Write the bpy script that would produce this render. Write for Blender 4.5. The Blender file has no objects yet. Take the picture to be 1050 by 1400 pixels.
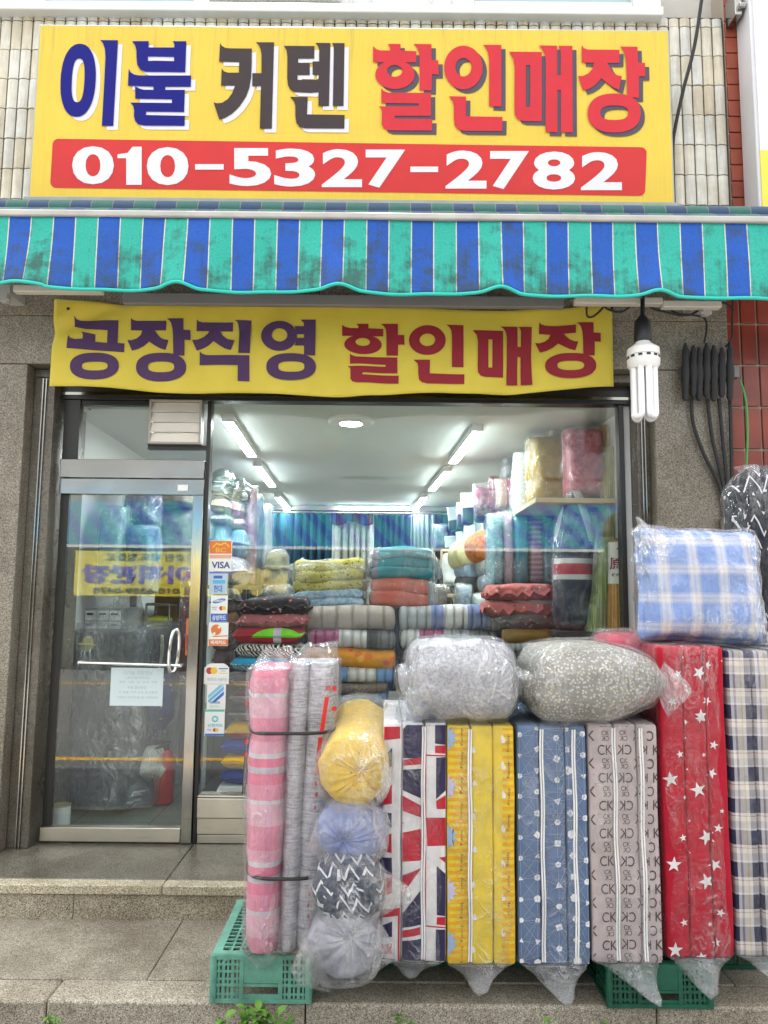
import bpy, bmesh, math, random
from mathutils import Vector, Matrix, noise, geometry
random.seed(7)
SC = bpy.context.scene
COL = SC.collection
R = math.radians
# ------------------------------------------------------------------ camera
F = 1010.0
PITCH, ROLL = R(6.2), 0.0095
CAM = Vector((0.0, 0.0, 1.385))            # z = 0 is the shop floor / top of the entrance step
_fw = Vector((0, math.cos(PITCH), math.sin(PITCH)))
_up0 = Vector((0, -math.sin(PITCH), math.cos(PITCH)))
_rt = Vector((1, 0, 0)) * math.cos(ROLL) + _up0 * math.sin(ROLL)
_up = _up0 * math.cos(ROLL) - Vector((1, 0, 0)) * math.sin(ROLL)
cd = bpy.data.cameras.new('camera')
cam = bpy.data.objects.new('camera', cd)
COL.objects.link(cam)
cam.matrix_world = Matrix(((_rt.x, _up.x, -_fw.x, CAM.x), (_rt.y, _up.y, -_fw.y, CAM.y), (_rt.z, _up.z, -_fw.z, CAM.z), (0, 0, 0, 1)))
cd.sensor_fit = 'HORIZONTAL'
cd.sensor_width = 36.0
cd.lens = F / 1050 * 36
cd.clip_start, cd.clip_end = 0.05, 500
SC.camera = cam
# ------------------------------------------------------------------ sky, sun, exposure
SUN_EL, SUN_AZ = R(61), R(-18)            # high behind the shop: the front stands in open shade, the street beyond is sunlit
W = bpy.data.worlds.new('World')
SC.world = W
W.use_nodes = True
wn, wl = W.node_tree.nodes, W.node_tree.links
sky = wn.new('ShaderNodeTexSky')
sky.sky_type = 'NISHITA'
sky.sun_disc = False
sky.sun_elevation = SUN_EL
sky.sun_rotation = SUN_AZ
sky.air_density, sky.dust_density, sky.ozone_density = 1.0, 6.0, 1.0
hs = wn.new('ShaderNodeHueSaturation')
hs.inputs['Saturation'].default_value = 0.05
wl.new(sky.outputs[0], hs.inputs['Color'])
bg = wn['Background']
bg.inputs['Strength'].default_value = 0.15
wl.new(hs.outputs[0], bg.inputs['Color'])
sl = bpy.data.lights.new('sun', 'SUN')
sl.energy, sl.angle, sl.color = 3.2, R(0.6), (1.0, 0.955, 0.88)
sun = bpy.data.objects.new('sun', sl)
COL.objects.link(sun)
# light travels from the sun: azimuth clockwise from +y
sd = Vector((math.sin(SUN_AZ) * math.cos(SUN_EL), math.cos(SUN_AZ) * math.cos(SUN_EL), math.sin(SUN_EL)))
sun.rotation_euler = (-sd).to_track_quat('-Z', 'Y').to_euler()
sun.location = sd * 30
SC.view_settings.view_transform = 'Standard'
SC.view_settings.look = 'None'
SC.view_settings.exposure = 2.4
SC.view_settings.gamma = 1
SC.cycles.max_bounces = 8
SC.cycles.diffuse_bounces = 4
SC.cycles.glossy_bounces = 4
SC.cycles.transmission_bounces = 4
SC.cycles.transparent_max_bounces = 24
SC.cycles.caustics_reflective = False
SC.cycles.caustics_refractive = False
SC.cycles.use_denoising = True
SC.cycles.sample_clamp_indirect = 6.0


# ------------------------------------------------------------------ photo pixel (1050 x 1400) -> point at a depth
def ray(px, py):
    return _fw * F + _rt * (px - 525) + _up * (700 - py)


def at(px, py, Y):
    d = ray(px, py)
    return CAM + d * (Y / d.y)


def onz(px, py, z):
    d = ray(px, py)
    return CAM + d * ((z - CAM.z) / d.z)


def rect(x0, y0, x1, y1, Y):
    """photo rectangle -> (X0, X1, Z0, Z1) on the plane at depth Y"""
    a = [at(x0, y0, Y), at(x1, y0, Y), at(x0, y1, Y), at(x1, y1, Y)]
    return ((a[0].x + a[2].x) / 2, (a[1].x + a[3].x) / 2, (a[2].z + a[3].z) / 2, (a[0].z + a[1].z) / 2)


# ------------------------------------------------------------------ mesh builder
WORLD = {}


class MB:
    def __init__(s):
        s.v, s.f, s.m = [], [], []

    def add(s, vs, fs, mi=0):
        o = len(s.v)
        s.v.extend([Vector(v) for v in vs])
        for f in fs:
            s.f.append([i + o for i in f])
            s.m.append(mi)
        return s

    def box(s, x0, x1, y0, y1, z0, z1, mi=0):
        vs = [(x, y, z) for z in (z0, z1) for y in (y0, y1) for x in (x0, x1)]
        fs = [(0, 2, 3, 1), (4, 5, 7, 6), (0, 1, 5, 4), (2, 6, 7, 3), (0, 4, 6, 2), (1, 3, 7, 5)]
        return s.add(vs, fs, mi)

    def obox(s, c, h, rot, mi=0):
        c = Vector(c)
        vs = [c + rot @ Vector((sx * h[0], sy * h[1], sz * h[2])) for sz in (-1, 1) for sy in (-1, 1) for sx in (-1, 1)]
        fs = [(0, 2, 3, 1), (4, 5, 7, 6), (0, 1, 5, 4), (2, 6, 7, 3), (0, 4, 6, 2), (1, 3, 7, 5)]
        return s.add(vs, fs, mi)

    def tube(s, path, r, mi=0, n=8, cap=True):
        path = [Vector(p) for p in path]
        rings = []
        prev = None
        for i, p in enumerate(path):
            t = (path[min(i + 1, len(path) - 1)] - path[max(i - 1, 0)]).normalized()
            if prev is None:
                a = t.orthogonal().normalized()
            else:
                a = (prev - t * prev.dot(t)).normalized()
            prev = a
            b = t.cross(a)
            rr = r[i] if isinstance(r, (list, tuple)) else r
            rings.append([p + a * (rr * math.cos(k * 2 * math.pi / n)) + b * (rr * math.sin(k * 2 * math.pi / n)) for k in range(n)])
        return s.loft(rings, mi, cap)

    def loft(s, rings, mi=0, cap=True):
        n = len(rings[0])
        vs = [v for r_ in rings for v in r_]
        fs = []
        for i in range(len(rings) - 1):
            for k in range(n):
                k2 = (k + 1) % n
                fs.append((i * n + k, i * n + k2, (i + 1) * n + k2, (i + 1) * n + k))
        if cap:
            fs.append(tuple(range(n))[::-1])
            fs.append(tuple(range((len(rings) - 1) * n, len(rings) * n)))
        return s.add(vs, fs, mi)

    def grid(s, nu, nv, fn, mi=0):
        vs = [fn(i / nu, j / nv) for j in range(nv + 1) for i in range(nu + 1)]
        fs = [(j * (nu + 1) + i, j * (nu + 1) + i + 1, (j + 1) * (nu + 1) + i + 1, (j + 1) * (nu + 1) + i) for j in range(nv) for i in range(nu)]
        return s.add(vs, fs, mi)

    def shape(s, data, fn, mi=0):
        return s.add([fn(v[0], v[1]) for v in data[0]], data[1], mi)

    def build(s, name, mats, parent=None, origin=None, smooth=0.7, bevel=0, solid=0):
        me = bpy.data.meshes.new(name)
        off = WORLD[parent.name] if parent else Vector(origin) if origin is not None else Vector((0, 0, 0))
        me.from_pydata([tuple(v - off) for v in s.v], [], s.f)
        for m in (mats if isinstance(mats, (list, tuple)) else [mats]):
            me.materials.append(m)
        me.polygons.foreach_set('material_index', s.m)
        if smooth:
            me.polygons.foreach_set('use_smooth', [True] * len(s.f))
            me.set_sharp_from_angle(angle=smooth)
        me.update()
        o = bpy.data.objects.new(name, me)
        COL.objects.link(o)
        if parent:
            o.parent = parent
            WORLD[o.name] = off
        else:
            o.location = off
            WORLD[o.name] = off
        if solid:
            md = o.modifiers.new('thickness', 'SOLIDIFY')
            md.thickness = solid
        if bevel:
            md = o.modifiers.new('edges', 'BEVEL')
            md.width, md.segments, md.limit_method, md.angle_limit = bevel, 2, 'ANGLE', R(40)
        return o


def tag(o, label, cat, group=None, kind=None):
    if kind:
        o['kind'] = kind
    else:
        o['label'] = label
        o['category'] = cat
    if group:
        o['group'] = group
    return o


def thing(name, label, cat, loc, group=None):
    o = bpy.data.objects.new(name, None)
    COL.objects.link(o)
    o.empty_display_size = 0.1
    o.location = loc
    WORLD[o.name] = Vector(loc)
    return tag(o, label, cat, group)


def structure(o):
    o['kind'] = 'structure'
    return o


def copy_thing(o, loc, label=None):
    c = o.copy()
    COL.objects.link(c)
    c.location = loc
    WORLD[c.name] = Vector(loc)
    if label:
        c['label'] = label
    for ch in o.children:
        d = ch.copy()
        COL.objects.link(d)
        d.parent = c
        for g in ch.children:
            e = g.copy()
            COL.objects.link(e)
            e.parent = d
    return c


_cube = {}


def cube_grid(n):
    if n not in _cube:
        bm = bmesh.new()
        bmesh.ops.create_cube(bm, size=2)
        bmesh.ops.subdivide_edges(bm, edges=bm.edges[:], cuts=n, use_grid_fill=True)
        bm.verts.index_update()
        _cube[n] = ([tuple(v.co) for v in bm.verts], [tuple(v.index for v in f.verts) for f in bm.faces])
        bm.free()
    return _cube[n]


def rbox(mb, c, h, r, n=10, fn=None, rot=None, mi=0, nz=0.0, nzs=6.0, seed=0):
    """soft rounded box; fn(u, q) reshapes a point q of the box at grid coordinate u"""
    vs, fs = cube_grid(n)
    c = Vector(c)
    h = Vector(h)
    if not isinstance(r, (tuple, list)):
        r = (min(r, h.x, h.y, h.z),) * 3
    r = [max(1e-4, min(a, b)) for a, b in zip(r, h)]
    out = []
    sd_ = Vector((seed * 3.1, seed * 1.7, seed * 2.3))
    for v in vs:
        u = Vector([math.sin(max(-1, min(1, a)) * math.pi / 2) for a in v])
        q = Vector((u.x * h.x, u.y * h.y, u.z * h.z))
        k = Vector([max(-(h[i] - r[i]), min(h[i] - r[i], q[i])) for i in range(3)])
        d = Vector([(q[i] - k[i]) / r[i] for i in range(3)])
        if d.length > 1e-9:
            d = d.normalized()
            q = k + Vector([d[i] * r[i] for i in range(3)])
        if fn:
            q = fn(u, q)
        if nz:
            q = q + noise.noise_vector(q * nzs + sd_) * nz
        if rot:
            q = rot @ q
        out.append(c + q)
    return mb.add(out, fs, mi)


def section(c, ax, ay, n, e=2.0, jit=0.0, seed=0):
    """closed superellipse ring"""
    out = []
    for k in range(n):
        t = 2 * math.pi * k / n
        ct, st = math.cos(t), math.sin(t)
        x = math.copysign(abs(ct) ** (2 / e), ct)
        y = math.copysign(abs(st) ** (2 / e), st)
        p = c + ax * x + ay * y
        if jit:
            p = p + noise.noise_vector(p * 9 + Vector((seed, 0, seed))) * jit
        out.append(p)
    return out


# ------------------------------------------------------------------ flat shapes: outlines with holes -> triangles
_txt = {}


def _fill(splines, offset=0.0):
    c = bpy.data.curves.new('outline', 'CURVE')
    c.dimensions = '2D'
    c.fill_mode = 'BOTH'
    for pts in splines:
        sp = c.splines.new('POLY')
        sp.points.add(len(pts) - 1)
        for p, q in zip(sp.points, pts):
            p.co = (q[0], q[1], 0, 1)
        sp.use_cyclic_u = True
    return _curve_mesh(c)


def _curve_mesh(c):
    o = bpy.data.objects.new('outline', c)
    COL.objects.link(o)
    dg = bpy.context.evaluated_depsgraph_get()
    m = bpy.data.meshes.new_from_object(o.evaluated_get(dg))
    bm = bmesh.new()
    bm.from_mesh(m)
    bmesh.ops.remove_doubles(bm, verts=bm.verts[:], dist=1e-5)
    bm.verts.index_update()
    d = ([(v.co.x, v.co.y) for v in bm.verts], [tuple(v.index for v in f.verts) for f in bm.faces])
    bm.free()
    bpy.data.meshes.remove(m)
    bpy.data.objects.remove(o)
    bpy.data.curves.remove(c)
    return d


def text(body, bold=0.0):
    """(verts, faces) of a line of lettering, fitted to the unit box"""
    k = (body, bold)
    if k not in _txt:
        c = bpy.data.curves.new('lettering', 'FONT')
        c.body = body
        c.offset = bold
        c.resolution_u = 4
        v, f = _curve_mesh(c)
        xs, ys = [a[0] for a in v], [a[1] for a in v]
        w, h_ = max(xs) - min(xs), max(ys) - min(ys)
        _txt[k] = ([((a[0] - min(xs)) / w, (a[1] - min(ys)) / h_) for a in v], f)
    return _txt[k]


def ring_pts(cx, cy, rx, ry, n=36, e=2.0, shear=0.0):
    out = []
    for k in range(n):
        t = 2 * math.pi * k / n
        ct, st = math.cos(t), math.sin(t)
        x = rx * math.copysign(abs(ct) ** (2 / e), ct)
        y = ry * math.copysign(abs(st) ** (2 / e), st)
        out.append((cx + x + shear * y, cy + y))
    return out


def clip(poly, x0, x1, y0, y1):
    """clip a polygon to a rectangle"""
    def cut(ps, inside, inter):
        out = []
        for i in range(len(ps)):
            a, b = ps[i - 1], ps[i]
            if inside(b):
                if not inside(a):
                    out.append(inter(a, b))
                out.append(b)
            elif inside(a):
                out.append(inter(a, b))
        return out

    def ix(x):
        return lambda a, b: (x, a[1] + (b[1] - a[1]) * (x - a[0]) / (b[0] - a[0]))

    def iy(y):
        return lambda a, b: (a[0] + (b[0] - a[0]) * (y - a[1]) / (b[1] - a[1]), y)
    for ins, it in ((lambda p: p[0] >= x0, ix(x0)), (lambda p: p[0] <= x1, ix(x1)), (lambda p: p[1] >= y0, iy(y0)), (lambda p: p[1] <= y1, iy(y1))):
        if len(poly) < 3:
            return []
        poly = cut(poly, ins, it)
    return poly


def bisected(data, xs, ys):
    """cut a flat triangulated shape along grid lines so that it can follow cloth"""
    bm = bmesh.new()
    vs = [bm.verts.new((p[0], p[1], 0)) for p in data[0]]
    for f in data[1]:
        try:
            bm.faces.new([vs[i] for i in f])
        except ValueError:
            pass
    for x in xs:
        bmesh.ops.bisect_plane(bm, geom=bm.verts[:] + bm.edges[:] + bm.faces[:], plane_co=(x, 0, 0), plane_no=(1, 0, 0))
    for y in ys:
        bmesh.ops.bisect_plane(bm, geom=bm.verts[:] + bm.edges[:] + bm.faces[:], plane_co=(0, y, 0), plane_no=(0, 1, 0))
    bm.verts.index_update()
    d = ([(v.co.x, v.co.y) for v in bm.verts], [tuple(v.index for v in f.verts) for f in bm.faces])
    bm.free()
    return d


# ------------------------------------------------------------------ materials
class G:
    """small helper round a material's node tree"""
    def __init__(s, name):
        s.m = bpy.data.materials.new(name)
        s.m.use_nodes = True
        s.n, s.l = s.m.node_tree.nodes, s.m.node_tree.links
        s.n.clear()
        s.out = s.n.new('ShaderNodeOutputMaterial')
        s._co = None

    def set(s, inp, val):
        if isinstance(val, bpy.types.NodeSocket):
            s.l.new(val, inp)
        elif inp.type == 'RGBA' and len(val) == 3:
            inp.default_value = (*val, 1)
        else:
            inp.default_value = val

    def new(s, t, ins=None, **kw):
        nd = s.n.new(t)
        for k, v in kw.items():
            setattr(nd, k, v)
        for k, v in (ins or {}).items():
            s.set(nd.inputs[k], v)
        return nd

    def co(s):
        if s._co is None:
            s._co = s.new('ShaderNodeTexCoord').outputs['Object']
        return s._co

    def xyz(s, v=None):
        nd = s.new('ShaderNodeSeparateXYZ', {0: v if v is not None else s.co()})
        return nd.outputs[0], nd.outputs[1], nd.outputs[2]

    def vec(s, x, y, z):
        return s.new('ShaderNodeCombineXYZ', {0: x, 1: y, 2: z}).outputs[0]

    def math(s, op, a, b=0.0, c=0.0):
        return s.new('ShaderNodeMath', {0: a, 1: b, 2: c}, operation=op).outputs[0]

    def mapping(s, scale=(1, 1, 1), loc=(0, 0, 0), rot=(0, 0, 0), v=None):
        return s.new('ShaderNodeMapping', {'Vector': v if v is not None else s.co(), 'Scale': scale, 'Location': loc, 'Rotation': rot}).outputs[0]

    def noise(s, scale=5.0, detail=2.0, rough=0.5, v=None, dist=0.0, out='Fac'):
        return s.new('ShaderNodeTexNoise', {'Vector': v if v is not None else s.co(), 'Scale': scale, 'Detail': detail, 'Roughness': rough, 'Distortion': dist}).outputs[out]

    def voro(s, scale=5.0, feature='F1', v=None, out='Distance', rnd=1.0, **kw):
        return s.new('ShaderNodeTexVoronoi', {'Vector': v if v is not None else s.co(), 'Scale': scale, 'Randomness': rnd}, feature=feature, **kw).outputs[out]

    def ramp(s, fac, stops, interp='LINEAR'):
        nd = s.new('ShaderNodeValToRGB', {0: fac})
        cr = nd.color_ramp
        cr.interpolation = interp
        while len(cr.elements) < len(stops):
            cr.elements.new(0.5)
        for e, (p, c) in zip(cr.elements, stops):
            e.position = p
            e.color = (*c, 1) if isinstance(c, (tuple, list)) else (c, c, c, 1)
        return nd.outputs[0]

    def mix(s, fac, a, b, blend='MIX'):
        nd = s.new('ShaderNodeMix', data_type='RGBA', blend_type=blend)
        s.set(nd.inputs[0], fac)
        s.set(nd.inputs[6], a)
        s.set(nd.inputs[7], b)
        return nd.outputs[2]

    def step(s, a, edge, soft=0.02):
        return s.new('ShaderNodeMapRange', {0: a, 1: edge - soft, 2: edge + soft, 3: 0.0, 4: 1.0}).outputs[0]

    def bump(s, h, strength=0.3, dist=0.01, normal=None):
        ins = {'Height': h, 'Strength': strength, 'Distance': dist}
        if normal is not None:
            ins['Normal'] = normal
        return s.new('ShaderNodeBump', ins).outputs[0]

    def pr(s, color, rough=0.5, metal=0.0, normal=None, spec=0.5, **kw):
        ins = {'Base Color': color, 'Roughness': rough, 'Metallic': metal, 'Specular IOR Level': spec}
        ins.update({k.replace('_', ' '): v for k, v in kw.items()})
        if normal is not None:
            ins['Normal'] = normal
        p = s.new('ShaderNodeBsdfPrincipled', ins)
        s.l.new(p.outputs[0], s.out.inputs[0])
        return s.m

    def surf(s, sh):
        s.l.new(sh, s.out.inputs[0])
        return s.m


def plain(name, color, rough=0.5, metal=0.0, var=0.08, bumps=0.0, scale=8.0, spec=0.5):
    g = G(name)
    n = g.noise(scale, 4)
    c = g.mix(n, tuple(min(1, a * (1 - var)) for a in color), tuple(min(1, a * (1 + var)) for a in color))
    nm = g.bump(g.noise(scale * 12, 3), bumps, 0.004) if bumps else None
    return g.pr(c, rough, metal, nm, spec)


def fabric(name, fn, rough=0.9, crease=0.4, weave=500.0, mott=0.22, fuzz=0.0, seams=0.0):
    """cloth: fn(g) gives the colour (socket or tuple)"""
    g = G(name)
    c = fn(g) if callable(fn) else fn
    if isinstance(c, tuple):
        c = (*c, 1)
    m = g.ramp(g.noise(14, 4), [(0.3, 1 - mott), (0.7, 1.0)])
    c = g.mix(1.0, c, m, 'MULTIPLY')
    h = g.math('ADD', g.math('MULTIPLY', g.noise(11, 4, 0.55, dist=0.6), 1.0), g.math('MULTIPLY', g.noise(weave, 1), 0.12 + fuzz))
    nm = g.bump(h, crease, 0.016)
    if seams:
        dx = g.math('MINIMUM', 1.0, g.math('DIVIDE', g.math('PINGPONG', g.math('ADD', g.xyz()[0], 5.0), seams / 2), 0.016))
        nm = g.bump(g.math('POWER', dx, 0.6), 0.9, 0.02, nm)
    return g.pr(c, rough, 0, nm, 0.2, Sheen_Weight=0.06)


def film(name, white=0.03, gloss=1.0, scale=1.0, tint=(1, 1, 1), bump=0.6, crease=0.34):
    """thin clear plastic: see-through, glossy, creased"""
    g = G(name)
    v = g.mapping((1, 1, 0.45))
    n1 = g.noise(9 * scale, 3, 0.6, v, 1.6)
    ridge = g.math('ABSOLUTE', g.math('SUBTRACT', n1, 0.5))
    crs = g.math('POWER', g.math('SUBTRACT', 1.0, g.math('MINIMUM', 1.0, g.math('MULTIPLY', ridge, 5.0))), 5.0)
    n2 = g.noise(26 * scale, 3, 0.6, g.mapping((1, 1, 0.5), rot=(0.4, 0.7, 0.5)), 1.2)
    ridge2 = g.math('ABSOLUTE', g.math('SUBTRACT', n2, 0.5))
    crs2 = g.math('POWER', g.math('SUBTRACT', 1.0, g.math('MINIMUM', 1.0, g.math('MULTIPLY', ridge2, 5.0))), 4.0)
    h = g.math('ADD', g.math('ADD', g.math('MULTIPLY', ridge, -1.0), g.math('MULTIPLY', ridge2, -0.4)), g.math('ADD', g.math('MULTIPLY', crs, 0.40), g.math('MULTIPLY', crs2, 0.20)))
    nm = g.bump(h, bump, 0.03)
    tr = g.new('ShaderNodeBsdfTransparent', {0: tint}).outputs[0]
    df = g.new('ShaderNodeBsdfTranslucent', {0: (0.95, 0.96, 1.0), 'Normal': nm}).outputs[0]
    d2 = g.new('ShaderNodeBsdfDiffuse', {0: (0.92, 0.94, 0.97), 'Normal': nm}).outputs[0]
    dd = g.new('ShaderNodeMixShader', {0: 0.6, 1: df, 2: d2}).outputs[0]
    lw = g.new('ShaderNodeLayerWeight', {'Blend': 0.5, 'Normal': nm}).outputs['Facing']
    spots = g.step(g.noise(3.5 * scale, 2), 0.50, 0.10)
    allc = g.math('MULTIPLY', g.math('MINIMUM', 1.0, g.math('ADD', g.math('MULTIPLY', crs, 0.9), g.math('MULTIPLY', crs2, 0.7))), g.math('MULTIPLY_ADD', spots, 0.85, 0.15))
    haz = g.math('ADD', g.math('ADD', white, g.math('MULTIPLY', allc, crease)), g.math('MULTIPLY', g.math('POWER', lw, 4.0), 0.10))
    a = g.new('ShaderNodeMixShader', {0: haz, 1: tr, 2: dd}).outputs[0]
    gl = g.new('ShaderNodeBsdfGlossy', {0: (1, 1, 1), 'Roughness': 0.09, 'Normal': nm}).outputs[0]
    fr = g.math('MINIMUM', g.math('MULTIPLY', g.math('ADD', g.math('MULTIPLY_ADD', allc, 0.16, 0.035), g.math('MULTIPLY', g.math('POWER', lw, 4.0), 0.6)), gloss), 0.85)
    b = g.new('ShaderNodeMixShader', {0: fr, 1: a, 2: gl}).outputs[0]
    return g.surf(b)


def pane_glass(name, base=0.05):
    g = G(name)
    lw = g.new('ShaderNodeLayerWeight', {'Blend': 0.5}).outputs['Facing']
    fr = g.math('ADD', base, g.math('MULTIPLY', g.math('POWER', lw, 5.0), 0.8))
    tr = g.new('ShaderNodeBsdfTransparent', {0: (0.96, 0.985, 0.975)}).outputs[0]
    gl = g.new('ShaderNodeBsdfGlossy', {0: (1, 1, 1), 'Roughness': 0.0}).outputs[0]
    return g.surf(g.new('ShaderNodeMixShader', {0: fr, 1: tr, 2: gl}).outputs[0])


def granite(name, base, rough=0.45, scale=170.0, warm=1.0, dirt=0.5):
    g = G(name)
    scale *= 1.7
    v1 = g.voro(scale, out='Color')
    k = g.new('ShaderNodeSeparateColor', {0: v1}).outputs[0]
    b = [base * f for f in (0.4, 0.8, 1.05, 1.5)]
    col = [(x, x * 0.91, x * 0.76 * warm) for x in b]
    c = g.ramp(k, [(0.0, col[0]), (0.22, col[1]), (0.5, col[2]), (0.82, col[3])], 'CONSTANT')
    fine = g.ramp(g.noise(scale * 1.7, 2), [(0.35, 0.7), (0.65, 1.12)])
    c = g.mix(0.8, c, fine, 'MULTIPLY')
    st = g.ramp(g.noise(2.3, 6, 0.7), [(0.36, (0.42, 0.36, 0.29)), (0.56, (1, 1, 1))])
    c = g.mix(dirt, c, st, 'MULTIPLY')
    st2 = g.ramp(g.noise(0.9, 5, 0.75), [(0.36, (0.62, 0.57, 0.5)), (0.6, (1.06, 1.04, 1.0))])
    c = g.mix(dirt, c, st2, 'MULTIPLY')
    gum = g.math('LESS_THAN', g.math('ADD', g.voro(4.5), g.math('MULTIPLY', g.noise(40, 2), 0.05)), 0.085)
    c = g.mix(g.math('MULTIPLY', gum, 0.55 * dirt), c, (0.06, 0.055, 0.05))
    return g.pr(c, g.ramp(g.noise(6, 4), [(0.3, rough * 0.7), (0.7, min(1, rough * 1.3))]), 0, g.bump(g.noise(scale, 2), 0.25, 0.003))


def metal(name, col=(0.40, 0.39, 0.365), rough=0.14, streak=(1, 1, 60), dirt=0.4):
    g = G(name)
    n = g.noise(6, 4, 0.6, g.mapping(streak))
    c = g.mix(g.ramp(g.noise(3.2, 5), [(0.4, dirt), (0.75, 0.0)]), col, tuple(a * 0.35 for a in col))
    return g.pr(c, g.ramp(n, [(0.3, rough * 0.7), (0.7, rough * 1.5)]), 1.0, g.bump(g.noise(2.2, 2), 0.12, 0.02))


def emit(name, col, s):
    g = G(name)
    return g.surf(g.new('ShaderNodeEmission', {0: col, 1: s}).outputs[0])


M = {}
M['glass'] = pane_glass('shop_glass', 0.038)
M['steel'] = metal('stainless_steel')
M['steel_v'] = metal('stainless_steel_upright', streak=(60, 60, 1))
M['chrome'] = metal('chrome', (0.8, 0.8, 0.8), 0.08, dirt=0)
M['dark_frame'] = plain('dark_frame', (0.025, 0.024, 0.022), 0.35, 0.3)
M['black'] = plain('black_plastic', (0.012, 0.012, 0.013), 0.45)
M['rubber'] = plain('black_rubber', (0.015, 0.015, 0.016), 0.7)
M['alu'] = metal('aluminium_panel', (0.68, 0.64, 0.55), 0.38)
M['white_paint'] = plain('white_paint', (0.78, 0.78, 0.76), 0.5, bumps=0.1)
M['white_plastic'] = plain('white_plastic', (0.8, 0.8, 0.78), 0.4)
M['film'] = film('clear_bag', 0.012, crease=0.15)
M['film_blue'] = film('bluish_bag', 0.03, 1.2, 0.8, (0.92, 0.96, 1.0), crease=0.10)
M['film_white'] = film('milky_bag', 0.04, 1.0, 1.2, crease=0.18)
M['film_soft'] = film('soft_bag', 0.003, 0.6, 0.9, crease=0.08)
M['film_tail'] = film('empty_bag_end', 0.17, 1.3, 1.6, crease=0.4)
# ================================================================== SETTING
GY = 4.25                                  # depth of the shop glass
ZP = -0.16                                 # pavement
ZR = -0.31                                 # road
gr_step = granite('polished_step_granite', 0.19, 0.2, 210, 1.0, 0.6)
gr_pav = granite('pavement_granite', 0.36, 0.7, 190, 0.98, 0.6)
gr_kerb = granite('kerb_granite', 0.42, 0.75, 170, 0.98, 0.6)
gr_lip = granite('worn_step_edge', 0.58, 0.6, 170, 0.9, 0.5)
gr_wall = granite('wall_granite', 0.27, 0.4, 150, 0.97, 0.5)
gr_jamb = granite('jamb_granite', 0.17, 0.3, 190, 0.97, 0.6)


def asphalt():
    g = G('asphalt')
    c = g.ramp(g.voro(260, out='Distance'), [(0.0, 0.24), (0.6, 0.13)])
    return g.pr(c, 0.85, 0, g.bump(g.noise(200, 2), 0.4, 0.004))


mb = MB()
mb.grid(1, 1, lambda u, v: Vector((-90 + 180 * u, -90 + 180 * v, ZR)))
structure(mb.build('road', asphalt()))
yl = plain('road_marking_yellow', (0.75, 0.42, 0.03), 0.7, var=0.2, scale=30)
mb = MB()
for y in (0.83, -5.2):
    mb.box(-40, 40, y - 0.06, y + 0.06, ZR + 0.001, ZR + 0.005)
structure(mb.build('road_markings', yl))
# pavement slabs, kerb stones, entrance step: separate stones with open joints
mb = MB()
xs = [-7.2, -5.1, -3.4, -1.93, -0.93, 0.35, 1.42, 2.5, 4.2, 6, 8]
for a, b in zip(xs, xs[1:]):
    mb.box(a + 0.002, b - 0.002, 3.136, 3.68, ZP - 0.3, ZP + random.uniform(-0.002, 0.002))
structure(mb.build('pavement', gr_pav, bevel=0.004))
mb = MB()
xs = [-7, -5.2, -3.5, -1.26, -0.28, 1.05, 2.2, 3.4, 5.2, 7]
for a, b in zip(xs, xs[1:]):
    mb.box(a + 0.002, b - 0.002, 2.975, 3.131, ZR - 0.2, ZP + random.uniform(-0.003, 0.003))
structure(mb.build('kerb', gr_kerb, bevel=0.012))
mb = MB()
for a, b in ((-7, -4.2), (-4.2, -2.5), (-2.5, -1.03), (-1.03, 0.2), (0.2, 1.7), (1.7, 3.2), (3.2, 7)):
    mb.box(a + 0.0015, b - 0.0015, 3.73, 4.30, -0.2, 0.0, 0)
    mb.box(a + 0.0015, b - 0.0015, 3.655, 3.728, -0.045, -0.001, 1)
for a, b in ((-7, -3.1), (-3.1, -1.45), (-1.45, 0.1), (0.1, 2.1), (2.1, 7)):
    mb.box(a + 0.001, b - 0.001, 3.672, 3.72, -0.25, -0.048, 2)
structure(mb.build('entrance_step', [gr_step, gr_lip, granite('step_riser_granite', 0.46, 0.7, 150, 0.95, 0.7)], bevel=0.005))
# interior floor and ceiling
SK = -0.045                                # the shop runs back slightly askew


def sk(x, y):
    return x + SK * (y - GY)


gfl = G('floor_tile')
_x, _y, _z = gfl.xyz()
_e = gfl.math('MINIMUM', gfl.math('PINGPONG', _x, 0.23), gfl.math('PINGPONG', _y, 0.23))
fcol = gfl.mix(gfl.step(_e, 0.004, 0.002), (0.02, 0.02, 0.02), gfl.ramp(gfl.noise(60, 3), [(0.3, (0.085, 0.10, 0.09)), (0.7, (0.16, 0.18, 0.165))]))
mat_floor = gfl.pr(fcol, 0.4)
XL, XR, YB, ZC = -1.96, 1.45, 9.95, 2.5
mb = MB()
mb.box(-2.6, 1.9, 4.31, YB + 0.3, -0.1, 0.0)
structure(mb.build('floor', mat_floor))
mb = MB()
mb.box(-2.7, 2.0, 4.31, YB + 0.3, ZC, ZC + 0.08)
structure(mb.build('ceiling', plain('ceiling_white', (0.66, 0.70, 0.68), 0.75, var=0.03)))

# ------------------------------------------------------------------ the building
bld = thing('shop_building', 'shop front with cream half round tiles above and granite pillars framing the entrance', 'building', (0, 4.3, 0))
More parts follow.
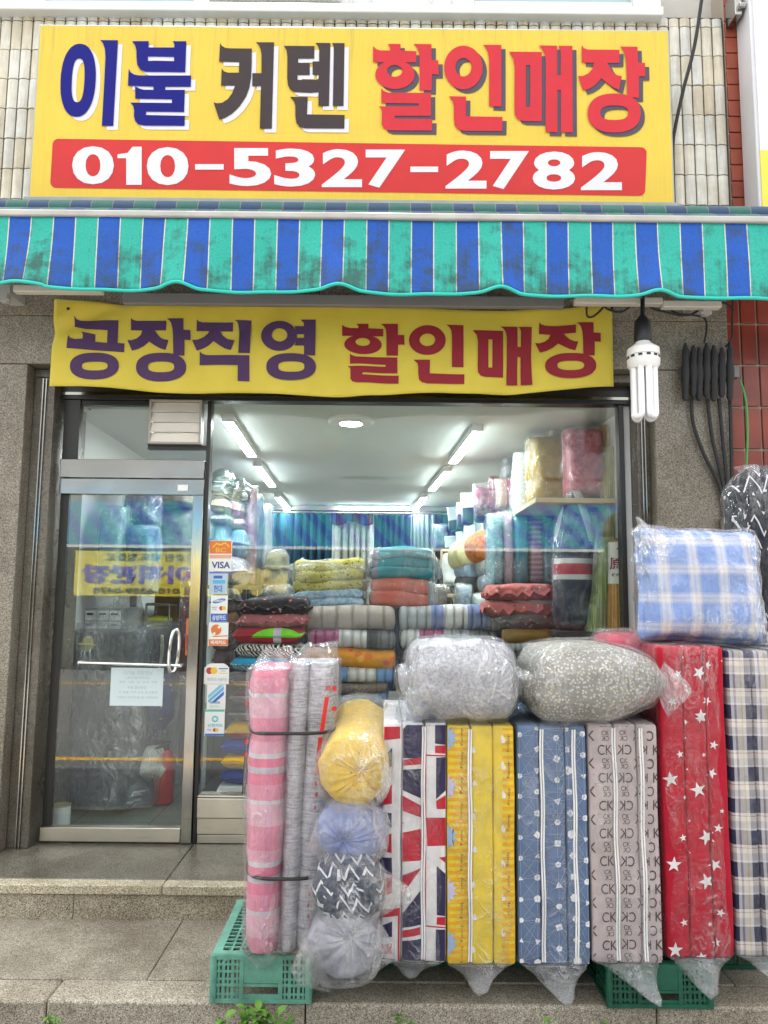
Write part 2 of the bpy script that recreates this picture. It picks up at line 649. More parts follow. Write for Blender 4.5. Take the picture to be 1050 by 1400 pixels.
# ribbed half-round tiles
gt = G('cream_tile')
_x, _y, _z = gt.xyz()
TW, TH = 0.0685, 0.199
idx = gt.vec(gt.math('FLOOR', gt.math('DIVIDE', _x, TW)), gt.math('FLOOR', gt.math('DIVIDE', _z, TH)), 0.0)
rn = gt.new('ShaderNodeTexWhiteNoise', {'Vector': idx}).outputs['Color']
k = gt.new('ShaderNodeSeparateColor', {0: rn}).outputs[0]
tc = gt.ramp(k, [(0, (0.62, 0.55, 0.43)), (0.3, (0.72, 0.68, 0.57)), (0.6, (0.78, 0.77, 0.71)), (1, (0.68, 0.69, 0.69))])
stk = gt.ramp(gt.noise(8, 4, 0.6, gt.mapping((6, 6, 0.7))), [(0.3, (0.78, 0.74, 0.66)), (0.7, (1, 1, 1))])
dirt = gt.ramp(gt.noise(2.0, 5, 0.7), [(0.38, (0.62, 0.58, 0.5)), (0.6, (1, 1, 1))])
mat_tile = gt.pr(gt.mix(0.7, gt.mix(1, tc, stk, 'MULTIPLY'), dirt, 'MULTIPLY'), 0.3, 0, gt.bump(gt.noise(30, 3), 0.1, 0.004))
mat_grout = plain('grout', (0.06, 0.05, 0.042), 0.9)
mb = MB()
rx0, rx1, rz0, rz1 = rect(-40, 20, 995, 330, 4.32)
zt = at(500, 19, 4.32).z
mb.box(rx0 - 0.3, rx1 + 0.005, 4.35, 4.6, 2.9, zt + 0.02, 1)
mb.box(-6, 5, 4.5, 9.9, 3.2, 5.9, 2)  # unseen upper storey, added and sized to keep the front in open shade
n0, n1 = math.floor((rx0 - 0.25) / TW), math.floor(rx1 / TW)
for i in range(n0, n1 + 1):
    for j in range(int(3.3 / TH), int(zt / TH) + 1):
        xa, xb = i * TW + 0.0038, min((i + 1) * TW - 0.0038, rx1 - 0.004)
        if xb - xa < 0.012:
            continue
        za, zb = j * TH + 0.0035, min((j + 1) * TH - 0.0035, zt)
        if zb - za < 0.02:
            continue
        jt = random.uniform(-0.0025, 0.0025)
        prof = [(xa, 4.352)] + [(xa + (xb - xa) * t / 6, 4.338 - 0.009 * math.sin(math.pi * t / 6) ** 0.6 + jt) for t in range(7)] + [(xb, 4.352)]
        n = len(prof)
        vs = [(p[0], p[1], z) for z in (za, zb) for p in prof]
        fs = [(q, q + 1, n + q + 1, n + q) for q in range(n - 1)] + [tuple(range(n))[::-1], tuple(range(n, 2 * n))]
        mb.add(vs, fs, 0)
mb.build('tiled_wall', [mat_tile, mat_grout, plain('unseen_storey_plaster', (0.5, 0.47, 0.42), 0.85, bumps=0.2)], bld, smooth=0.6)
# upper windows: sill, frames, panes
wf = plain('window_frame_white', (0.62, 0.62, 0.60), 0.45, bumps=0.05)
up_glass = G('upper_glass')
M['upglass'] = up_glass.pr((0.34, 0.47, 0.48), 0.08, 0, None, 0.6)
WY = 4.30
mb = MB()
x0, x1, z0, z1 = rect(-30, 9, 905, 21, WY)
mb.box(x0, x1, 4.27, 4.42, z0, z1)
mb.build('window_sill', wf, bld, bevel=0.006)
for (a, b, pa, pb, c, d) in ((30, 288, 60, 266, -60, 8.5), (618, 903, 648, 864, -60, 8.5)):
    x0, x1, z0, z1 = rect(a, c, b, d, WY)
    p0, p1, _, _ = rect(pa, c, pb, d, WY)
    mb = MB()
    mb.box(x0, p0, WY, WY + 0.1, z0, z1)
    mb.box(p1, x1, WY, WY + 0.1, z0, z1)
    mb.box(p0, p1, WY + 0.003, WY + 0.1, z0, z0 + 0.035)
    wo = mb.build('window', wf, bld, bevel=0.004)
    mb = MB()
    mb.box(p0, p1, WY + 0.04, WY + 0.05, z0 + 0.035, z1)
    mb.build('pane', M['upglass'], wo)
mb = MB()
x0, x1, z0, z1 = rect(288, -60, 618, 8.5, WY)
mb.box(x0, x1, WY + 0.01, WY + 0.1, z0, z1)
x0, x1, z0, z1 = rect(290, -60, 466, 4, WY)
mb.box(x0, x1, WY - 0.03, WY, z0, z1)
for px in (480, 505, 590):
    p = at(px, 6, WY)
    mb.box(p.x - 0.006, p.x + 0.006, WY - 0.006, WY, p.z, p.z + 0.3)
mb.build('window_casing', wf, bld, bevel=0.005)
# pillars, lintel, jambs
XPL = rect(0, 500, 18, 1150, 4.05)[1]
XPR = rect(0, 420, 898, 900, 4.05)[1]
XEND = rect(0, 420, 1003, 900, 4.05)[1]
ZL1 = at(40, 497, 4.05).z
mb = MB(); mb.box(-3.6, XPL, 4.05, 4.9, 0.001, ZL1 - 0.004); mb.build('granite_pillar', gr_wall, bld, bevel=0.004)
mb = MB(); mb.box(XPR, XEND, 4.05, 4.9, 0.001, ZL1 - 0.004); mb.build('granite_pillar', gr_wall, bld, bevel=0.004)
mb = MB()
mb.box(-3.6, -1.2, 4.05, 4.35, ZL1, ZL1 + 0.28)
mb.box(-1.197, 1.5, 4.05, 4.35, ZL1, ZL1 + 0.28)
mb.box(1.503, XEND, 4.05, 4.35, ZL1, ZL1 + 0.28)
mb.box(-3.6, XEND, 4.05, 4.35, ZL1 + 0.284, 3.32)
mb.build('granite_lintel', gr_wall, bld, bevel=0.003)
xj0 = rect(0, 540, 70, 1130, GY)[1]
xj1 = rect(866, 560, 900, 900, GY)[0]
ZO = at(500, 541, GY).z                      # top of the opening
mb = MB()
mb.box(XPL + 0.002, xj0, 4.14, 4.6, 0.001, ZO + 0.06)
mb.box(xj1, XPR - 0.002, 4.14, 4.6, 0.001, ZO + 0.06)
mb.box(XPL + 0.002, XPR - 0.002, 4.14, 4.4, ZO + 0.062, ZL1 - 0.006)
mb.build('granite_jamb', gr_jamb, bld, bevel=0.003)
mb = MB()
for xc in ((XPL + xj0) / 2 + 0.005, (xj1 + XPR) / 2 - 0.005):
    for dx_ in (-0.012, 0.006):
        mb = MB()
        mb.box(xc + dx_, xc + dx_ + 0.006, 4.128, 4.139, 0.002, ZO + 0.05)
        mb.build('steel_strip', M['steel_v'], bld)
# interior walls
wall_in = plain('interior_wall', (0.60, 0.62, 0.60), 0.7, var=0.04)
mb = MB()
mb.add([(XL, 4.32, 0), (sk(XL, YB), YB, 0), (sk(XL, YB), YB, ZC), (XL, 4.32, ZC), (XL - .1, 4.32, 0), (sk(XL, YB) - .1, YB, 0), (sk(XL, YB) - .1, YB, ZC), (XL - .1, 4.32, ZC)],
       [(0, 1, 2, 3), (7, 6, 5, 4), (0, 4, 5, 1), (3, 2, 6, 7), (0, 3, 7, 4)])
mb.add([(XR, 4.32, 0), (sk(XR, YB), YB, 0), (sk(XR, YB), YB, ZC), (XR, 4.32, ZC), (XR + .1, 4.32, 0), (sk(XR, YB) + .1, YB, 0), (sk(XR, YB) + .1, YB, ZC), (XR + .1, 4.32, ZC)],
       [(3, 2, 1, 0), (4, 5, 6, 7), (1, 5, 4, 0), (7, 6, 2, 3), (4, 7, 3, 0)])
mb.box(-2.7, 2, YB + 0.02, YB + 0.2, 0, ZC)
mb.build('interior_wall', wall_in, bld, smooth=0)
mb = MB()
x0, x1, z0, z1 = rect(355, 696, 640, 702, 9.6)
mb.box(-2.2, 1.3, 9.55, 9.62, ZC - 0.09, ZC - 0.002)
mb.build('ceiling_trim', plain('pale_wood', (0.62, 0.5, 0.4), 0.6), bld)
mb = MB()
mb.box(-3.6, 3.0, 4.62, 9.9, 3.0, 3.1)
mb.build('upper_floor', wall_in, bld)

# ------------------------------------------------------------------ shop-front frame, window, door
fr = thing('shop_window', 'wide shop window in a dark frame with aluminium panels below it', 'window', (0, GY, 0))
mb = MB()
x0, x1, z0, z1 = rect(66, 540, 866, 551, GY)
mb.box(xj0 + 0.001, xj1 - 0.001, GY - 0.03, GY + 0.06, ZO - 0.045, ZO + 0.06)
mb.build('head_frame', M['dark_frame'], fr, bevel=0.003)
mb = MB()
mb.box(xj0 + 0.002, xj1 - 0.002, GY - 0.04, GY - 0.032, ZO - 0.022, ZO - 0.005)
mb.build('head_trim', M['steel'], fr)
xm0, xm1, _, _ = rect(275, 545, 284, 1150, GY)      # mullion between door and window
mb = MB(); mb.box(xm0, xm0 + 0.022, GY - 0.02, GY + 0.05, 0, ZO - 0.046); mb.build('mullion', M['dark_frame'], fr, bevel=0.002)
xr0 = rect(848, 550, 866, 900, GY)[0]
mb = MB(); mb.box(xr0, xr0 + 0.03, GY - 0.02, GY + 0.05, 0.3, ZO - 0.046); mb.build('mullion', M['dark_frame'], fr, bevel=0.002)
mb = MB(); mb.box(xr0 + 0.031, xj1 - 0.001, GY + 0.01, GY + 0.05, 0.0, ZO - 0.046); mb.build('mullion', M['white_paint'], fr, bevel=0.002)
zs = at(300, 1086, GY).z
mb = MB(); mb.box(xm0 + 0.023, xr0 - 0.001, GY, GY + 0.006, zs, ZO - 0.046); mb.build('pane', M['glass'], fr)
mb = MB()
zz = [0.002, 0.095, 0.175, zs - 0.012]
mb.box(xm0 + 0.023, xr0 - 0.001, GY - 0.03, GY + 0.06, zs - 0.01, zs)
zz = [0.001, at(300, 1140, GY).z, at(300, 1117, GY).z, zs - 0.012]
for a, b, dy in zip(zz, zz[1:], (0.0, -0.008, -0.02)):
    mb.box(xm0 + 0.023, xr0 - 0.001, GY - 0.012 + dy, GY + 0.05, a + 0.002, b - 0.002)
mb.build('aluminium_panel', M['alu'], fr, bevel=0.003)

dr = thing('glass_door', 'glass entrance door with steel rails and a long push bar', 'door', (-1.4, GY, 0))
xd0 = rect(72, 660, 80, 1130, GY)[0]
xd1 = xm0 - 0.002
zt0, zt1 = at(180, 677, GY).z, at(180, 655, GY).z
zb0, zb1 = at(150, 1154, GY).z, at(150, 1129, GY).z
mb = MB(); mb.box(xd0, xd1, GY - 0.035, GY + 0.015, zt0, zt1 - 0.003); mb.build('top_rail', M['steel'], dr, bevel=0.003)
mb = MB(); mb.box(xd0, xd1 - 0.062, GY - 0.035, GY + 0.015, max(zb0, 0.012), zb1); mb.build('bottom_rail', M['alu'], dr, bevel=0.003)
mb = MB(); mb.box(xd1 - 0.06, xd1, GY - 0.036, GY + 0.016, 0.008, zt0 - 0.001); mb.build('stile', M['steel_v'], dr, bevel=0.003)
mb = MB(); mb.box(xd0, xd0 + 0.05, GY - 0.01, GY + 0.015, zb1, zt0 - 0.001); mb.build('stile', M['dark_frame'], dr, bevel=0.002)
mb = MB(); mb.box(xd0 + 0.051, xd1 - 0.061, GY - 0.01, GY - 0.004, zb1 - 0.01, zt0 + 0.01); mb.build('pane', M['glass'], dr)
mb = MB()
a, b = at(108, 906, GY - 0.06), at(246, 910, GY - 0.06)
mb.tube([a, b], 0.009, n=12)
for p in (a, b):
    mb.tube([p + Vector((0, 0, 0)), p + Vector((0, 0.05, 0))], 0.011, n=10)
mb.build('push_bar', M['chrome'], dr)
mb = MB()
hx = at(238, 890, GY - 0.07)
path = []
for t in range(0, 41):
    q = t / 40 * 2 * math.pi
    path.append(hx + Vector((0.020 * math.copysign(abs(math.cos(q)) ** 0.6, math.cos(q)) + 0.006 * math.sin(q), 0.02 * math.cos(q), 0.115 * math.sin(q))))
mb.tube(path, 0.0095, n=10)
mb.build('handle', M['chrome'], dr)
mb = MB()
c = at(250, 667, GY - 0.037)
mb.box(c.x - 0.03, c.x + 0.03, GY - 0.04, GY - 0.036, c.z - 0.018, c.z + 0.018)
mb.build('lock_plate', M['white_paint'], dr, bevel=0.002)
# transom above the door
tr = thing('transom_window', 'small fixed pane above the entrance door in a dark frame', 'window', (-1.4, GY, zt1))
ztb0, ztb1 = zt1, at(180, 630, GY).z
mb = MB(); mb.box(xd0, xd1, GY - 0.045, GY + 0.03, ztb0, ztb1); mb.build('transom_bar', M['steel'], tr, bevel=0.003)
lx0, lx1, lz0, lz1 = rect(207, 541, 278, 609, GY)
mb = MB()
mb.box(xd0 - 0.002, xd0 + 0.09, GY - 0.02, GY + 0.03, ztb1 + 0.001, ZO - 0.046)
mb.box(lx0 - 0.012, xd1, GY - 0.012, GY + 0.03, lz0 - 0.026, lz0 - 0.002)
mb.box(lx0 - 0.012, lx0 - 0.001, GY - 0.012, GY + 0.03, lz0 - 0.002, ZO - 0.046)
mb.box(xd0 + 0.092, lx0 - 0.013, GY - 0.01, GY + 0.03, ZO - 0.075, ZO - 0.046)
mb.build('frame', M['dark_frame'], tr, bevel=0.002)
mb = MB()
mb.box(xd0 + 0.091, lx0 - 0.013, GY, GY + 0.006, ztb1 + 0.001, ZO - 0.076)
mb.box(lx0 - 0.0125, xd1 - 0.002, GY, GY + 0.006, ztb1 + 0.001, lz0 - 0.027)
mb.build('pane', M['glass'], tr)
# louvred vent
lv = thing('louvre_vent', 'white slatted exhaust vent set beside the transom pane', 'vent', ((lx0 + lx1) / 2, GY, lz0))
mb = MB()
t = 0.012
zt_ = min(lz1, ZO - 0.047)
mb.box(lx0, lx0 + t, GY - 0.05, GY + 0.02, lz0, zt_); mb.box(lx1 - t, lx1, GY - 0.05, GY + 0.02, lz0, zt_)
mb.box(lx0 + t, lx1 - t, GY - 0.05, GY + 0.02, lz0, lz0 + t); mb.box(lx0 + t, lx1 - t, GY - 0.05, GY + 0.02, zt_ - t, zt_)
mb.build('frame', plain('aged_grey_plastic', (0.34, 0.32, 0.28), 0.5), lv, bevel=0.002)
mb = MB()
h_ = (zt_ - lz0 - 2 * t) / 4
for i in range(4):
    z0 = lz0 + t + i * h_
    mb.add([(lx0 + t, GY - 0.048, z0), (lx1 - t, GY - 0.048, z0), (lx1 - t, GY - 0.02, z0 + h_ * 0.99), (lx0 + t, GY - 0.02, z0 + h_ * 0.99),
            (lx0 + t, GY - 0.042, z0), (lx1 - t, GY - 0.042, z0), (lx1 - t, GY - 0.014, z0 + h_ * 0.99), (lx0 + t, GY - 0.014, z0 + h_ * 0.99)],
           [(0, 1, 2, 3), (7, 6, 5, 4), (0, 4, 5, 1), (3, 2, 6, 7), (0, 3, 7, 4), (1, 5, 6, 2)])
mb.build('slats', plain('cream_plastic', (0.74, 0.69, 0.62), 0.45), lv, smooth=0)

# ------------------------------------------------------------------ neighbouring wall and its sign box
gb = G('red_glazed_tile')
_x, _y, _z = gb.xyz()
mat_brick = gb.pr(gb.ramp(gb.noise(5, 3), [(0.3, (0.14, 0.022, 0.014)), (0.7, (0.24, 0.04, 0.022))]), 0.3, 0, gb.bump(gb.noise(20, 3), 0.15, 0.004))
gb = G('orange_brick')
mat_brick2 = gb.pr(gb.ramp(gb.noise(6, 3), [(0.3, (0.20, 0.035, 0.016)), (0.7, (0.30, 0.06, 0.028))]), 0.55, 0, gb.bump(gb.noise(20, 3), 0.3, 0.004))
mat_joint = plain('pale_mortar', (0.36, 0.31, 0.25), 0.9)
nb = thing('neighbour_wall', 'neighbouring wall of tall red glazed tiles with pale joints', 'wall', (2.4, 4.2, 0))
mb = MB()
mb.box(XEND + 0.003, 3.6, 4.12, 4.8, 0, 3.3, 1)
for i in range(16):
    for j in range(14):
        xa = XEND + 0.004 + i * 0.097
        mb.box(xa + 0.006, xa + 0.091, 4.105, 4.13, j * 0.245 + 0.006, j * 0.245 + 0.239, 0)
mb.build('tiled_face', [mat_brick, mat_joint], nb, bevel=0.003)
mb = MB()
xb = rect(995, 0, 1050, 290, 4.32)[0]
mb.box(xb + 0.006, 3.6, 4.34, 4.8, 3.3, 5.3, 1)
for j in range(20):
    for i in range(8):
        mb.box(xb + 0.008 + i * 0.2, xb + 0.2 + i * 0.2, 4.325, 4.36, 3.3 + j * 0.107, 3.3 + j * 0.107 + 0.099, 0)
mb.build('brick_face', [mat_brick2, mat_joint], nb, bevel=0.003)
x0, x1, z0, z1 = rect(1017, -40, 1100, 296, 4.23)
x0 += 0.016
ns = thing('neighbour_sign', 'white sign box with a yellow lower band on the red brick wall', 'sign', ((x0 + 2.9) / 2, 4.14, z0))
mb = MB(); mb.box(x0, 2.9, 4.15, 4.318, z0, 5.2); mb.build('cabinet', plain('sign_cabinet_white', (0.58, 0.58, 0.6), 0.4), ns, bevel=0.006)
xs_ = x0 + 0.02
zy = at(1040, 205, 4.14).z
mb = MB(); mb.box(xs_, 2.88, 4.143, 4.1495, zy, 5.19, 0); mb.box(xs_, 2.88, 4.143, 4.1495, z0 + 0.01, zy - 0.0005, 1)
mb.build('face', [plain('sign_white', (0.66, 0.66, 0.69), 0.3), plain('sign_yellow_band', (0.85, 0.62, 0.05), 0.3)], ns)
mb = MB()
p = at(1004, 18, 4.25)
mb.box(p.x - 0.02, p.x + 0.025, 4.2, 4.324, p.z - 0.05, p.z + 0.12)
mb.tube([(p.x, 4.19, p.z), (p.x + 0.06, 4.19, p.z)], 0.02)
mb.build('bracket', M['steel'], ns, bevel=0.003)

# ------------------------------------------------------------------ across the street (seen in the glass)
def opp(px, py, Yv):
    p = at(px, py, Yv)
    return Vector((p.x, 2 * GY - Yv, p.z))


YO = 15.2
ob = thing('opposite_building', 'grey plastered building across the street mirrored in the glass', 'building', (0, 2 * GY - 16, ZR))
y_ = 2 * GY - 16
mb = MB(); mb.box(-16, 16, y_ - 4, y_, ZR, 5.6); mb.build('wall', plain('grey_plaster', (0.18, 0.175, 0.168), 0.8), ob)
for i in range(7):
    mb = MB(); mb.box(-13 + i * 4, -11.2 + i * 4, y_, y_ + 0.04, 3.9, 5.0); mb.build('window', plain('far_window', (0.16, 0.17, 0.18), 0.3), ob)
mb = MB(); mb.box(-16, 16, y_, y_ + 0.05, ZR, 2.2); mb.build('shutter', plain('dark_shutter', (0.05, 0.052, 0.05), 0.6), ob)
pa, pb = opp(40, 694, YO), opp(930, 752, YO)
sa = G('striped_awning_cloth')
_x, _y, _z = sa.xyz()
s_ = sa.math('FRACT', sa.math('DIVIDE', sa.math('ADD', _x, sa.math('MULTIPLY', _z, 0.9)), 0.52))
ac = sa.ramp(s_, [(0, (0.008, 0.065, 0.26)), (0.42, (0.012, 0.18, 0.25))], 'CONSTANT')
mat_opaw = sa.pr(ac, 0.8)
oa = thing('opposite_awning', 'blue striped awning across the street mirrored in the glass', 'awning', (0, pa.y, pb.z))
mb = MB()
mb.add([(pa.x, pa.y, pb.z), (pb.x, pa.y, pb.z), (pb.x, pa.y - 0.75, pa.z + 0.25), (pa.x, pa.y - 0.75, pa.z + 0.25),
        (pa.x, pa.y - 0.02, pb.z), (pb.x, pa.y - 0.02, pb.z), (pb.x, pa.y - 0.77, pa.z + 0.25), (pa.x, pa.y - 0.77, pa.z + 0.25)],
       [(0, 1, 2, 3), (7, 6, 5, 4), (0, 4, 5, 1), (3, 2, 6, 7), (0, 3, 7, 4), (1, 5, 6, 2)])
mb.build('cloth', mat_opaw, oa, smooth=0)
mb = MB(); mb.box(pa.x, pb.x, pa.y - 0.02, pa.y + 0.02, pb.z - 0.06, pb.z - 0.001); mb.build('front_bar', M['white_paint'], oa)
on = thing('opposite_banner', 'yellow fruit shop banner with purple lettering mirrored in the door glass', 'banner', (0, pa.y + 0.05, 1.3))
pa, pb = opp(104, 753, 15.0), opp(312, 816, 15.0)
ybn = pa.y
mb = MB(); mb.box(pa.x, pb.x, ybn - 0.02, ybn, pb.z, pa.z); mb.build('cloth', plain('banner_yellow_far', (0.8, 0.68, 0.05), 0.7), on)


def opp_text(body, px0, py0, px1, py1, m, bold=0.0, lift=0.006):
    a, b = opp(px0, py0, 15.0), opp(px1, py1, 15.0)
    d = text(body, bold)
    mb = MB()
    # read from the facade: runs towards -x
    mb.shape(d, lambda u, v: Vector((b.x - u * (b.x - a.x), ybn + lift, b.z + v * (a.z - b.z))))
    return mb.build('lettering', m, on, smooth=0)


pur = plain('banner_purple', (0.16, 0.08, 0.42), 0.7)
opp_text('장호원 황도.청중도', 146, 756, 268, 768, plain('banner_green', (0.04, 0.09, 0.02), 0.7), 0.03)
opp_text('송아직판장', 112, 772, 300, 799, pur, 0.05)
opp_text('원 010-6359-0478', 128, 802, 268, 813, plain('banner_dark', (0.03, 0.03, 0.05), 0.7), 0.03)
pk = thing('opposite_peach_board', 'fruit board with a heap of yellow peaches mirrored in the shop window', 'sign', (0, pa.y + 0.03, 1.3))
pa, pb = opp(318, 753, 15.0), opp(394, 812, 15.0)
mb = MB(); mb.box(pa.x, pb.x, ybn - 0.03, ybn - 0.004, pb.z, pa.z); mb.build('board', plain('board_brown', (0.12, 0.1, 0.07), 0.6), pk)
mb = MB()
for i in range(16):
    cx = pa.x + (pb.x - pa.x) * (0.08 + 0.84 * random.random())
    cz = pb.z + (pa.z - pb.z) * random.uniform(0.08, 0.5)
    rr = random.uniform(0.1, 0.17)
    rr = min(rr, cx - pa.x, pb.x - cx)
    mb.add([(cx + rr * math.cos(t * math.pi / 8), ybn + 0.001 + i * 0.0006, cz + rr * math.sin(t * math.pi / 8)) for t in range(16)], [tuple(range(16))])
mb.build('peaches', plain('peach_yellow', (0.75, 0.6, 0.16), 0.7, var=0.25, scale=3), pk, smooth=0)
# ================================================================== LETTER SHAPES (outlines of each block letter: outer edge, then holes)
GL = {}


def glyph(k, ox, oy, sc, *pieces):
    """pieces: lists of outlines in crop pixels -> stored in photo pixels"""
    GL[k] = [[[(ox + x / sc, oy + y / sc) for x, y in ol] for ol in pc] for pc in pieces]


S, Bn = 5.25, 5.8333
glyph('i', 75, 45, S,
      [ring_pts(170, 345, 126, 262, 40, 2.25, -0.05), ring_pts(170, 345, 45, 157, 32, 2.6, -0.05)],
      [[(328, 57), (456, 58), (422, 672), (340, 672), (355, 400), (366, 180), (362, 120), (348, 80)]])
glyph('bul', 75, 45, S,
      [[(555, 65), (676, 64), (676, 110), (860, 110), (860, 85), (846, 65), (946, 65), (938, 288), (650, 284), (615, 268), (595, 235), (588, 180), (588, 130), (578, 92)],
       [(671, 174), (858, 178), (858, 210), (671, 206)]],
      [[(533, 262), (548, 290), (575, 305), (610, 311), (980, 311), (978, 392), (795, 392), (795, 414), (935, 414), (930, 573), (658, 570), (656, 594), (935, 600), (933, 672), (640, 670), (600, 660), (578, 635), (570, 600), (572, 560), (565, 528), (543, 505), (843, 508), (843, 482), (580, 477), (578, 390), (590, 394), (610, 405), (640, 413), (710, 414), (710, 390), (527, 385)]])
glyph('keo', 285, 45, S,
      [[(85, 78), (100, 100), (125, 113), (160, 116), (313, 117), (312, 220), (308, 320), (295, 400), (270, 465), (225, 532), (170, 585), (120, 615), (80, 627), (38, 502), (65, 510), (100, 506), (140, 480), (170, 440), (193, 383), (92, 383), (97, 258), (112, 280), (140, 290), (220, 290), (222, 215), (78, 212)]],
      [[(340, 72), (472, 73), (456, 692), (370, 692), (378, 388), (316, 388), (316, 294), (382, 294), (382, 160), (375, 120), (362, 92)]])
glyph('ten', 285, 45, S,
      [[(542, 98), (762, 100), (760, 190), (645, 190), (645, 220), (728, 222), (728, 308), (640, 308), (640, 342), (775, 342), (790, 338), (793, 308), (748, 305), (748, 210), (798, 210), (797, 130), (788, 100), (767, 77), (876, 78), (866, 530), (790, 530), (790, 430), (740, 435), (620, 430), (590, 412), (572, 380), (566, 330), (568, 180), (562, 130)]],
      [[(888, 78), (977, 79), (970, 530), (893, 530), (900, 130), (898, 100)]],
      [[(585, 464), (714, 466), (708, 590), (978, 594), (976, 692), (690, 690), (655, 680), (632, 650), (625, 600), (625, 530), (615, 495)]])
glyph('hal', 500, 50, S,
      [[(53, 72), (75, 95), (110, 105), (175, 105), (175, 85), (158, 58), (250, 58), (250, 105), (363, 110), (362, 190), (53, 190)]],
      [ring_pts(210, 278, 141, 104, 40), ring_pts(208, 252, 54, 42, 28)],
      [[(342, 58), (472, 60), (472, 175), (520, 175), (522, 277), (474, 277), (472, 392), (386, 390), (386, 170), (382, 120), (368, 85)]],
      [[(112, 375), (128, 395), (160, 408), (468, 410), (468, 574), (208, 574), (206, 595), (478, 598), (476, 680), (165, 678), (130, 665), (115, 635), (116, 540), (110, 522), (92, 506), (380, 506), (380, 486), (112, 482)]])
glyph('in', 500, 50, S,
      [ring_pts(700, 228, 138, 157, 40), ring_pts(700, 226, 58, 66, 28)],
      [[(840, 65), (972, 66), (972, 508), (885, 506), (885, 180), (878, 120), (862, 88)]],
      [[(595, 434), (720, 436), (718, 578), (980, 582), (978, 684), (700, 682), (660, 670), (637, 640), (632, 580), (632, 510), (625, 470)]])
glyph('mae', 695, 50, S,
      [[(3, 115), (238, 117), (238, 614), (100, 612), (65, 598), (45, 565), (42, 500), (44, 230), (35, 165)], [(124, 212), (156, 212), (154, 512), (124, 512)]],
      [[(215, 70), (348, 72), (348, 284), (374, 284), (374, 120), (358, 73), (457, 73), (460, 694), (375, 692), (375, 390), (350, 390), (350, 692), (265, 690), (266, 180), (258, 130), (242, 95)]])
glyph('jang', 695, 50, S,
      [[(524, 68), (540, 90), (570, 100), (795, 102), (793, 196), (708, 196), (725, 230), (750, 265), (780, 285), (812, 290), (790, 388), (750, 372), (710, 345), (665, 305), (625, 350), (580, 380), (535, 394), (498, 288), (530, 290), (570, 272), (600, 240), (612, 196), (525, 192)]],
      [[(796, 78), (924, 80), (926, 192), (978, 196), (980, 294), (934, 292), (934, 446), (850, 440), (846, 250), (842, 180), (830, 120), (815, 95)]],
      [ring_pts(757, 555, 190, 140, 44, 2.3), ring_pts(757, 553, 100, 52, 32, 2.6)])
glyph('gong', 85, 420, Bn,
      [[(88, 60), (100, 82), (130, 92), (448, 104), (440, 284), (496, 288), (494, 360), (30, 322), (38, 212), (60, 240), (100, 250), (160, 248), (162, 215), (148, 190), (262, 215), (260, 272), (355, 282), (360, 182), (180, 170), (80, 140)]],
      [ring_pts(255, 467, 198, 108, 44, 2.3), ring_pts(258, 467, 104, 35, 32, 2.8)])
glyph('jik', 260, 420, Bn,
      [[(55, 97), (70, 115), (100, 123), (343, 125), (340, 195), (243, 195), (260, 225), (290, 250), (352, 262), (325, 342), (280, 330), (235, 305), (188, 272), (150, 305), (110, 330), (55, 350), (18, 265), (60, 262), (110, 240), (140, 215), (155, 193), (52, 193)]],
      [[(355, 105), (488, 107), (476, 370), (385, 368), (390, 200), (385, 140), (375, 118)]],
      [[(78, 352), (95, 372), (130, 383), (474, 386), (472, 592), (380, 590), (382, 465), (77, 465)]])
glyph('yeong', 260, 420, Bn,
      [ring_pts(710, 230, 143, 120, 40), ring_pts(714, 224, 62, 52, 28)],
      [[(880, 100), (1002, 100), (996, 386), (908, 380), (908, 306), (835, 306), (848, 245), (908, 245), (908, 216), (845, 216), (835, 152), (908, 152), (905, 125)]],
      [ring_pts(805, 475, 198, 108, 44, 2.3), ring_pts(807, 474, 104, 42, 32, 2.8)])
GM = {k: [_fill(pc) for pc in v] for k, v in GL.items()}


def bbox(k):
    xs = [p[0] for d in GM[k] for p in d[0]]
    ys = [p[1] for d in GM[k] for p in d[0]]
    return min(xs), max(xs), min(ys), max(ys)


# ================================================================== MAIN SIGN
SY = 3.98
sx0, sx1, sz0, sz1 = rect(48, 39, 916.5, 275, SY)
sg = thing('shop_sign', 'large yellow light box sign with block lettering over a red phone number band', 'sign', (0, SY, sz0))
gs = G('sign_yellow_face')
st = gs.ramp(gs.noise(7, 4, 0.6, gs.mapping((9, 1, 0.5))), [(0.35, 0.94), (0.65, 1.0)])
top = gs.ramp(gs.noise(3, 4), [(0.3, 0.93), (0.7, 1.0)])
_zz = gs.xyz()[2]
_dn = gs.noise(26, 3, 0.7, gs.mapping((1, 1, 0.06)))
drip = gs.math('MULTIPLY', gs.step(_dn, 0.62, 0.08), gs.new('ShaderNodeMapRange', {0: _zz, 1: 0.62, 2: 0.93, 3: 0.0, 4: 0.35}).outputs[0])
M['sign_y'] = gs.pr(gs.mix(drip, gs.mix(1.0, gs.mix(1.0, (0.70, 0.50, 0.075), st, 'MULTIPLY'), top, 'MULTIPLY'), (0.30, 0.23, 0.09)), 0.5, 0, None, 0.15)
mb = MB()
mb.box(sx0 - 0.012, sx1 + 0.012, SY + 0.004, SY + 0.30, sz0 - 0.006, sz1 + 0.012)
mb.build('cabinet', plain('aged_grey_green_metal', (0.32, 0.35, 0.31), 0.45, 0.2, var=0.2), sg, bevel=0.006)
mb = MB()
mb.box(sx0 - 0.02, sx1 + 0.02, SY - 0.035, SY + 0.003, sz0 - 0.036, sz0 - 0.007)
mb.build('bottom_trim', plain('trim_grey', (0.27, 0.30, 0.26), 0.45, 0.2, var=0.25), sg, bevel=0.004)
mb = MB(); mb.box(sx0, sx1, SY, SY + 0.0035, sz0, sz1); mb.build('face', M['sign_y'], sg)


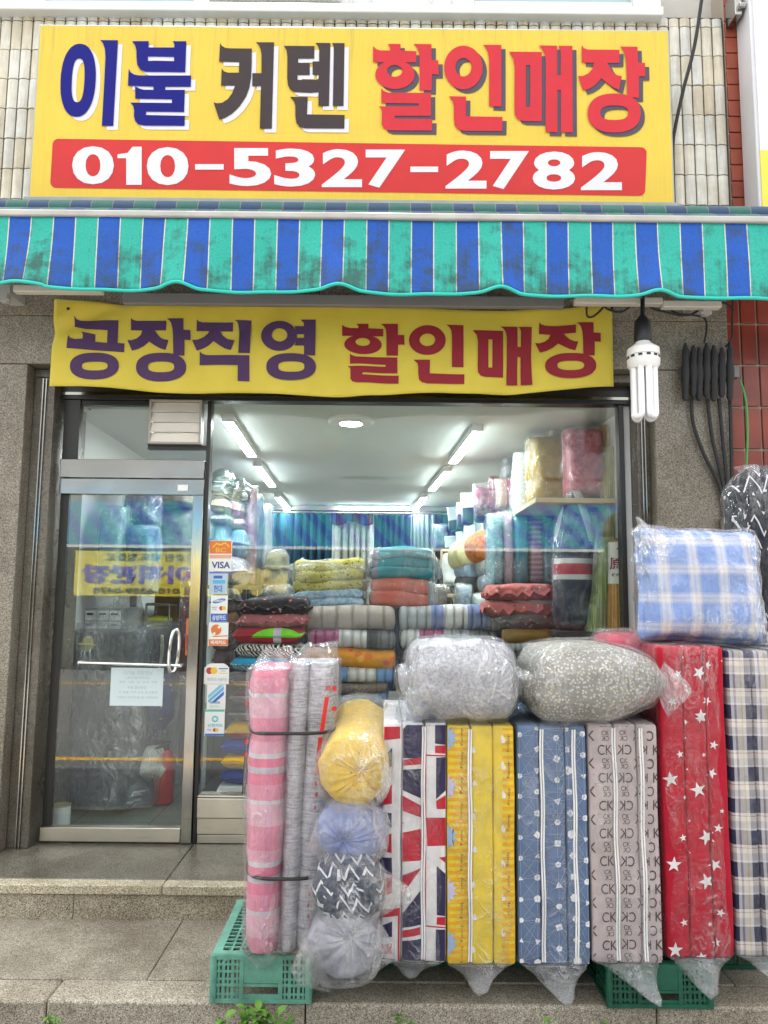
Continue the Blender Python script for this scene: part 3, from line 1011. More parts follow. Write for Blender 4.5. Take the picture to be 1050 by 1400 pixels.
def sign_xz(px, py, y=SY):
    p = at(px, py, y)
    return p.x, p.z


def sign_letters(keys, dx, dy, y, m, name):
    mb = MB()
    q = 0
    for k in keys:
        for d in GM[k]:
            q += 1
            yy = y - 0.0002 * q
            mb.shape(d, lambda u, v: Vector((sign_xz(u + dx, v + dy)[0], yy, sign_xz(u + dx, v + dy)[1])))
    return mb.build(name, m, sg, smooth=0)


white_l = plain('sign_white_print', (0.64, 0.63, 0.68), 0.55, spec=0.12)
grey_l = plain('sign_shadow_print', (0.085, 0.075, 0.10), 0.55, spec=0.12)
sign_letters(['i', 'bul', 'keo', 'ten'], 6.0, 5.0, SY - 0.002, white_l, 'letter_shadow')
sign_letters(['hal', 'in', 'mae', 'jang'], 6.0, 5.0, SY - 0.002, grey_l, 'letter_shadow')
sign_letters(['i', 'bul'], 0, 0, SY - 0.006, plain('sign_blue_print', (0.009, 0.010, 0.17), 0.55, spec=0.12), 'blue_lettering')
sign_letters(['keo', 'ten'], 0, 0, SY - 0.006, plain('sign_grey_print', (0.052, 0.04, 0.042), 0.55, spec=0.12), 'grey_lettering')
red_l = plain('sign_red_print', (0.52, 0.035, 0.048), 0.55, spec=0.12)
sign_letters(['hal', 'in', 'mae', 'jang'], 0, 0, SY - 0.006, red_l, 'red_lettering')
# rounded red band
cor = [(72, 190), (884, 201.5), (882, 268), (69, 257)]
pts = []
for i, (cx, cy) in enumerate(cor):
    ins = ((8, 8), (-8, 8), (-8, -8), (8, -8))[i]
    for t in range(7):
        a = math.pi + i * math.pi / 2 + t * math.pi / 12
        pts.append((cx + ins[0] + 8 * math.cos(a), cy + ins[1] + 8 * math.sin(a)))
mb = MB()
mb.shape(_fill([pts]), lambda u, v: Vector((sign_xz(u, v)[0], SY - 0.002, sign_xz(u, v)[1])))
mb.build('phone_band', plain('band_red', (0.52, 0.042, 0.042), 0.55, spec=0.12), sg, smooth=0)
mb = MB()
digs = [('0', 99, 156), ('1', 161, 194), ('0', 201, 258), ('-', 267, 306), ('5', 314, 371), ('3', 375, 431), ('2', 440, 495), ('7', 500, 554), ('-', 561, 599), ('2', 609, 665), ('7', 670, 723), ('8', 728, 786), ('2', 794, 850)]
for ch, a, b in digs:
    t0 = 200.5 + (a - 99) * 0.0115
    y0, y1 = t0, t0 + 52
    if ch == '-':
        y0, y1 = t0 + 22.5, t0 + 30
        pl = ([(0, 0), (1, 0), (1, 1), (0, 1)], [(0, 1, 2, 3)])
    elif ch == '1':
        pl = ([(0.36, 0), (1, 0), (1, 1), (0.62, 1), (0.42, 0.84), (0.0, 0.80), (0.0, 0.70), (0.36, 0.70)], [(0, 1, 2, 3, 4, 7), (4, 5, 6, 7)])
    else:
        pl = text(ch, 0.032)
    mb.shape(pl, lambda u, v: Vector((sign_xz(a + u * (b - a), y1 - v * (y1 - y0))[0], SY - 0.004, sign_xz(a + u * (b - a), y1 - v * (y1 - y0))[1])))
mb.build('phone_number', plain('number_white', (0.66, 0.65, 0.69), 0.55, spec=0.12), sg, smooth=0)

# ================================================================== AWNING (rolled up; striped valance hangs from its front bar)
AY = 3.62
ax0, ax1 = -2.6, 2.6
zbar1, zbar0 = at(525, 294, AY).z, at(525, 303, AY).z
aw = thing('striped_awning', 'retracted awning with a stained blue and teal striped valance', 'awning', (0, AY, zbar0))
PER = 64 * AY / F
X00 = at(43, 340, AY).x


def stripe_mat(name, dirty):
    g = G(name)
    x, y, z = g.xyz()
    s = g.math('FRACT', g.math('DIVIDE', g.math('SUBTRACT', x, X00 - PER * 0.5), PER))
    c = g.ramp(s, [(0.0, (0.006, 0.085, 0.42)), (0.47, (0.62, 0.58, 0.42)), (0.495, (0.02, 0.39, 0.31)), (0.975, (0.62, 0.58, 0.42))], 'CONSTANT')
    n = g.noise(9, 6, 0.68, g.mapping((1, 1, 1.3)))
    n2 = g.noise(2.1, 3)
    low = g.new('ShaderNodeMapRange', {0: z, 1: -0.05, 2: -0.36, 3: 0.0, 4: 0.16}).outputs[0]
    n = g.math('ADD', n, low)
    rn = g.noise(7, 3, 0.6, g.mapping((7, 1, 0.35)))
    n = g.math('ADD', n, g.math('MULTIPLY', g.math('SUBTRACT', rn, 0.5), 0.35))
    d = g.ramp(g.math('ADD', n, g.math('MULTIPLY', n2, 0.45)), [(0.78 - dirty, 0.0), (1.04 - dirty, 0.8)])
    c = g.mix(d, c, (0.030, 0.055, 0.05))
    fine = g.ramp(g.noise(120, 2), [(0.3, 0.8), (0.7, 1.05)])
    c = g.mix(1.0, c, fine, 'MULTIPLY')
    return g.pr(c, 0.75, 0, g.bump(g.noise(7, 4), 0.25, 0.02))


M['valance'] = stripe_mat('valance_cloth', 0.0)
M['awning_top'] = stripe_mat('awning_roof_cloth', 0.70)


def hem_px(px):
    """photo height of the valance edge: long flat runs and short lifted waves"""
    base = 392 + (px / 1050) * 14.5
    if px < 45:
        return 389 + 12 * max(0, min(1, px / 45)) * 0.4
    up = 0
    for c, h in ((12, 6), (232, 7), (460, 6), (687, 7), (910, 6), (1130, 6)):
        d = abs(px - c) / 32
        if d < 1:
            up = max(up, h * (0.5 + 0.5 * math.cos(math.pi * d)))
    return base - up + 3


def hemz(x):
    px = 525 + x / AY * F
    p = at(px, hem_px(px), AY)
    return p.z, px


def val_pt(u, v, dy=0.0):
    x = ax0 + (ax1 - ax0) * u
    zh, px = hemz(x)
    z = zbar0 + (zh - zbar0) * v
    wave = 0.0
    for c in (12, 232, 460, 687, 910, 1130):
        d = (px - c) / 34
        wave -= 0.05 * math.exp(-d * d)
    y = AY - 0.012 + wave * v ** 1.5 + 0.007 * math.sin(x * 9 + 1.3) * v + 0.004 * math.sin(x * 23) * v + 0.015 * noise.noise(Vector((x * 1.7, v * 1.2, 3)))
    return Vector((x, y + dy, z))


mb = MB()
mb.grid(300, 16, lambda u, v: val_pt(u, v))
mb.build('valance', M['valance'], aw, smooth=1.2, solid=0.002)
mb = MB()
mb.tube([val_pt(i / 300, 1.0) - Vector((0, 0, 0.002)) for i in range(301)], 0.009, n=8)
mb.build('hem', plain('teal_piping', (0.02, 0.50, 0.42), 0.6), aw)
mb = MB()
mb.box(ax0, ax1, AY - 0.03, AY + 0.04, zbar0 + 0.001, zbar1)
mb.build('front_bar', plain('awning_bar', (0.42, 0.40, 0.37), 0.5, var=0.35, scale=5), aw, bevel=0.008)
ztop = at(525, 283, AY + 0.12).z
mb = MB()
mb.grid(160, 6, lambda u, v: Vector((ax0 + (ax1 - ax0) * u, AY + 0.02 + 0.14 * v, zbar1 + 0.001 + (ztop - zbar1) * v + 0.012 * math.sin(v * math.pi) + 0.004 * noise.noise(Vector((u * 60, v * 3, 0))))))
mb.build('roof_cloth', M['awning_top'], aw, solid=0.003)
mb = MB()
mb.tube([(ax0, AY + 0.22, ztop + 0.01), (ax1, AY + 0.22, ztop + 0.01)], 0.06, n=20)
mb.build('roller', M['awning_top'], aw)
# folding arms under the valance
for (pa, pb) in (((20, 396), (140, 408)), ((785, 412), (905, 415)), ((905, 417), (985, 421))):
    a, b = at(*pa, 3.85), at(*pb, 3.85)
    mb = MB()
    mb.box(min(a.x, b.x), max(a.x, b.x), 3.83, 3.88, a.z - 0.018, a.z + 0.02)
    mb.build('folding_arm', plain('arm_cream', (0.62, 0.60, 0.54), 0.4), aw, bevel=0.006)
a = at(460, 411, 3.93)
mb = MB(); mb.box(-1.45, 0.98, 3.92, 3.96, a.z - 0.03, a.z + 0.03); mb.build('rear_bar', plain('rear_bar_grey', (0.2, 0.2, 0.2), 0.5), aw, bevel=0.004)
for px, py in ((10, 400), (962, 418)):
    p = at(px, py, 3.9)
    mb = MB()
    mb.box(p.x - 0.055, p.x + 0.03, 3.87, 4.045, p.z - 0.02, p.z + 0.03)
    mb.box(p.x - 0.02, p.x + 0.02, 3.86, 3.9, p.z - 0.065, p.z - 0.021)
    mb.tube([(p.x - 0.03, 3.875, p.z - 0.05), (p.x + 0.03, 3.875, p.z - 0.05)], 0.012)
    mb.build('bracket', plain('bracket_grey', (0.5, 0.5, 0.48), 0.4, 0.3), aw, bevel=0.003)

# ================================================================== CLOTH BANNER
BY = 3.99
bx0, bx1, bz0, bz1 = rect(70, 412, 838, 536, BY)


def ban_y(x, z):
    u = (x - bx0) / (bx1 - bx0)
    v = (bz1 - z) / (bz1 - bz0)
    y = 0.02 * noise.noise(Vector((x * 2.2, z * 1.3, 1))) + 0.008 * noise.noise(Vector((x * 6, z * 3, 5)))
    y += 0.03 * math.exp(-((u + v * 0.35 - 0.13) / 0.035) ** 2)       # pull crease at the left corner
    y -= 0.022 * math.exp(-((u - 0.50 - 0.06 * v) / 0.03) ** 2) * (0.3 + v)
    y += 0.024 * math.exp(-((u + v * 0.22 - 0.42) / 0.03) ** 2) * (1 - v)
    y += 0.026 * math.exp(-((u + v * 0.12 - 0.93) / 0.03) ** 2)
    return BY + y


def ban_pt(u, v):
    x = bx0 + (bx1 - bx0) * u
    top = bz1 - 0.028 * math.sin(math.pi * min(1, u / 0.48)) * (u < 0.48) - 0.045 * math.sin(math.pi * (u - 0.48) / 0.52) * (u >= 0.48)
    bot = bz0 + 0.02 - 0.05 * math.sin(math.pi * u) + 0.02 * u + 0.01 * math.sin(u * 21)
    z = top + (bot - top) * v
    return Vector((x, ban_y(x, z), z))


bn = thing('yellow_banner', 'creased yellow cloth banner hanging under the awning with purple and red lettering', 'banner', (0, BY, bz0))
gy = G('banner_yellow')
M['banner'] = gy.pr(gy.ramp(gy.noise(4, 4), [(0.3, (0.53, 0.42, 0.035)), (0.7, (0.61, 0.49, 0.05))]), 0.65, 0, gy.bump(gy.math('ADD', gy.noise(6, 4), gy.math('MULTIPLY', gy.noise(300, 1), 0.1)), 0.2, 0.02))
mb = MB(); mb.grid(140, 24, ban_pt); mb.build('cloth', M['banner'], bn, smooth=1.2, solid=-0.001)
mp = plain('banner_purple_print', (0.075, 0.038, 0.10), 0.55, spec=0.12)
mr = plain('banner_red_print', (0.24, 0.022, 0.032), 0.55, spec=0.12)
lay_p = [('gong', None), ('jang', (174, 261, 434, 522)), ('jik', None), ('yeong', None)]
lay_r = [('hal', (468, 553, 443, 525)), ('in', (559, 635, 445, 525)), ('mae', (646, 728, 446, 526)), ('jang', (733, 821, 440, 517))]
for nm, lay, m in (('purple_lettering', lay_p, mp), ('red_lettering', lay_r, mr)):
    mb = MB()
    q = 0
    for k, bb in lay:
        b0 = bbox(k)
        t = bb or b0
        for d in GM[k]:
            q += 1
            vs = []
            for (u, v) in d[0]:
                px = t[0] + (u - b0[0]) / (b0[1] - b0[0]) * (t[1] - t[0])
                py = t[2] + (v - b0[2]) / (b0[3] - b0[2]) * (t[3] - t[2])
                p = at(px, py, BY)
                vs.append((p.x, p.z))
            xs_ = [a[0] for a in vs]; zs_ = [a[1] for a in vs]
            dd = bisected((vs, d[1]), [bx0 + i * 0.022 for i in range(150) if min(xs_) < bx0 + i * 0.022 < max(xs_)], [bz0 - 0.1 + i * 0.03 for i in range(26) if min(zs_) < bz0 - 0.1 + i * 0.03 < max(zs_)])
            mb.shape(dd, lambda x, z: Vector((x, ban_y(x, z) - 0.003 - 0.0003 * q, z)))
    mb.build(nm, m, bn, smooth=1.2)
# banner cord and hook
p = at(437, 404, BY)
mb = MB()
mb.tube([(p.x, 3.95, p.z + 0.05), (p.x, BY - 0.01, p.z), (p.x, BY - 0.015, p.z - 0.05)], 0.004)
rbox(mb, (p.x, BY - 0.015, p.z - 0.055), (0.009, 0.008, 0.009), 0.008, 4)
mb.build('hook', M['black'], bn)
for px in (93, 836):
    mb = MB()
    c = at(px, 422, BY)
    rbox(mb, (c.x, ban_y(c.x, c.z) - 0.004, c.z), (0.008, 0.005, 0.008), 0.005, 4)
    mb.build('eyelet', M['black'], bn)

# ================================================================== BULB, CABLES
p = at(879, 470, 3.8)
sc_ = 3.8 / F
bl = thing('hanging_bulb', 'large white fluorescent tube bulb hanging on a black socket', 'bulb', (p.x, 3.8, p.z))


def lathe(mb, cx, cy, prof, mi=0, n=24):
    rings = [[Vector((cx + r * math.cos(2 * math.pi * k / n), cy + r * math.sin(2 * math.pi * k / n), z)) for k in range(n)] for r, z in prof]
    return mb.loft(rings, mi)


def zpx(py, Y=3.8, px=880):
    return at(px, py, Y).z


mb = MB()
lathe(mb, p.x, 3.8, [(0.006, zpx(408)), (0.010, zpx(430)), (0.042, zpx(440)), (0.046, zpx(462)), (0.046, zpx(465)), (0.040, zpx(468))][::-1])
mb.build('socket', M['black'], bl)
mb = MB()
lathe(mb, p.x, 3.8, [(0.036, zpx(466)), (0.040, zpx(470)), (0.083, zpx(478)), (0.085, zpx(487)), (0.079, zpx(488)), (0.079, zpx(491)), (0.085, zpx(492)), (0.083, zpx(500)), (0.070, zpx(505))][::-1])
mb.build('ballast', M['white_plastic'], bl)
mb = MB()
for k in range(12):
    a = k * 2 * math.pi / 12
    c = Vector((p.x + 0.0795 * math.cos(a), 3.8 + 0.0795 * math.sin(a), zpx(489.5)))
    mb.obox(c, (0.003, 0.010, 0.005), Matrix.Rotation(a, 3, 'Z'))
mb.build('vent_slots', M['black'], bl)
mb = MB()
zt_, zb_ = zpx(503), zpx(571)
for k in range(4):
    a = k * math.pi / 2 + 0.55
    ca, sa_ = math.cos(a), math.sin(a)
    path = []
    off = 0.021
    cx, cy = p.x + 0.050 * ca, 3.8 + 0.050 * sa_
    tx, ty = -sa_, ca
    for t in range(9):
        path.append((cx - tx * off, cy - ty * off, zt_ + (zb_ + off - zt_) * t / 8))
    for t in range(1, 8):
        q = math.pi * t / 8
        path.append((cx - tx * off * math.cos(q), cy - ty * off * math.cos(q), zb_ + off - off * math.sin(q)))
    for t in range(9):
        path.append((cx + tx * off, cy + ty * off, zb_ + off + (zt_ - zb_ - off) * t / 8))
    mb.tube(path, 0.0175, n=12)
gw = G('bulb_glass')
gw.pr((0.86, 0.86, 0.87), 0.18, 0, None, 0.5)
mb.build('tubes', gw.m, bl)


def spline(pts, n=10):
    P = [Vector(q) for q in pts]
    out = []
    for i in range(len(P) - 1):
        a, b, c, d = P[max(i - 1, 0)], P[i], P[i + 1], P[min(i + 2, len(P) - 1)]
        for t in range(n):
            s = t / n
            out.append(0.5 * ((2 * b) + (c - a) * s + (2 * a - 5 * b + 4 * c - d) * s * s + (3 * b - a - 3 * c + d) * s ** 3))
    out.append(P[-1])
    return out


def wire(name, pts, Y, r, m, parent=None):
    mb = MB()
    P = [at(q[0], q[1], q[2] if len(q) > 2 else Y) for q in pts]
    mb.tube(spline(P), r, n=8)
    if parent:
        return mb.build(name, m, parent)
    return mb.build(name, m, origin=P[0])


wire('cord', [(880, 404), (880, 412), (880, 432)], 3.8, 0.006, M['rubber'], bl)
ow = wire('power_cable', [(802, 420), (803, 432), (812, 432), (826, 418), (822, 410, 3.85), (830, 422), (850, 426), (872, 414), (900, 424), (940, 431), (965, 418), (990, 414), (1003, 424)], 3.92, 0.006, M['rubber'])
tag(ow, 'looped black cable strung along the lintel above the bulb', 'cable')
o2 = wire('power_cable', [(905, 414), (925, 428), (950, 431), (964, 436), (966, 452), (963, 468)], 3.98, 0.006, M['rubber'])
tag(o2, 'black cable dropping from the awning arm to the row of plugs', 'cable')
o3 = wire('power_cable', [(1002, 410), (1001, 440), (1001, 462), (992, 474)], 4.0, 0.006, M['rubber'])
tag(o3, 'short black cable beside the red tiles ending above the row of plugs', 'cable')
# row of plug connectors with thick cables
cr = thing('connector_row', 'row of black cable connectors clamped in a metal rack on the granite pillar', 'connector', tuple(at(970, 510, 4.03)))
a, b = at(929, 502, 4.03), at(1008, 518, 4.03)
mb = MB(); mb.box(a.x, b.x, 4.0, 4.046, b.z, a.z); mb.build('rack', plain('rack_metal', (0.14, 0.14, 0.14), 0.4, 0.5), cr, bevel=0.003)
for i, px in enumerate((937, 948, 956, 966, 976, 987, 998)):
    t, c, e = at(px, 474 + (i % 3) * 3, 3.99), at(px, 510, 3.985), at(px, 548 - (i % 2) * 5, 3.99)
    mb = MB()
    mb.tube([t + Vector((0, 0, 0.02)), t, t - Vector((0, 0, 0.02)), (c + t) / 2, c + Vector((0, 0, .02)), c - Vector((0, 0, .02)), (c + e) / 2, e + Vector((0, 0, 0.02)), e],
            [0.008, 0.012, 0.019, 0.017, 0.023, 0.023, 0.017, 0.018, 0.010], n=10)
    mb.build('connector', M['rubber'], cr)
for pts in ([(945, 545), (948, 580), (962, 620), (984, 665), (993, 712)], [(967, 545), (974, 600), (988, 660), (995, 712)], [(983, 545), (988, 600), (994, 660), (999, 712)], [(998, 545), (1000, 620), (1001, 712)]):
    wire('cable', pts, 4.025, 0.0105, M['rubber'], cr)
c = at(996, 722, 4.02)
mb = MB(); mb.tube([c + Vector((0, 0, 0.05)), c - Vector((0, 0, 0.3))], 0.045, n=14); mb.build('conduit', plain('old_conduit', (0.13, 0.11, 0.07), 0.7), cr)
gw_ = wire('green_wire', [(1012, 520), (1020, 550), (1022, 600), (1018, 660), (1008, 718)], 4.02, 0.006, plain('green_insulation', (0.05, 0.28, 0.06), 0.5))
tag(gw_, 'thin green wire running down beside the red tiled wall', 'wire')
cw = wire('black_cable', [(962, -20), (950, 60), (935, 120), (924, 170), (920, 200), (921, 262), (922, 290)], 4.27, 0.011, M['rubber'])
tag(cw, 'thick black cable crossing the cream tiles beside the big sign', 'cable')
# ================================================================== GOODS IN FRONT OF THE SHOP
# ------------------------------------------------------------------ plastic crates
def crate_mat(name, c):
    g = G(name)
    n = g.ramp(g.noise(9, 5, 0.65), [(0.35, tuple(a * 0.55 for a in c)), (0.65, c)])
    return g.pr(n, 0.42, 0, g.bump(g.noise(90, 2), 0.06, 0.003))


def crate(name, label, loc, w, d, h, m):
    """upside-down stacking crate: slotted sides, lattice deck, ribs and rims"""
    t = thing(name, label, 'crate', loc, 'plastic crates under the bedding')
    L = Vector(loc)
    th = 0.004

    def side(a, b, nrm, panel):
        """a wall between two lower corners a and b; outward normal nrm"""
        a, b = Vector(a), Vector(b)
        u = (b - a).normalized()
        W_ = (b - a).length
        mb = MB()

        def bx(s0, s1, z0, z1, o0, o1):
            vs = [a + u * s + nrm * o + Vector((0, 0, z)) for z in (z0, z1) for o in (o0, o1) for s in (s0, s1)]
            mb.add(vs, [(0, 2, 3, 1), (4, 5, 7, 6), (0, 1, 5, 4), (2, 6, 7, 3), (0, 4, 6, 2), (1, 3, 7, 5)], 0)
        # rims
        bx(0, W_, 0, 0.014, -th, 0.006)
        bx(0, W_, h - 0.018, h - 0.002, -th, 0.005)
        bx(0, W_, h * 0.33, h * 0.33 + 0.010, -th, 0.002)
        bx(0, W_, h * 0.62, h * 0.62 + 0.008, -th, 0.002)
        # uprights
        for s in (0, 0.30, 0.70, 1.0):
            bx(max(0, s * W_ - 0.008), min(W_, s * W_ + 0.008), 0.0145, h - 0.0185, -th, 0.004)
        for lo, hi in ((0.02, 0.30), (0.70, 0.98)):
            n = 6
            for i in range(n + 1):
                s = (lo + (hi - lo) * i / n) * W_
                wd = 0.006 if i in (2, 4) else 0.0035
                bx(s - wd, s + wd, 0.0145, h - 0.0185, -th, -0.0002)
            for zz in (0.17, 0.48, 0.78):
                bx(lo * W_, hi * W_, h * zz - 0.004, h * zz + 0.004, -th, -0.0006)
        if panel:
            bx(0.315 * W_, 0.685 * W_, h * 0.40, h - 0.019, -th, 0.001)
            bx(0.315 * W_, 0.685 * W_, 0.0145, h * 0.17, -th, 0.001)
        mb.build('side_wall', m, t, smooth=0)
    x0, x1, y0, y1 = L.x - w / 2, L.x + w / 2, L.y - d / 2, L.y + d / 2
    z = L.z
    side((x0, y0, z), (x1, y0, z), Vector((0, -1, 0)), True)
    side((x1, y1, z), (x0, y1, z), Vector((0, 1, 0)), True)
    side((x0, y1, z), (x0, y0, z), Vector((-1, 0, 0)), True)
    side((x1, y0, z), (x1, y1, z), Vector((1, 0, 0)), True)
    mb = MB()
    e = 0.03
    zt_ = z + h
    for (a, b, c, dd) in ((x0, x1, y0, y0 + e), (x0, x1, y1 - e, y1), (x0, x0 + e, y0 + e, y1 - e), (x1 - e, x1, y0 + e, y1 - e)):
        mb.box(a, b, c, dd, zt_ - 0.006, zt_)
    nx = 9
    for i in range(1, nx):
        x = x0 + e + (x1 - x0 - 2 * e) * i / nx
        mb.box(x - 0.004, x + 0.004, y0 + e, y1 - e, zt_ - 0.007, zt_ - 0.0015)
    ny = 14
    for i in range(1, ny):
        y = y0 + e + (y1 - y0 - 2 * e) * i / ny
        mb.box(x0 + e, x1 - e, y - 0.004, y + 0.004, zt_ - 0.0065, zt_ - 0.001)
    mb.build('deck', m, t, smooth=0)
    for cx in (x0 + 0.004, x1 - 0.004):
        for cy in (y0 + 0.004, y1 - 0.004):
            mb = MB()
            mb.tube([(cx, cy, z + 0.001), (cx, cy, zt_ - 0.003)], 0.014, n=12)
            mb.build('corner_post', m, t)
    return t


m_cr1 = crate_mat('pale_green_crate', (0.15, 0.40, 0.30))
m_cr2 = crate_mat('dark_green_crate', (0.012, 0.115, 0.065))
pl, prr = at(291, 1310, 2.968), at(424, 1310, 2.968)
CW = prr.x - pl.x
crate('plastic_crate', 'pale green slotted crate under the pink and grey rolls', ((pl.x + prr.x) / 2, 2.968 + 0.25, ZP + 0.003), CW, 0.5, 0.172, m_cr1)
pl2, pr2 = at(834, 1340, 2.94), at(975, 1340, 2.94)
crate('plastic_crate', 'dark green slotted crate under the lettered and starred mattresses', ((pl2.x + pr2.x) / 2, 2.96 + 0.25, ZP + 0.003), pr2.x - pl2.x, 0.5, 0.155, m_cr2)
crate('plastic_crate', 'dark green crate in the shade under the flag and yellow mattresses', (0.17, 3.45, ZP + 0.003), 0.4, 0.38, 0.155, m_cr2)
crate('plastic_crate', 'dark green crate in the shade under the hexagon mattress', (0.60, 3.45, ZP + 0.003), 0.4, 0.38, 0.155, m_cr2)
crate('plastic_crate', 'dark green crate in the shade under the dark plaid mattress', (1.58, 3.45, ZP + 0.003), 0.4, 0.38, 0.155, m_cr2)
crate('plastic_crate', 'dark green crate standing behind the four stacked bolsters', (-0.17, 3.45, ZP + 0.003), 0.28, 0.38, 0.155, m_cr2)
mb = MB()
q = at(405, 1306, 2.93)
mb.box(-0.47, -0.28, 2.975, 3.4, 0.0162, 0.0225)
o = mb.build('wooden_board', plain('plywood', (0.42, 0.22, 0.09), 0.7, var=0.2, scale=4), origin=(-0.38, 3.15, 0.0162), bevel=0.002)
tag(o, 'brown plywood board lying on the pale green crate under the grey roll', 'board')


# ------------------------------------------------------------------ folded mattresses in bags
def strip_world(tops, bots, yt, yb, Y):
    ym = (yt + yb) / 2
    xs = [at((a + b) / 2, ym, Y).x for a, b in zip(tops, bots)]
    xm = (tops[0] + tops[-1] + bots[0] + bots[-1]) / 4
    return xs, at(xm, yb, Y).z, at(xm, yt, Y).z


def film_shell(t, x0, x1, y0, y1, z0, z1, tip, m, seed=0, top='flat', e=7.0, off=0.009, jit=0.006, tail_seg=9):
    """clear bag round an upright bundle; hangs to a tip below it"""
    cx, cy = (x0 + x1) / 2, (y0 + y1) / 2
    hx, hy = (x1 - x0) / 2 + off, (y1 - y0) / 2 + off
    rings = []
    N = 56

    def rg(c, a, b, j, ee):
        return section(c, Vector((a, 0, 0)), Vector((0, b, 0)), N, ee, j, seed)
    if top == 'flat':
        rings.append(rg(Vector((cx, cy, z1 + off)), hx * 0.4, hy * 0.4, jit, 4))
        rings.append(rg(Vector((cx, cy, z1 + off)), hx * 0.93, hy * 0.96, jit, e))
    else:
        for k in range(5):
            f = k / 5
            rings.append(rg(Vector((cx + 0.015, cy, z1 + 0.055 * (1 - f) + off)), hx * (0.62 + 0.33 * f), hy * (0.6 + 0.36 * f), 0.022, 2.6))
    nz = 30
    for i in range(nz + 1):
        f = i / nz
        rings.append(rg(Vector((cx, cy, z1 - (z1 - z0) * f)), hx, hy, jit if 0 < i else jit * 0.7, e))
    body, rings = rings, [[Vector(p) for p in rings[-1]]]
    if tip is not None:
        for i in range(1, tail_seg + 1):
            f = i / tail_seg
            c = Vector((cx, cy, z0)).lerp(Vector(tip), f)
            c.y = cy + (tip[1] - cy) * min(1, f * 1.25)
            rings.append(rg(c, hx * (1 - f) ** 1.1 + 0.005, (hy * (1 - f) ** 1.5) + 0.004, 0.020 * (1 - f * 0.6), 2 + (e - 2) * (1 - f) ** 2))
    mb = MB()
    mb.loft(body, 0, False)
    if tip is not None:
        mb.loft(rings, 1, True)
    return mb.build('plastic_bag', [m, M['film_tail']], t, smooth=1.0)


def mattress(label, tops, bots, yt, yb, Y, D, mats, decals, tip, zips=(), tilt=0, seed=0, top='flat'):
    xs, z0, z1 = strip_world(tops, bots, yt, yb, Y)
    t = thing('folded_mattress', label, 'mattress', ((xs[0] + xs[-1]) / 2, Y + D / 2, z0), 'folded mattresses stood in a row')
    for i in range(len(xs) - 1):
        mb = MB()
        w = xs[i + 1] - xs[i] - 0.0012
        c = Vector(((xs[i] + xs[i + 1]) / 2, Y + D / 2, (z0 + z1) / 2))
        rbox(mb, c, (w / 2, D / 2, (z1 - z0) / 2), (0.008, 0.012, 0.02), 15)
        c0x = c.x

        def wob(p, i=i, c0x=c0x, w=w):
            xn = (p[0] - c0x) / (w / 2)
            y = p[1]
            if y < Y + 0.05:
                y += -0.004 * (1 - xn * xn) + 0.003 + 0.010 * noise.noise(Vector((i * 3.3 + seed, p[2] * 4.2, xn * 0.5)))
            x = p[0] + 0.005 * noise.noise(Vector((i * 1.9 + seed * 2, p[2] * 3.1, 7)))
            return Vector((x, y, p[2]))
        if decals:
            bx = (xs[i] + 0.0035, xs[i + 1] - 0.0035, z0 + 0.008, z1 - 0.008)
            for q, (poly, mi) in enumerate(decals(i, xs, z0, z1)):
                P = clip(poly, *bx)
                if len(P) < 3:
                    continue
                lo, hi = min(p[1] for p in P), max(p[1] for p in P)
                lx, hx_ = min(p[0] for p in P), max(p[0] for p in P)
                nzc, nxc = max(1, math.ceil((hi - lo) / 0.05)), max(1, math.ceil((hx_ - lx) / 0.03))
                for a_ in range(nzc):
                    for b_ in range(nxc):
                        C_ = P if nzc * nxc == 1 else clip(P, lx + (hx_ - lx) * b_ / nxc, lx + (hx_ - lx) * (b_ + 1) / nxc, lo + (hi - lo) * a_ / nzc, lo + (hi - lo) * (a_ + 1) / nzc)
                        if len(C_) >= 3:
                            mb.add([(p[0], Y - 0.0012 - 0.00004 * (q % 60), p[1]) for p in C_], [tuple(range(len(C_)))], mi)
        mb.v = [wob(p) for p in mb.v]
        mb.build('mattress_fold', mats, t, smooth=0.6)
    if zips:
        mb = MB()
        for xt, xb in zips:
            a, b = at(xt, yt + 4, Y), at(xb, yb - 4, Y)
            xx = (a.x + b.x) / 2
            si = max(k_ for k_ in range(len(xs) - 1) if xs[k_] <= xx + 0.02)
            fy = lambda z: 0.003 + 0.010 * noise.noise(Vector((si * 3.3 + seed, z * 4.2, 0.0)))
            for k in (-0.0045, 0.0045):
                mb.tube([(xx + k + 0.002 * math.sin(s * 0.9 + seed), Y - 0.008 + fy(z1 - 0.014 + (z0 - z1 + 0.028) * s / 16), z1 - 0.014 + (z0 - z1 + 0.028) * s / 16) for s in range(17)], 0.0034, n=6)
        mb.build('zip_piping', plain('white_piping', (0.75, 0.74, 0.74), 0.6), t)
    tp = None
    if tip:
        q = at(tip[0], tip[1], Y + (tip[2] if len(tip) > 2 else 0.02))
        tp = (q.x, q.y, q.z)
    film_shell(t, xs[0], xs[-1], Y, Y + D, z0, z1, tp, M['film_soft'], seed, top)
    return t


def P6(pts):
    """crop-6 pixels -> world x,z at depth given later"""
    return [(480 + x * 0.3, 980 + y * 0.3) for x, y in pts]


MY = 2.92


def wpoly(pts, Y=MY):
    out = []
    for x, y in pts:
        p = at(x, y, Y)
        out.append((p.x, p.z))
    return out


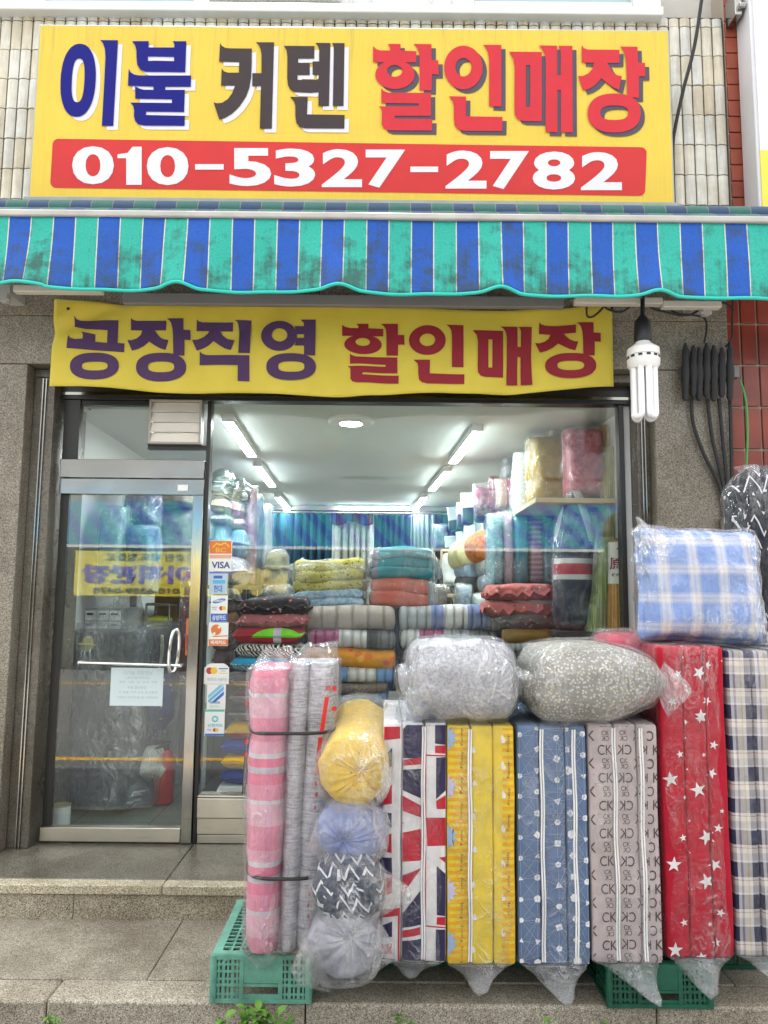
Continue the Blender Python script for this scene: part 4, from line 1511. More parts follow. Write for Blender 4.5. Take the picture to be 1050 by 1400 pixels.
# flag pattern
NV, RD, WH = 1, 2, 0
flag = {0: [([(125, 45), (222, 45), (222, 100), (125, 108)], RD), ([(125, 108), (222, 72), (222, 105), (125, 175)], WH),
            ([(118, 235), (118, 215), (185, 140), (185, 228)], NV), ([(118, 405), (187, 305), (187, 398)], RD),
            ([(118, 430), (187, 440), (187, 505), (118, 470)], NV), ([(118, 560), (187, 530), (187, 620), (118, 600)], RD), ([(118, 640), (187, 640), (187, 720), (118, 700)], NV),
            ([(118, 760), (187, 720), (187, 800), (118, 830)], RD), ([(118, 880), (222, 870), (222, 905), (118, 915)], RD), ([(118, 960), (187, 930), (187, 1000), (118, 1010)], NV),
            ([(118, 1040), (187, 1030), (187, 1075), (118, 1085)], RD), ([(213, 900), (222, 900), (222, 1120), (213, 1120)], RD), ([(118, 1100), (200, 1100), (200, 1130), (118, 1130)], NV)],
        1: [([(226, 70), (255, 35), (330, 35), (330, 190), (226, 190)], NV), ([(226, 200), (320, 183), (320, 216), (226, 226)], RD), ([(228, 244), (320, 236), (320, 372), (226, 330)], NV),
            ([(228, 355), (320, 405), (320, 460), (228, 425)], RD), ([(226, 530), (320, 512), (320, 655), (226, 660)], RD), ([(226, 725), (320, 690), (255, 780), (226, 785)], RD),
            ([(320, 785), (320, 945), (226, 962), (226, 905)], NV), ([(226, 975), (314, 955), (314, 990), (226, 1008)], RD), ([(226, 1022), (322, 1008), (322, 1130), (226, 1130)], NV), ([(226, 478), (240, 480), (240, 486), (226, 488)], RD)],
        2: [([(345, 30), (382, 30), (382, 36), (345, 40)], RD), ([(380, 30), (435, 30), (435, 130), (380, 122)], NV), ([(380, 132), (435, 130), (435, 170), (380, 165)], RD), ([(336, 40), (340, 40), (340, 1120), (336, 1120)], RD),
            ([(340, 172), (435, 176), (435, 182), (340, 178)], RD), ([(385, 186), (435, 184), (435, 330), (385, 375)], NV), ([(385, 382), (435, 355), (435, 422), (388, 420)], RD), ([(340, 458), (435, 462), (435, 590), (345, 588)], RD),
            ([(398, 642), (435, 640), (435, 672)], RD), ([(388, 680), (435, 722), (435, 908), (390, 902)], NV), ([(390, 912), (435, 910), (435, 950), (390, 945)], RD), ([(340, 950), (435, 956), (435, 962), (340, 956)], RD), ([(386, 968), (435, 968), (435, 1125), (386, 1125)], NV)]}


def flag_decals(i, xs, z0, z1):
    return [(wpoly(P6(p)), c) for p, c in flag[i] if c]


f_white = fabric('print_white_cloth', (0.72, 0.70, 0.70), crease=0.2)
f_navy = fabric('print_navy_cloth', (0.035, 0.03, 0.075), crease=0.2)
f_red = fabric('print_red_cloth', (0.48, 0.02, 0.04), crease=0.2)
mattress('folded mattress with a red white and navy flag print next to the stacked bolsters', [516, 548, 579, 609], [528, 550, 580, 611], 988, 1316, MY, 0.62, [f_white, f_navy, f_red], flag_decals, (560, 1340, 0.05), [(577, 580)], seed=1)

# yellow print
ymats = [fabric('lemon_cloth', (0.72, 0.53, 0.05), crease=0.2), fabric('amber_print', (0.72, 0.36, 0.02), crease=0.2), fabric('lilac_print', (0.50, 0.48, 0.62), crease=0.2), fabric('blue_grey_print', (0.30, 0.42, 0.62), crease=0.2), fabric('dark_print', (0.14, 0.11, 0.07), crease=0.1), fabric('pale_print', (0.74, 0.71, 0.66), crease=0.2)]


def script_words(zs, px_z, words, zh):
    out = []
    for k, zc in enumerate(zs):
        d = text(words[k % len(words)])
        for f in d[1]:
            pts = [d[0][v] for v in f]
            # rotated a quarter turn: reads upward
            out.append((wpoly(P6([(px_z + 15 - 15 * b, zc + zh / 2 - a * zh) for a, b in pts])), 4))
    return out


def yellow_decals(i, xs, z0, z1):
    out = []
    if i == 0:
        for k in range(34):
            y = 40 + k * 33
            out.append((wpoly(P6([(430, y), (535, y), (535, y + 15), (430, y + 15)])), 1))
        for k, y in enumerate((95, 320, 545, 790, 1030)):
            star = []
            for a in range(24):
                r = 62 if a % 2 else 40
                star.append((432 + r * 0.85 * math.cos(a * math.pi / 12), y + r * math.sin(a * math.pi / 12)))
            out.append((wpoly(P6(star)), 3 if k % 2 == 0 else 2))
        out += script_words([90, 195, 310, 430, 545, 660, 770, 880, 985, 1080], 497, ['Funny', 'Friday'], 78)
    elif i == 2:
        for k in range(34):
            y = 45 + k * 33
            out.append((wpoly(P6([(690, y), (755, y), (755, y + 15), (690, y + 15)])), 1))
        out += script_words([120, 240, 360, 480, 640, 760, 880], 710, ['Friday', 'Funny'], 76)
        for y in (95, 215, 345, 500, 660, 815, 975):
            out.append((wpoly(P6([(683, y), (690, y - 16), (697, y), (704, y + 10), (700, y + 26), (686, y + 24)])), 5))
    else:
        for k, y in enumerate((150, 300, 450, 600, 760, 910, 1060)):
            x = 556 + (k % 2) * 6
            out.append((wpoly(P6([(x - 8, y), (x, y - 15), (x + 8, y - 2), (x + 12, y + 12), (x, y + 18), (x - 9, y + 12)])), 5))
    return out


mattress('bright yellow folded mattress with small script printing along its edges', [610, 642, 673, 703], [612, 645, 676, 706], 992, 1320, MY, 0.62, ymats, yellow_decals, (655, 1362, -0.02), [(641, 644)], seed=2)

# slate blue with white polygons and fine lines
hmats = [fabric('slate_blue_cloth', (0.115, 0.175, 0.30), crease=0.2), fabric('print_white', (0.72, 0.73, 0.76), crease=0.15), fabric('fine_line_print', (0.30, 0.36, 0.47), crease=0.1)]


def P7(pts):
    return [(690 + x / 2.9167, 980 + y / 2.9167) for x, y in pts]


random.seed(11)
hexes = []
for k in range(12):
    hexes += [(128 + k * 0.3, 44 + k * 85, 12 + (k % 3) * 2, (5, 4, 3, 6)[k % 4]), (206 + k * 1.2, 84 + k * 84, 13 + (k % 2) * 4, (6, 4, 5, 3)[k % 4]), (244 + k * 4, 48 + k * 84, 14 + (k % 3) * 2, (5, 4, 6)[k % 3]),
              (58 + k * 0.8, 72 + k * 82, 11, (6, 3, 5)[k % 3]), (310 + k * 2.2, 68 + k * 84, 13, (5, 6, 3)[k % 3])]
hlines = []
for a in hexes:
    near = sorted(hexes, key=lambda b: (a[0] - b[0]) ** 2 + (a[1] - b[1]) ** 2)[1:9]
    for b in random.sample(near, 5):
        hlines.append((a, b))


def hex_decals(i, xs, z0, z1):
    out = []
    for a, b in hlines:
        dx, dy = b[0] - a[0], b[1] - a[1]
        L = math.hypot(dx, dy)
        nx, ny = -dy / L * 0.7, dx / L * 0.7
        out.append((wpoly(P7([(a[0] + nx, a[1] + ny), (b[0] + nx, b[1] + ny), (b[0] - nx, b[1] - ny), (a[0] - nx, a[1] - ny)])), 2))
    for q, (x, y, r, n) in enumerate(hexes):
        out.append((wpoly(P7([(x + r * math.cos(2 * math.pi * k / n + q), y + r * math.sin(2 * math.pi * k / n + q)) for k in range(n)])), 1))
    return out


mattress('slate blue folded mattress scattered with white polygons and fine lines', [705, 737, 771, 801], [711, 741, 778, 807], 992, 1320, MY, 0.62, hmats, hex_decals, (778, 1378, -0.05), [(740, 744), (781, 792)], seed=3)

# monogram print
cmats = [fabric('pinkish_grey_cloth', (0.46, 0.39, 0.385), crease=0.2), fabric('dark_monogram_print', (0.085, 0.06, 0.06), crease=0.1)]
_C, _K, _CK = text('C'), text('K'), text('CK')


def put_text(d, x, y, w, h, mirror=False, flip=False):
    out = []
    for f in d[1]:
        pts = []
        for v in f:
            u, vv = d[0][v]
            u = 1 - u if mirror else u
            vv = 1 - vv if flip else vv
            pts.append((x - w / 2 + u * w, y + h / 2 - vv * h))
        out.append((wpoly(P7(pts)), 1))
    return out


def mono_decals(i, xs, z0, z1):
    out = []
    for k in range(18):
        y = 20 + k * 55.5
        s = 1.2 * k
        if i == 0:
            if k % 2 == 0:
                out += put_text(_CK, 398 + s, y, 58, 40)
            else:
                out += put_text(_CK, 400 + s, y - 12, 30, 19) + put_text(_CK, 401 + s, y + 10, 30, 19, True)
                out += put_text(_K, 345 + s * 0.5, y, 28, 40)
        elif i == 1:
            if k % 2 == 0:
                out += put_text(_CK, 475 + s, y, 58, 40, True)
            else:
                out += put_text(_CK, 472 + s, y - 12, 30, 19) + put_text(_CK, 474 + s, y + 10, 30, 19, True)
                out += put_text(_K, 521 + s, y, 20, 40, True)
        else:
            if k % 2 == 0:
                out += put_text(_K, 552 + s, y, 24, 34, True) + put_text(_K, 602 + s * 0.8, y, 28, 40)
            else:
                out += put_text(_C, 536 + s, y - 8, 26, 40, True) + put_text(_C, 577 + s, y, 26, 40, True)
                out += put_text(_CK, 618 + s * 0.6, y, 20, 19)
    return out


mattress('pinkish grey folded mattress printed with dark monogram letters', [803, 837, 870, 900], [811, 848, 879, 906], 990, 1318, MY, 0.62, cmats, mono_decals, (902, 1375, -0.05), [(836, 849), (873, 886)], seed=4)

# red with stars
smats = [fabric('crimson_cloth', (0.42, 0.010, 0.028), crease=0.2), fabric('star_white_print', (0.74, 0.71, 0.71), crease=0.15)]
stars7 = [(663, 250, 32), (770, 290, 32), (700, 150, 16), (795, 152, 10), (834, 112, 19), (824, 224, 22), (865, 375, 11), (850, 443, 19), (806, 480, 34), (735, 413, 6), (709, 482, 16), (737, 541, 5), (672, 587, 32), (838, 590, 26), (806, 657, 34), (738, 686, 9), (738, 750, 5), (717, 822, 17), (817, 826, 11), (859, 782, 18), (680, 930, 32), (785, 957, 22), (842, 900, 20), (745, 884, 5), (720, 322, 10), (729, 210, 5), (780, 5, 22), (720, 20, 9), (722, 84, 5)]
stars8 = [(320, 1110, 20), (430, 1105, 36), (465, 1065, 22), (465, 1247, 24), (435, 1320, 34), (357, 1355, 14), (345, 1028, 8), (540, 1045, 6), (555, 1200, 6), (290, 1250, 24)]
stars = [(690 + x / 2.9167, 980 + y / 2.9167, r / 2.9167) for x, y, r in stars7] + [(840 + x / 3.686, 620 + y / 3.686, r / 3.686) for x, y, r in stars8]


def star_decals(i, xs, z0, z1):
    out = []
    for x, y, r in stars:
        rot = (x * 7 + y * 3) % 1.0 - 0.5
        for k in range(5):
            a0 = -math.pi / 2 + rot + k * 2 * math.pi / 5
            p = [(x + 0.4 * r * math.cos(a0 - math.pi / 5), y + 0.4 * r * math.sin(a0 - math.pi / 5)), (x + r * math.cos(a0), y + r * math.sin(a0)), (x + 0.4 * r * math.cos(a0 + math.pi / 5), y + 0.4 * r * math.sin(a0 + math.pi / 5)), (x, y)]
            out.append((wpoly(p, 2.95), 1))
    return out


mattress('tall crimson folded mattress scattered with white stars', [900, 936, 966, 990], [912, 942, 975, 1004], 884, 1311, 2.95, 0.58, smats, star_decals, (972, 1366, -0.05), seed=5)


def dark_plaid(g):
    x, y, z = g.xyz()
    fx = g.math('FRACT', g.math('DIVIDE', g.math('ADD', x, 10.0), 0.098))
    fz = g.math('FRACT', g.math('DIVIDE', g.math('ADD', z, 10.0), 0.118))
    cx = g.ramp(fx, [(0.0, (0.60, 0.55, 0.50)), (0.06, (0.55, 0.42, 0.16)), (0.12, (0.62, 0.60, 0.60)), (0.24, (0.045, 0.04, 0.09)), (0.68, (0.62, 0.6, 0.6)), (0.80, (0.16, 0.10, 0.22)), (0.88, (0.6, 0.57, 0.52))], 'CONSTANT')
    cz = g.ramp(fz, [(0.0, (0.7, 0.66, 0.6)), (0.09, (0.45, 0.05, 0.10)), (0.12, (0.7, 0.66, 0.6)), (0.2, (0.03, 0.03, 0.065)), (0.66, (0.66, 0.62, 0.6)), (0.72, (0.4, 0.38, 0.42)), (0.9, (0.5, 0.42, 0.2)), (0.94, (0.7, 0.66, 0.6))], 'CONSTANT')
    isx = g.math('MULTIPLY', g.math('GREATER_THAN', fx, 0.24), g.math('LESS_THAN', fx, 0.68))
    isz = g.math('MULTIPLY', g.math('GREATER_THAN', fz, 0.2), g.math('LESS_THAN', fz, 0.66))
    both = g.math('MULTIPLY', isx, isz)
    weave = g.math('GREATER_THAN', g.math('FRACT', g.math('MULTIPLY', g.math('ADD', x, z), 260.0)), 0.5)
    c = g.mix(g.math('MULTIPLY_ADD', weave, 0.35, 0.32), cx, cz)
    light = g.mix(0.12, c, (0.72, 0.68, 0.66))
    return g.mix(both, light, (0.03, 0.03, 0.07))


mattress('tall folded mattress checked in navy white and gold at the end of the row', [995, 1029, 1064, 1097], [1006, 1042, 1078, 1112], 890, 1309, 2.96, 0.58, [fabric('dark_plaid_cloth', dark_plaid, crease=0.2)], None, (1052, 1336, -0.02), seed=6)

# ------------------------------------------------------------------ pink and grey mat rolls tied with straps


def pink_cloth(g):
    x, y, z = g.xyz()
    f = g.math('FRACT', g.math('DIVIDE', g.math('ADD', z, 0.03), 0.40))
    c = g.ramp(f, [(0.0, (0.74, 0.27, 0.37)), (0.22, (0.74, 0.42, 0.50)), (0.42, (0.60, 0.57, 0.60)), (0.455, (0.74, 0.27, 0.37)), (0.60, (0.74, 0.19, 0.30)), (0.70, (0.5, 0.46, 0.5)), (0.76, (0.74, 0.20, 0.31)), (0.84, (0.60, 0.57, 0.60)), (0.89, (0.74, 0.38, 0.47))], 'CONSTANT')
    v = g.ramp(g.math('FRACT', g.math('DIVIDE', g.math('ADD', x, 5.0), 0.09)), [(0.0, (1, 1, 1)), (0.62, (0.92, 0.88, 0.95)), (0.9, (1, 0.95, 0.98))], 'CONSTANT')
    w = g.ramp(g.noise(90, 3, 0.7, g.mapping((6, 6, 0.4))), [(0.3, 0.78), (0.7, 1.08)])
    return g.mix(1, g.mix(1, c, v, 'MULTIPLY'), w, 'MULTIPLY')


def grey_cloth(g):
    x, y, z = g.xyz()
    n = g.noise(30, 4, 0.7, g.mapping((0.6, 0.6, 5.5)))
    n2 = g.noise(120, 2, 0.6, g.mapping((4, 4, 0.4)))
    c = g.ramp(n, [(0.36, (0.30, 0.29, 0.315)), (0.5, (0.50, 0.48, 0.52)), (0.64, (0.60, 0.58, 0.63))])
    return g.mix(1, c, g.ramp(n2, [(0.3, 0.75), (0.7, 1.1)]), 'MULTIPLY')


m_pink, m_grey = fabric('pink_check_cloth', pink_cloth, crease=0.3), fabric('grey_stripe_cloth', grey_cloth, crease=0.3)


def mat_roll(label, lobes, yt, yb, Y, D, m, marks, seed, tipdy):
    ym = (yt + yb) / 2
    z0, z1 = at(380, yb, Y).z, at(380, yt, Y).z
    xa, xb = at((lobes[0][0] + lobes[0][2]) / 2, ym, Y).x, at((lobes[-1][1] + lobes[-1][3]) / 2, ym, Y).x
    t = thing('mat_roll', label, 'mat', ((xa + xb) / 2, Y + D / 2, z0), 'rolled mats in clear bags')
    for k, (a0, a1, b0, b1) in enumerate(lobes):
        mb = MB()
        rings = []
        for i in range(25):
            f = i / 24
            py = yt + (yb - yt) * f
            l, r = at(a0 + (b0 - a0) * f, py, Y).x, at(a1 + (b1 - a1) * f, py, Y).x
            s = 1.0
            for sp in (0.24, 0.72):
                s -= 0.10 * math.exp(-((f - sp) / 0.025) ** 2)
            if f < 0.06:
                s *= 0.80 + 0.2 * math.sqrt(f / 0.06)
            if f > 0.95:
                s *= 0.85 + 0.15 * math.sqrt((1 - f) / 0.05)
            c = Vector(((l + r) / 2, Y + D / 2 + 0.012 * k, z1 + (z0 - z1) * f))
            rings.append(section(c, Vector(((r - l) / 2 * s, 0, 0)), Vector((0, D / 2 * (0.5 + s / 2), 0)), 40, 3.0, 0.006, seed + k))
        mb.loft(rings, 0, True)
        mb.build('rolled_mat', m, t, smooth=1.0)
    # bag
    mb = MB()
    rings = []
    N = 60
    A0, A1, B0, B1 = lobes[0][0] - 3, lobes[-1][1] + 3, lobes[0][2] - 3, lobes[-1][3] + 3
    for i in range(5):
        f = i / 5
        c = Vector((at((A0 + A1) / 2 + 10 * (1 - f), yt, Y).x, Y + D / 2, z1 + 0.07 * (1 - f)))
        w = (at(A1, yt, Y).x - at(A0, yt, Y).x) / 2
        rings.append(section(c, Vector((w * (0.6 + 0.38 * f), 0, 0)), Vector((0, D / 2 * (0.5 + 0.5 * f), 0)), N, 2.4, 0.025, seed))
    for i in range(33):
        f = i / 32
        py = yt + (yb - yt) * f
        l, r = at(A0 + (B0 - A0) * f, py, Y).x, at(A1 + (B1 - A1) * f, py, Y).x
        s = 1.0
        for sp in (0.24, 0.72):
            s -= 0.09 * math.exp(-((f - sp) / 0.022) ** 2)
        c = Vector(((l + r) / 2, Y + D / 2, z1 + (z0 - z1) * f))
        rings.append(section(c, Vector(((r - l) / 2 * s + 0.004, 0, 0)), Vector((0, (D / 2 + 0.02) * (0.4 + 0.6 * s), 0)), N, 3.2, 0.008, seed))
    last = rings[-1]
    cc = sum(last, Vector()) / N
    for f in (0.35, 0.7, 1.0):
        rings.append([cc + (p - cc) * (1 - 0.75 * f) + Vector((0.01 * f, -0.10 * f, -tipdy * f)) + noise.noise_vector(p * 14) * 0.012 for p in last])
    mb.loft(rings, 0, True)
    mb.build('plastic_bag', M['film'], t, smooth=1.0)
    if marks:
        mb = MB()
        for kind, a, b, r in marks:
            if kind == 'dot':
                p = at(a[0], a[1], Y - 0.02 + a[2])
                mb.add([p + Vector((r * math.cos(k * math.pi / 8), r * a[3] * math.cos(k * math.pi / 8), r * math.sin(k * math.pi / 8))) for k in range(16)], [tuple(range(16))])
            else:
                p, q = at(a[0], a[1], Y - 0.02 + a[2]), at(b[0], b[1], Y - 0.02 + b[2])
                d = Vector((r, r * 0.35, 0))
                n = 12
                for s in range(n):
                    u, v = p.lerp(q, s / n), p.lerp(q, (s + 1) / n)
                    mb.add([u - d, u + d, v + d, v - d], [(0, 1, 2, 3)])
        mb.build('red_bag_print', plain('red_bag_print', (0.55, 0.015, 0.015), 0.5), t, smooth=0)
    return t


RY = 2.90
mat_roll('upright pink checked mat roll in a clear bag', [(336, 398, 328, 381)], 916, 1306, RY + 0.01, 0.34, m_pink,
         [('dot', (341, 935, 0.16, 0.2), 0, 0.010), ('dot', (338, 962, 0.15, 0.2), 0, 0.010), ('dot', (337, 1014, 0.15, 0.2), 0, 0.010), ('dot', (336, 1032, 0.15, 0.2), 0, 0.010)], 3, 0.06)
mat_roll('upright grey striped mat rolls sharing a clear bag with red printed marks', [(393, 424, 377, 406), (417, 461, 398, 439)], 908, 1303, RY + 0.03, 0.32, m_grey,
         [('bar', (447, 953, -0.01), (440, 1000, 0.0), 0.008), ('bar', (438, 1008, 0.0), (433, 1060, 0.02), 0.008)] +
         [('dot', (x, y, 0.035, 0.6), 0, 0.010) for x, y in ((449, 941), (457, 941), (457, 969), (434, 1071), (434, 1086), (433, 1104), (425, 1222), (424, 1237), (424, 1251), (426, 1266))], 8, 0.03)
m_strap = plain('strap_black', (0.012, 0.012, 0.014), 0.6)
for py, lab in ((1001, 'upper black strap tied round the pink and grey rolls'), (1199, 'lower black strap tied round the pink and grey rolls')):
    f = (py - 912) / 392
    l, r = at(335 - 8 * f, py, RY), at(460 - 22 * f + 5, py, RY)
    cx, hw = (l.x + r.x) / 2, (r.x - l.x) / 2
    mb = MB()
    P = []
    for k in range(49):
        a = 2 * math.pi * k / 48
        x = cx + hw * math.copysign(abs(math.cos(a)) ** 0.75, math.cos(a))
        y = RY + 0.185 + 0.20 * math.copysign(abs(math.sin(a)) ** 0.75, math.sin(a))
        P.append(Vector((x, y, l.z - 0.010 * math.cos(a * 0.5) + 0.004 * math.sin(3 * a) - (0.012 if math.sin(a) < 0 else 0) * math.sin(-a))))
    mb.tube(P, 0.0065, n=8)
    o = mb.build('strap', m_strap, origin=(cx, RY + 0.185, l.z))
    tag(o, lab, 'strap', 'straps round the mat rolls')
# dark cord hanging behind the pink roll
wr = wire('dark_cord', [(346, 1003, 3.1), (338, 1020, 3.15), (335, 1050, 3.15), (333, 1085, 3.15)], 3.1, 0.007, m_strap)
tag(wr, 'dark cord hanging down behind the pink mat roll', 'cord')


# ------------------------------------------------------------------ bolsters in bags, ends facing the street
def bolster(label, c, r, L, m, tilt, seed, film_m, tail, squash=1.0, pleats=30, disc_e=1.0):
    c = Vector(c)
    t = thing('bolster', label, 'bolster', (c.x, c.y + L / 2, c.z - r), 'bagged bolsters stacked beside the mats')
    ax = Vector((0.02, 1, tilt)).normalized()
    ux = Vector((1, 0, 0))
    uz = ux.cross(ax).normalized() * -1
    if uz.z < 0:
        uz = -uz
    mb = MB()
    N = 72
    rings = []

    def ring(d, rr, ple, dep):
        out = []
        for k in range(N):
            a = 2 * math.pi * k / N
            w = noise.noise(Vector((math.cos(a) * 3, math.sin(a) * 3, seed)))
            pl_ = ple * ((0.55 + 0.45 * noise.noise(Vector((math.cos(a) * 2, math.sin(a) * 2, seed + 8)))) * math.sin(pleats * a + 9 * w) + 1.3 * noise.noise(Vector((math.cos(a) * 5, math.sin(a) * 5, seed + 3 + rr * 9))))
            lk = max(0.0, 1 - rr / r) * 0.25
            q = c + ax * (d + dep * pl_) + ux * (rr * math.cos(a) * (1 + 0.05 * w) + lk * r * math.sin(seed * 2.1)) + uz * (rr * squash * math.sin(a) * (1 + 0.06 * w) + lk * r * math.cos(seed * 1.7) - 0.006 * (math.sin(a) < -0.85))
            out.append(q)
        return out
    rings.append(ring(L, r * 0.3, 0, 0))
    rings.append(ring(L, r * 0.8, 0, 0))
    rings.append(ring(L - 0.03, r, 0, 0))
    for i in range(1, 8):
        rings.append(ring(L - 0.03 - (L - 0.07) * i / 7, r * (1 + 0.02 * math.sin(i * 1.7 + seed)), 0, 0))
    for f in (0.97, 0.9, 0.8, 0.66, 0.5, 0.34, 0.2, 0.1, 0.03):
        bul = -0.034 * (1 - f ** 2) ** 0.5 + (0.0 if f > 0.3 else (0.3 - f) * 0.09)
        rings.append(ring(0.04 + bul, r * f, 0.5 * (1 if f > 0.1 else 0.4), 0.011 * min(1, (1 - f) * 5)))
    mb.loft(rings, 0, True)
    mb.build('pillow', m, t, smooth=1.2)
    # bag: body shell that closes in front and pulls out into a tail
    mb = MB()
    R2 = r + 0.012
    rg = []
    N2 = 60
    for i in range(12):
        f = i / 11
        d = L + 0.02 - (L + 0.0) * f
        rg.append(section(c + ax * d, ux * R2, uz * R2 * squash, N2, 2.3, 0.014, seed))
    for f, k in ((0.92, -0.04), (0.75, -0.065), (0.5, -0.08), (0.25, -0.085), (0.05, -0.088)):
        rg.append(section(c + ax * k, ux * R2 * f, uz * R2 * squash * f, N2, 2.2, 0.014, seed))
    mb.loft(rg, 0, True)
    for (px, py, Y, w0) in tail:
        tipp = at(px, py, Y)
        base = c + ax * 0.02
        d = tipp - base
        d.normalize()
        side = d.cross(Vector((0, 1, 0))).normalized()
        th = Vector((0, 1, 0))
        rr = []
        b0 = base + d * (r * 0.80)
        for i in range(7):
            f = i / 6
            q = b0.lerp(tipp, f)
            rr.append(section(q, side * (w0 * (1 - 0.72 * f)), th * (0.05 * (1 - f) + 0.008), 24, 2, 0.012, seed + i * 0.1))
        mb.loft(rr, 0, True)
    mb.build('plastic_bag', film_m, t, smooth=1.0)
    return t


def yellow_print(g):
    d = g.voro(38, out='Distance')
    c = g.ramp(d, [(0.0, (0.16, 0.14, 0.10)), (0.10, (0.16, 0.14, 0.10)), (0.16, (0.72, 0.46, 0.04)), (1.0, (0.76, 0.52, 0.06))])
    big = g.ramp(g.noise(9, 2), [(0.48, 0.0), (0.56, 1.0)])
    return g.mix(big, (0.76, 0.50, 0.05), c)


def light_dark(a, b, sc):
    return lambda g: g.ramp(g.noise(sc, 4, 0.6), [(0.35, a), (0.65, b)])


def ethnic(g):
    x, y, z = g.xyz()
    n = g.math('MULTIPLY', g.noise(11, 2), 1.1)
    zig = g.math('PINGPONG', g.math('MULTIPLY', g.math('ADD', g.math('ADD', x, g.math('MULTIPLY', z, 0.25)), 3.0), 17.0), 0.5)
    q = g.math('FRACT', g.math('ADD', g.math('MULTIPLY', z, 19.0), g.math('ADD', g.math('MULTIPLY', zig, 1.7), n)))
    line = g.math('MULTIPLY', g.math('GREATER_THAN', q, 0.36), g.math('LESS_THAN', q, 0.60))
    brk = g.math('GREATER_THAN', g.noise(15, 1), 0.46)
    tri = g.voro(13, out='Distance', distance='CHEBYCHEV')
    t2 = g.math('MULTIPLY', g.math('GREATER_THAN', tri, 0.14), g.math('LESS_THAN', tri, 0.26))
    f = g.math('MAXIMUM', g.math('MULTIPLY', line, brk), g.math('MULTIPLY', t2, g.math('SUBTRACT', 1.0, brk)))
    return g.mix(f, (0.020, 0.036, 0.072), (0.70, 0.72, 0.76))


def bpos(px, py, Y):
    return at(px, py, Y)


BR = 0.131
bolster('yellow bolster with a gathered end uppermost in its stack', bpos(483, 1057, 2.80), 0.131, 0.55, fabric('yellow_print_cloth', yellow_print, crease=0.5), 0.13, 1, M['film_white'], [(532, 1068, 2.78, 0.08)])
bolster('plain periwinkle blue bolster second from the top of its stack', bpos(479, 1141, 2.82), 0.128, 0.5, fabric('periwinkle_cloth', light_dark((0.15, 0.20, 0.42), (0.27, 0.32, 0.56), 6), crease=0.6), 0.03, 2, M['film_white'], [(532, 1120, 2.86, 0.10), (425, 1165, 2.84, 0.09)], 0.84, pleats=17)
bolster('dark navy bolster with white zigzag drawing third in its stack', bpos(475, 1218, 2.80), 0.129, 0.5, fabric('zigzag_print_cloth', ethnic, crease=0.3), 0.0, 3, M['film'], [(562, 1226, 2.84, 0.10)], 0.96, pleats=14)
bolster('pale grey bolster at the bottom of its stack hanging in a loose bag', bpos(470, 1297, 2.80), 0.135, 0.5, fabric('pale_grey_cloth', light_dark((0.28, 0.28, 0.33), (0.44, 0.44, 0.50), 7), crease=0.7), 0.0, 4, M['film_white'], [(403, 1337, 2.78, 0.10), (540, 1300, 2.83, 0.09)], 0.84, pleats=21)


# ------------------------------------------------------------------ big puffy bedding on top of the row
def puffy(name, label, cat, px, Y, D, m, film_m, seed, tails=(), taper=0.0, quilt=None, sag=0.0, e=0.55, group=None, nz=0.006, infl=0.014):
    x0, x1, z0, z1 = rect(*px, Y)
    c = Vector(((x0 + x1) / 2, Y + D / 2, (z0 + z1) / 2))
    h = Vector(((x1 - x0) / 2, D / 2, (z1 - z0) / 2))
    t = thing(name, label, cat, (c.x, c.y, z0), group)

    def fn(u, q):
        k = max(0, 1 - abs(u.x) ** 5) ** e * 0.6 + 0.4
        q = Vector((q.x, q.y, q.z * k if q.z > 0 else q.z * (0.55 + 0.45 * k)))
        q.y *= 0.8 + 0.2 * (1 - abs(u.x) ** 4)
        if taper:
            q.z = q.z * (1 - taper * max(0, u.x) ** 1.6) + 0.012 * u.x
            q.y *= 1 - 0.5 * taper * max(0, u.x) ** 1.6
        if quilt:
            q = quilt(u, q)
        return q
    mb = MB()
    rbox(mb, c, h, (min(h) * 0.7, min(h) * 0.9, min(h) * 0.85), 22, fn, nz=nz, nzs=7, seed=seed)
    mb.build('quilt', m, t, smooth=1.2)
    mb = MB()
    rbox(mb, c, h + Vector((infl, infl, infl)), min(h) * 0.9, 24, fn, nz=0.010, nzs=12, seed=seed + 5)
    for (tx, ty, tY, w0, bx, by) in tails:
        tipp, base = at(tx, ty, tY), at(bx, by, tY + 0.05)
        d = (tipp - base).normalized()
        side = d.cross(Vector((0, 1, 0))).normalized()
        rr = []
        for i in range(8):
            f = i / 7
            rr.append(section(base.lerp(tipp, f), side * (w0 * (1 - 0.86 * f)), Vector((0, 0.07 * (1 - f) + 0.006, 0)), 24, 2, 0.014, seed + i * 0.2))
        mb.loft(rr, 0, True)
    mb.build('plastic_bag', film_m, t, smooth=1.1)
    return t


def daisies(g):
    v = g.co()
    nd = g.new('ShaderNodeTexVoronoi', {'Vector': v, 'Scale': 78.0, 'Randomness': 0.75})
    d = nd.outputs['Distance']
    c = g.ramp(d, [(0.0, (0.55, 0.48, 0.22)), (0.12, (0.55, 0.48, 0.22)), (0.15, (0.22, 0.21, 0.18)), (0.20, (0.60, 0.58, 0.50)), (0.31, (0.60, 0.58, 0.50)), (0.36, (0.27, 0.26, 0.23)), (1.0, (0.24, 0.23, 0.205))])
    return c


def qlines(nx):
    def f(u, q):
        s = abs(math.sin(nx * math.pi * (u.x * 0.5 + 0.5)))
        k = 0.93 + 0.07 * s ** 0.5
        return Vector((q.x, q.y * k, q.z * k))
    return f


def tiny_floral(g):
    d = g.noise(90, 3, 0.7)
    return g.ramp(d, [(0.38, (0.34, 0.31, 0.315)), (0.5, (0.44, 0.405, 0.40)), (0.62, (0.52, 0.48, 0.47))])


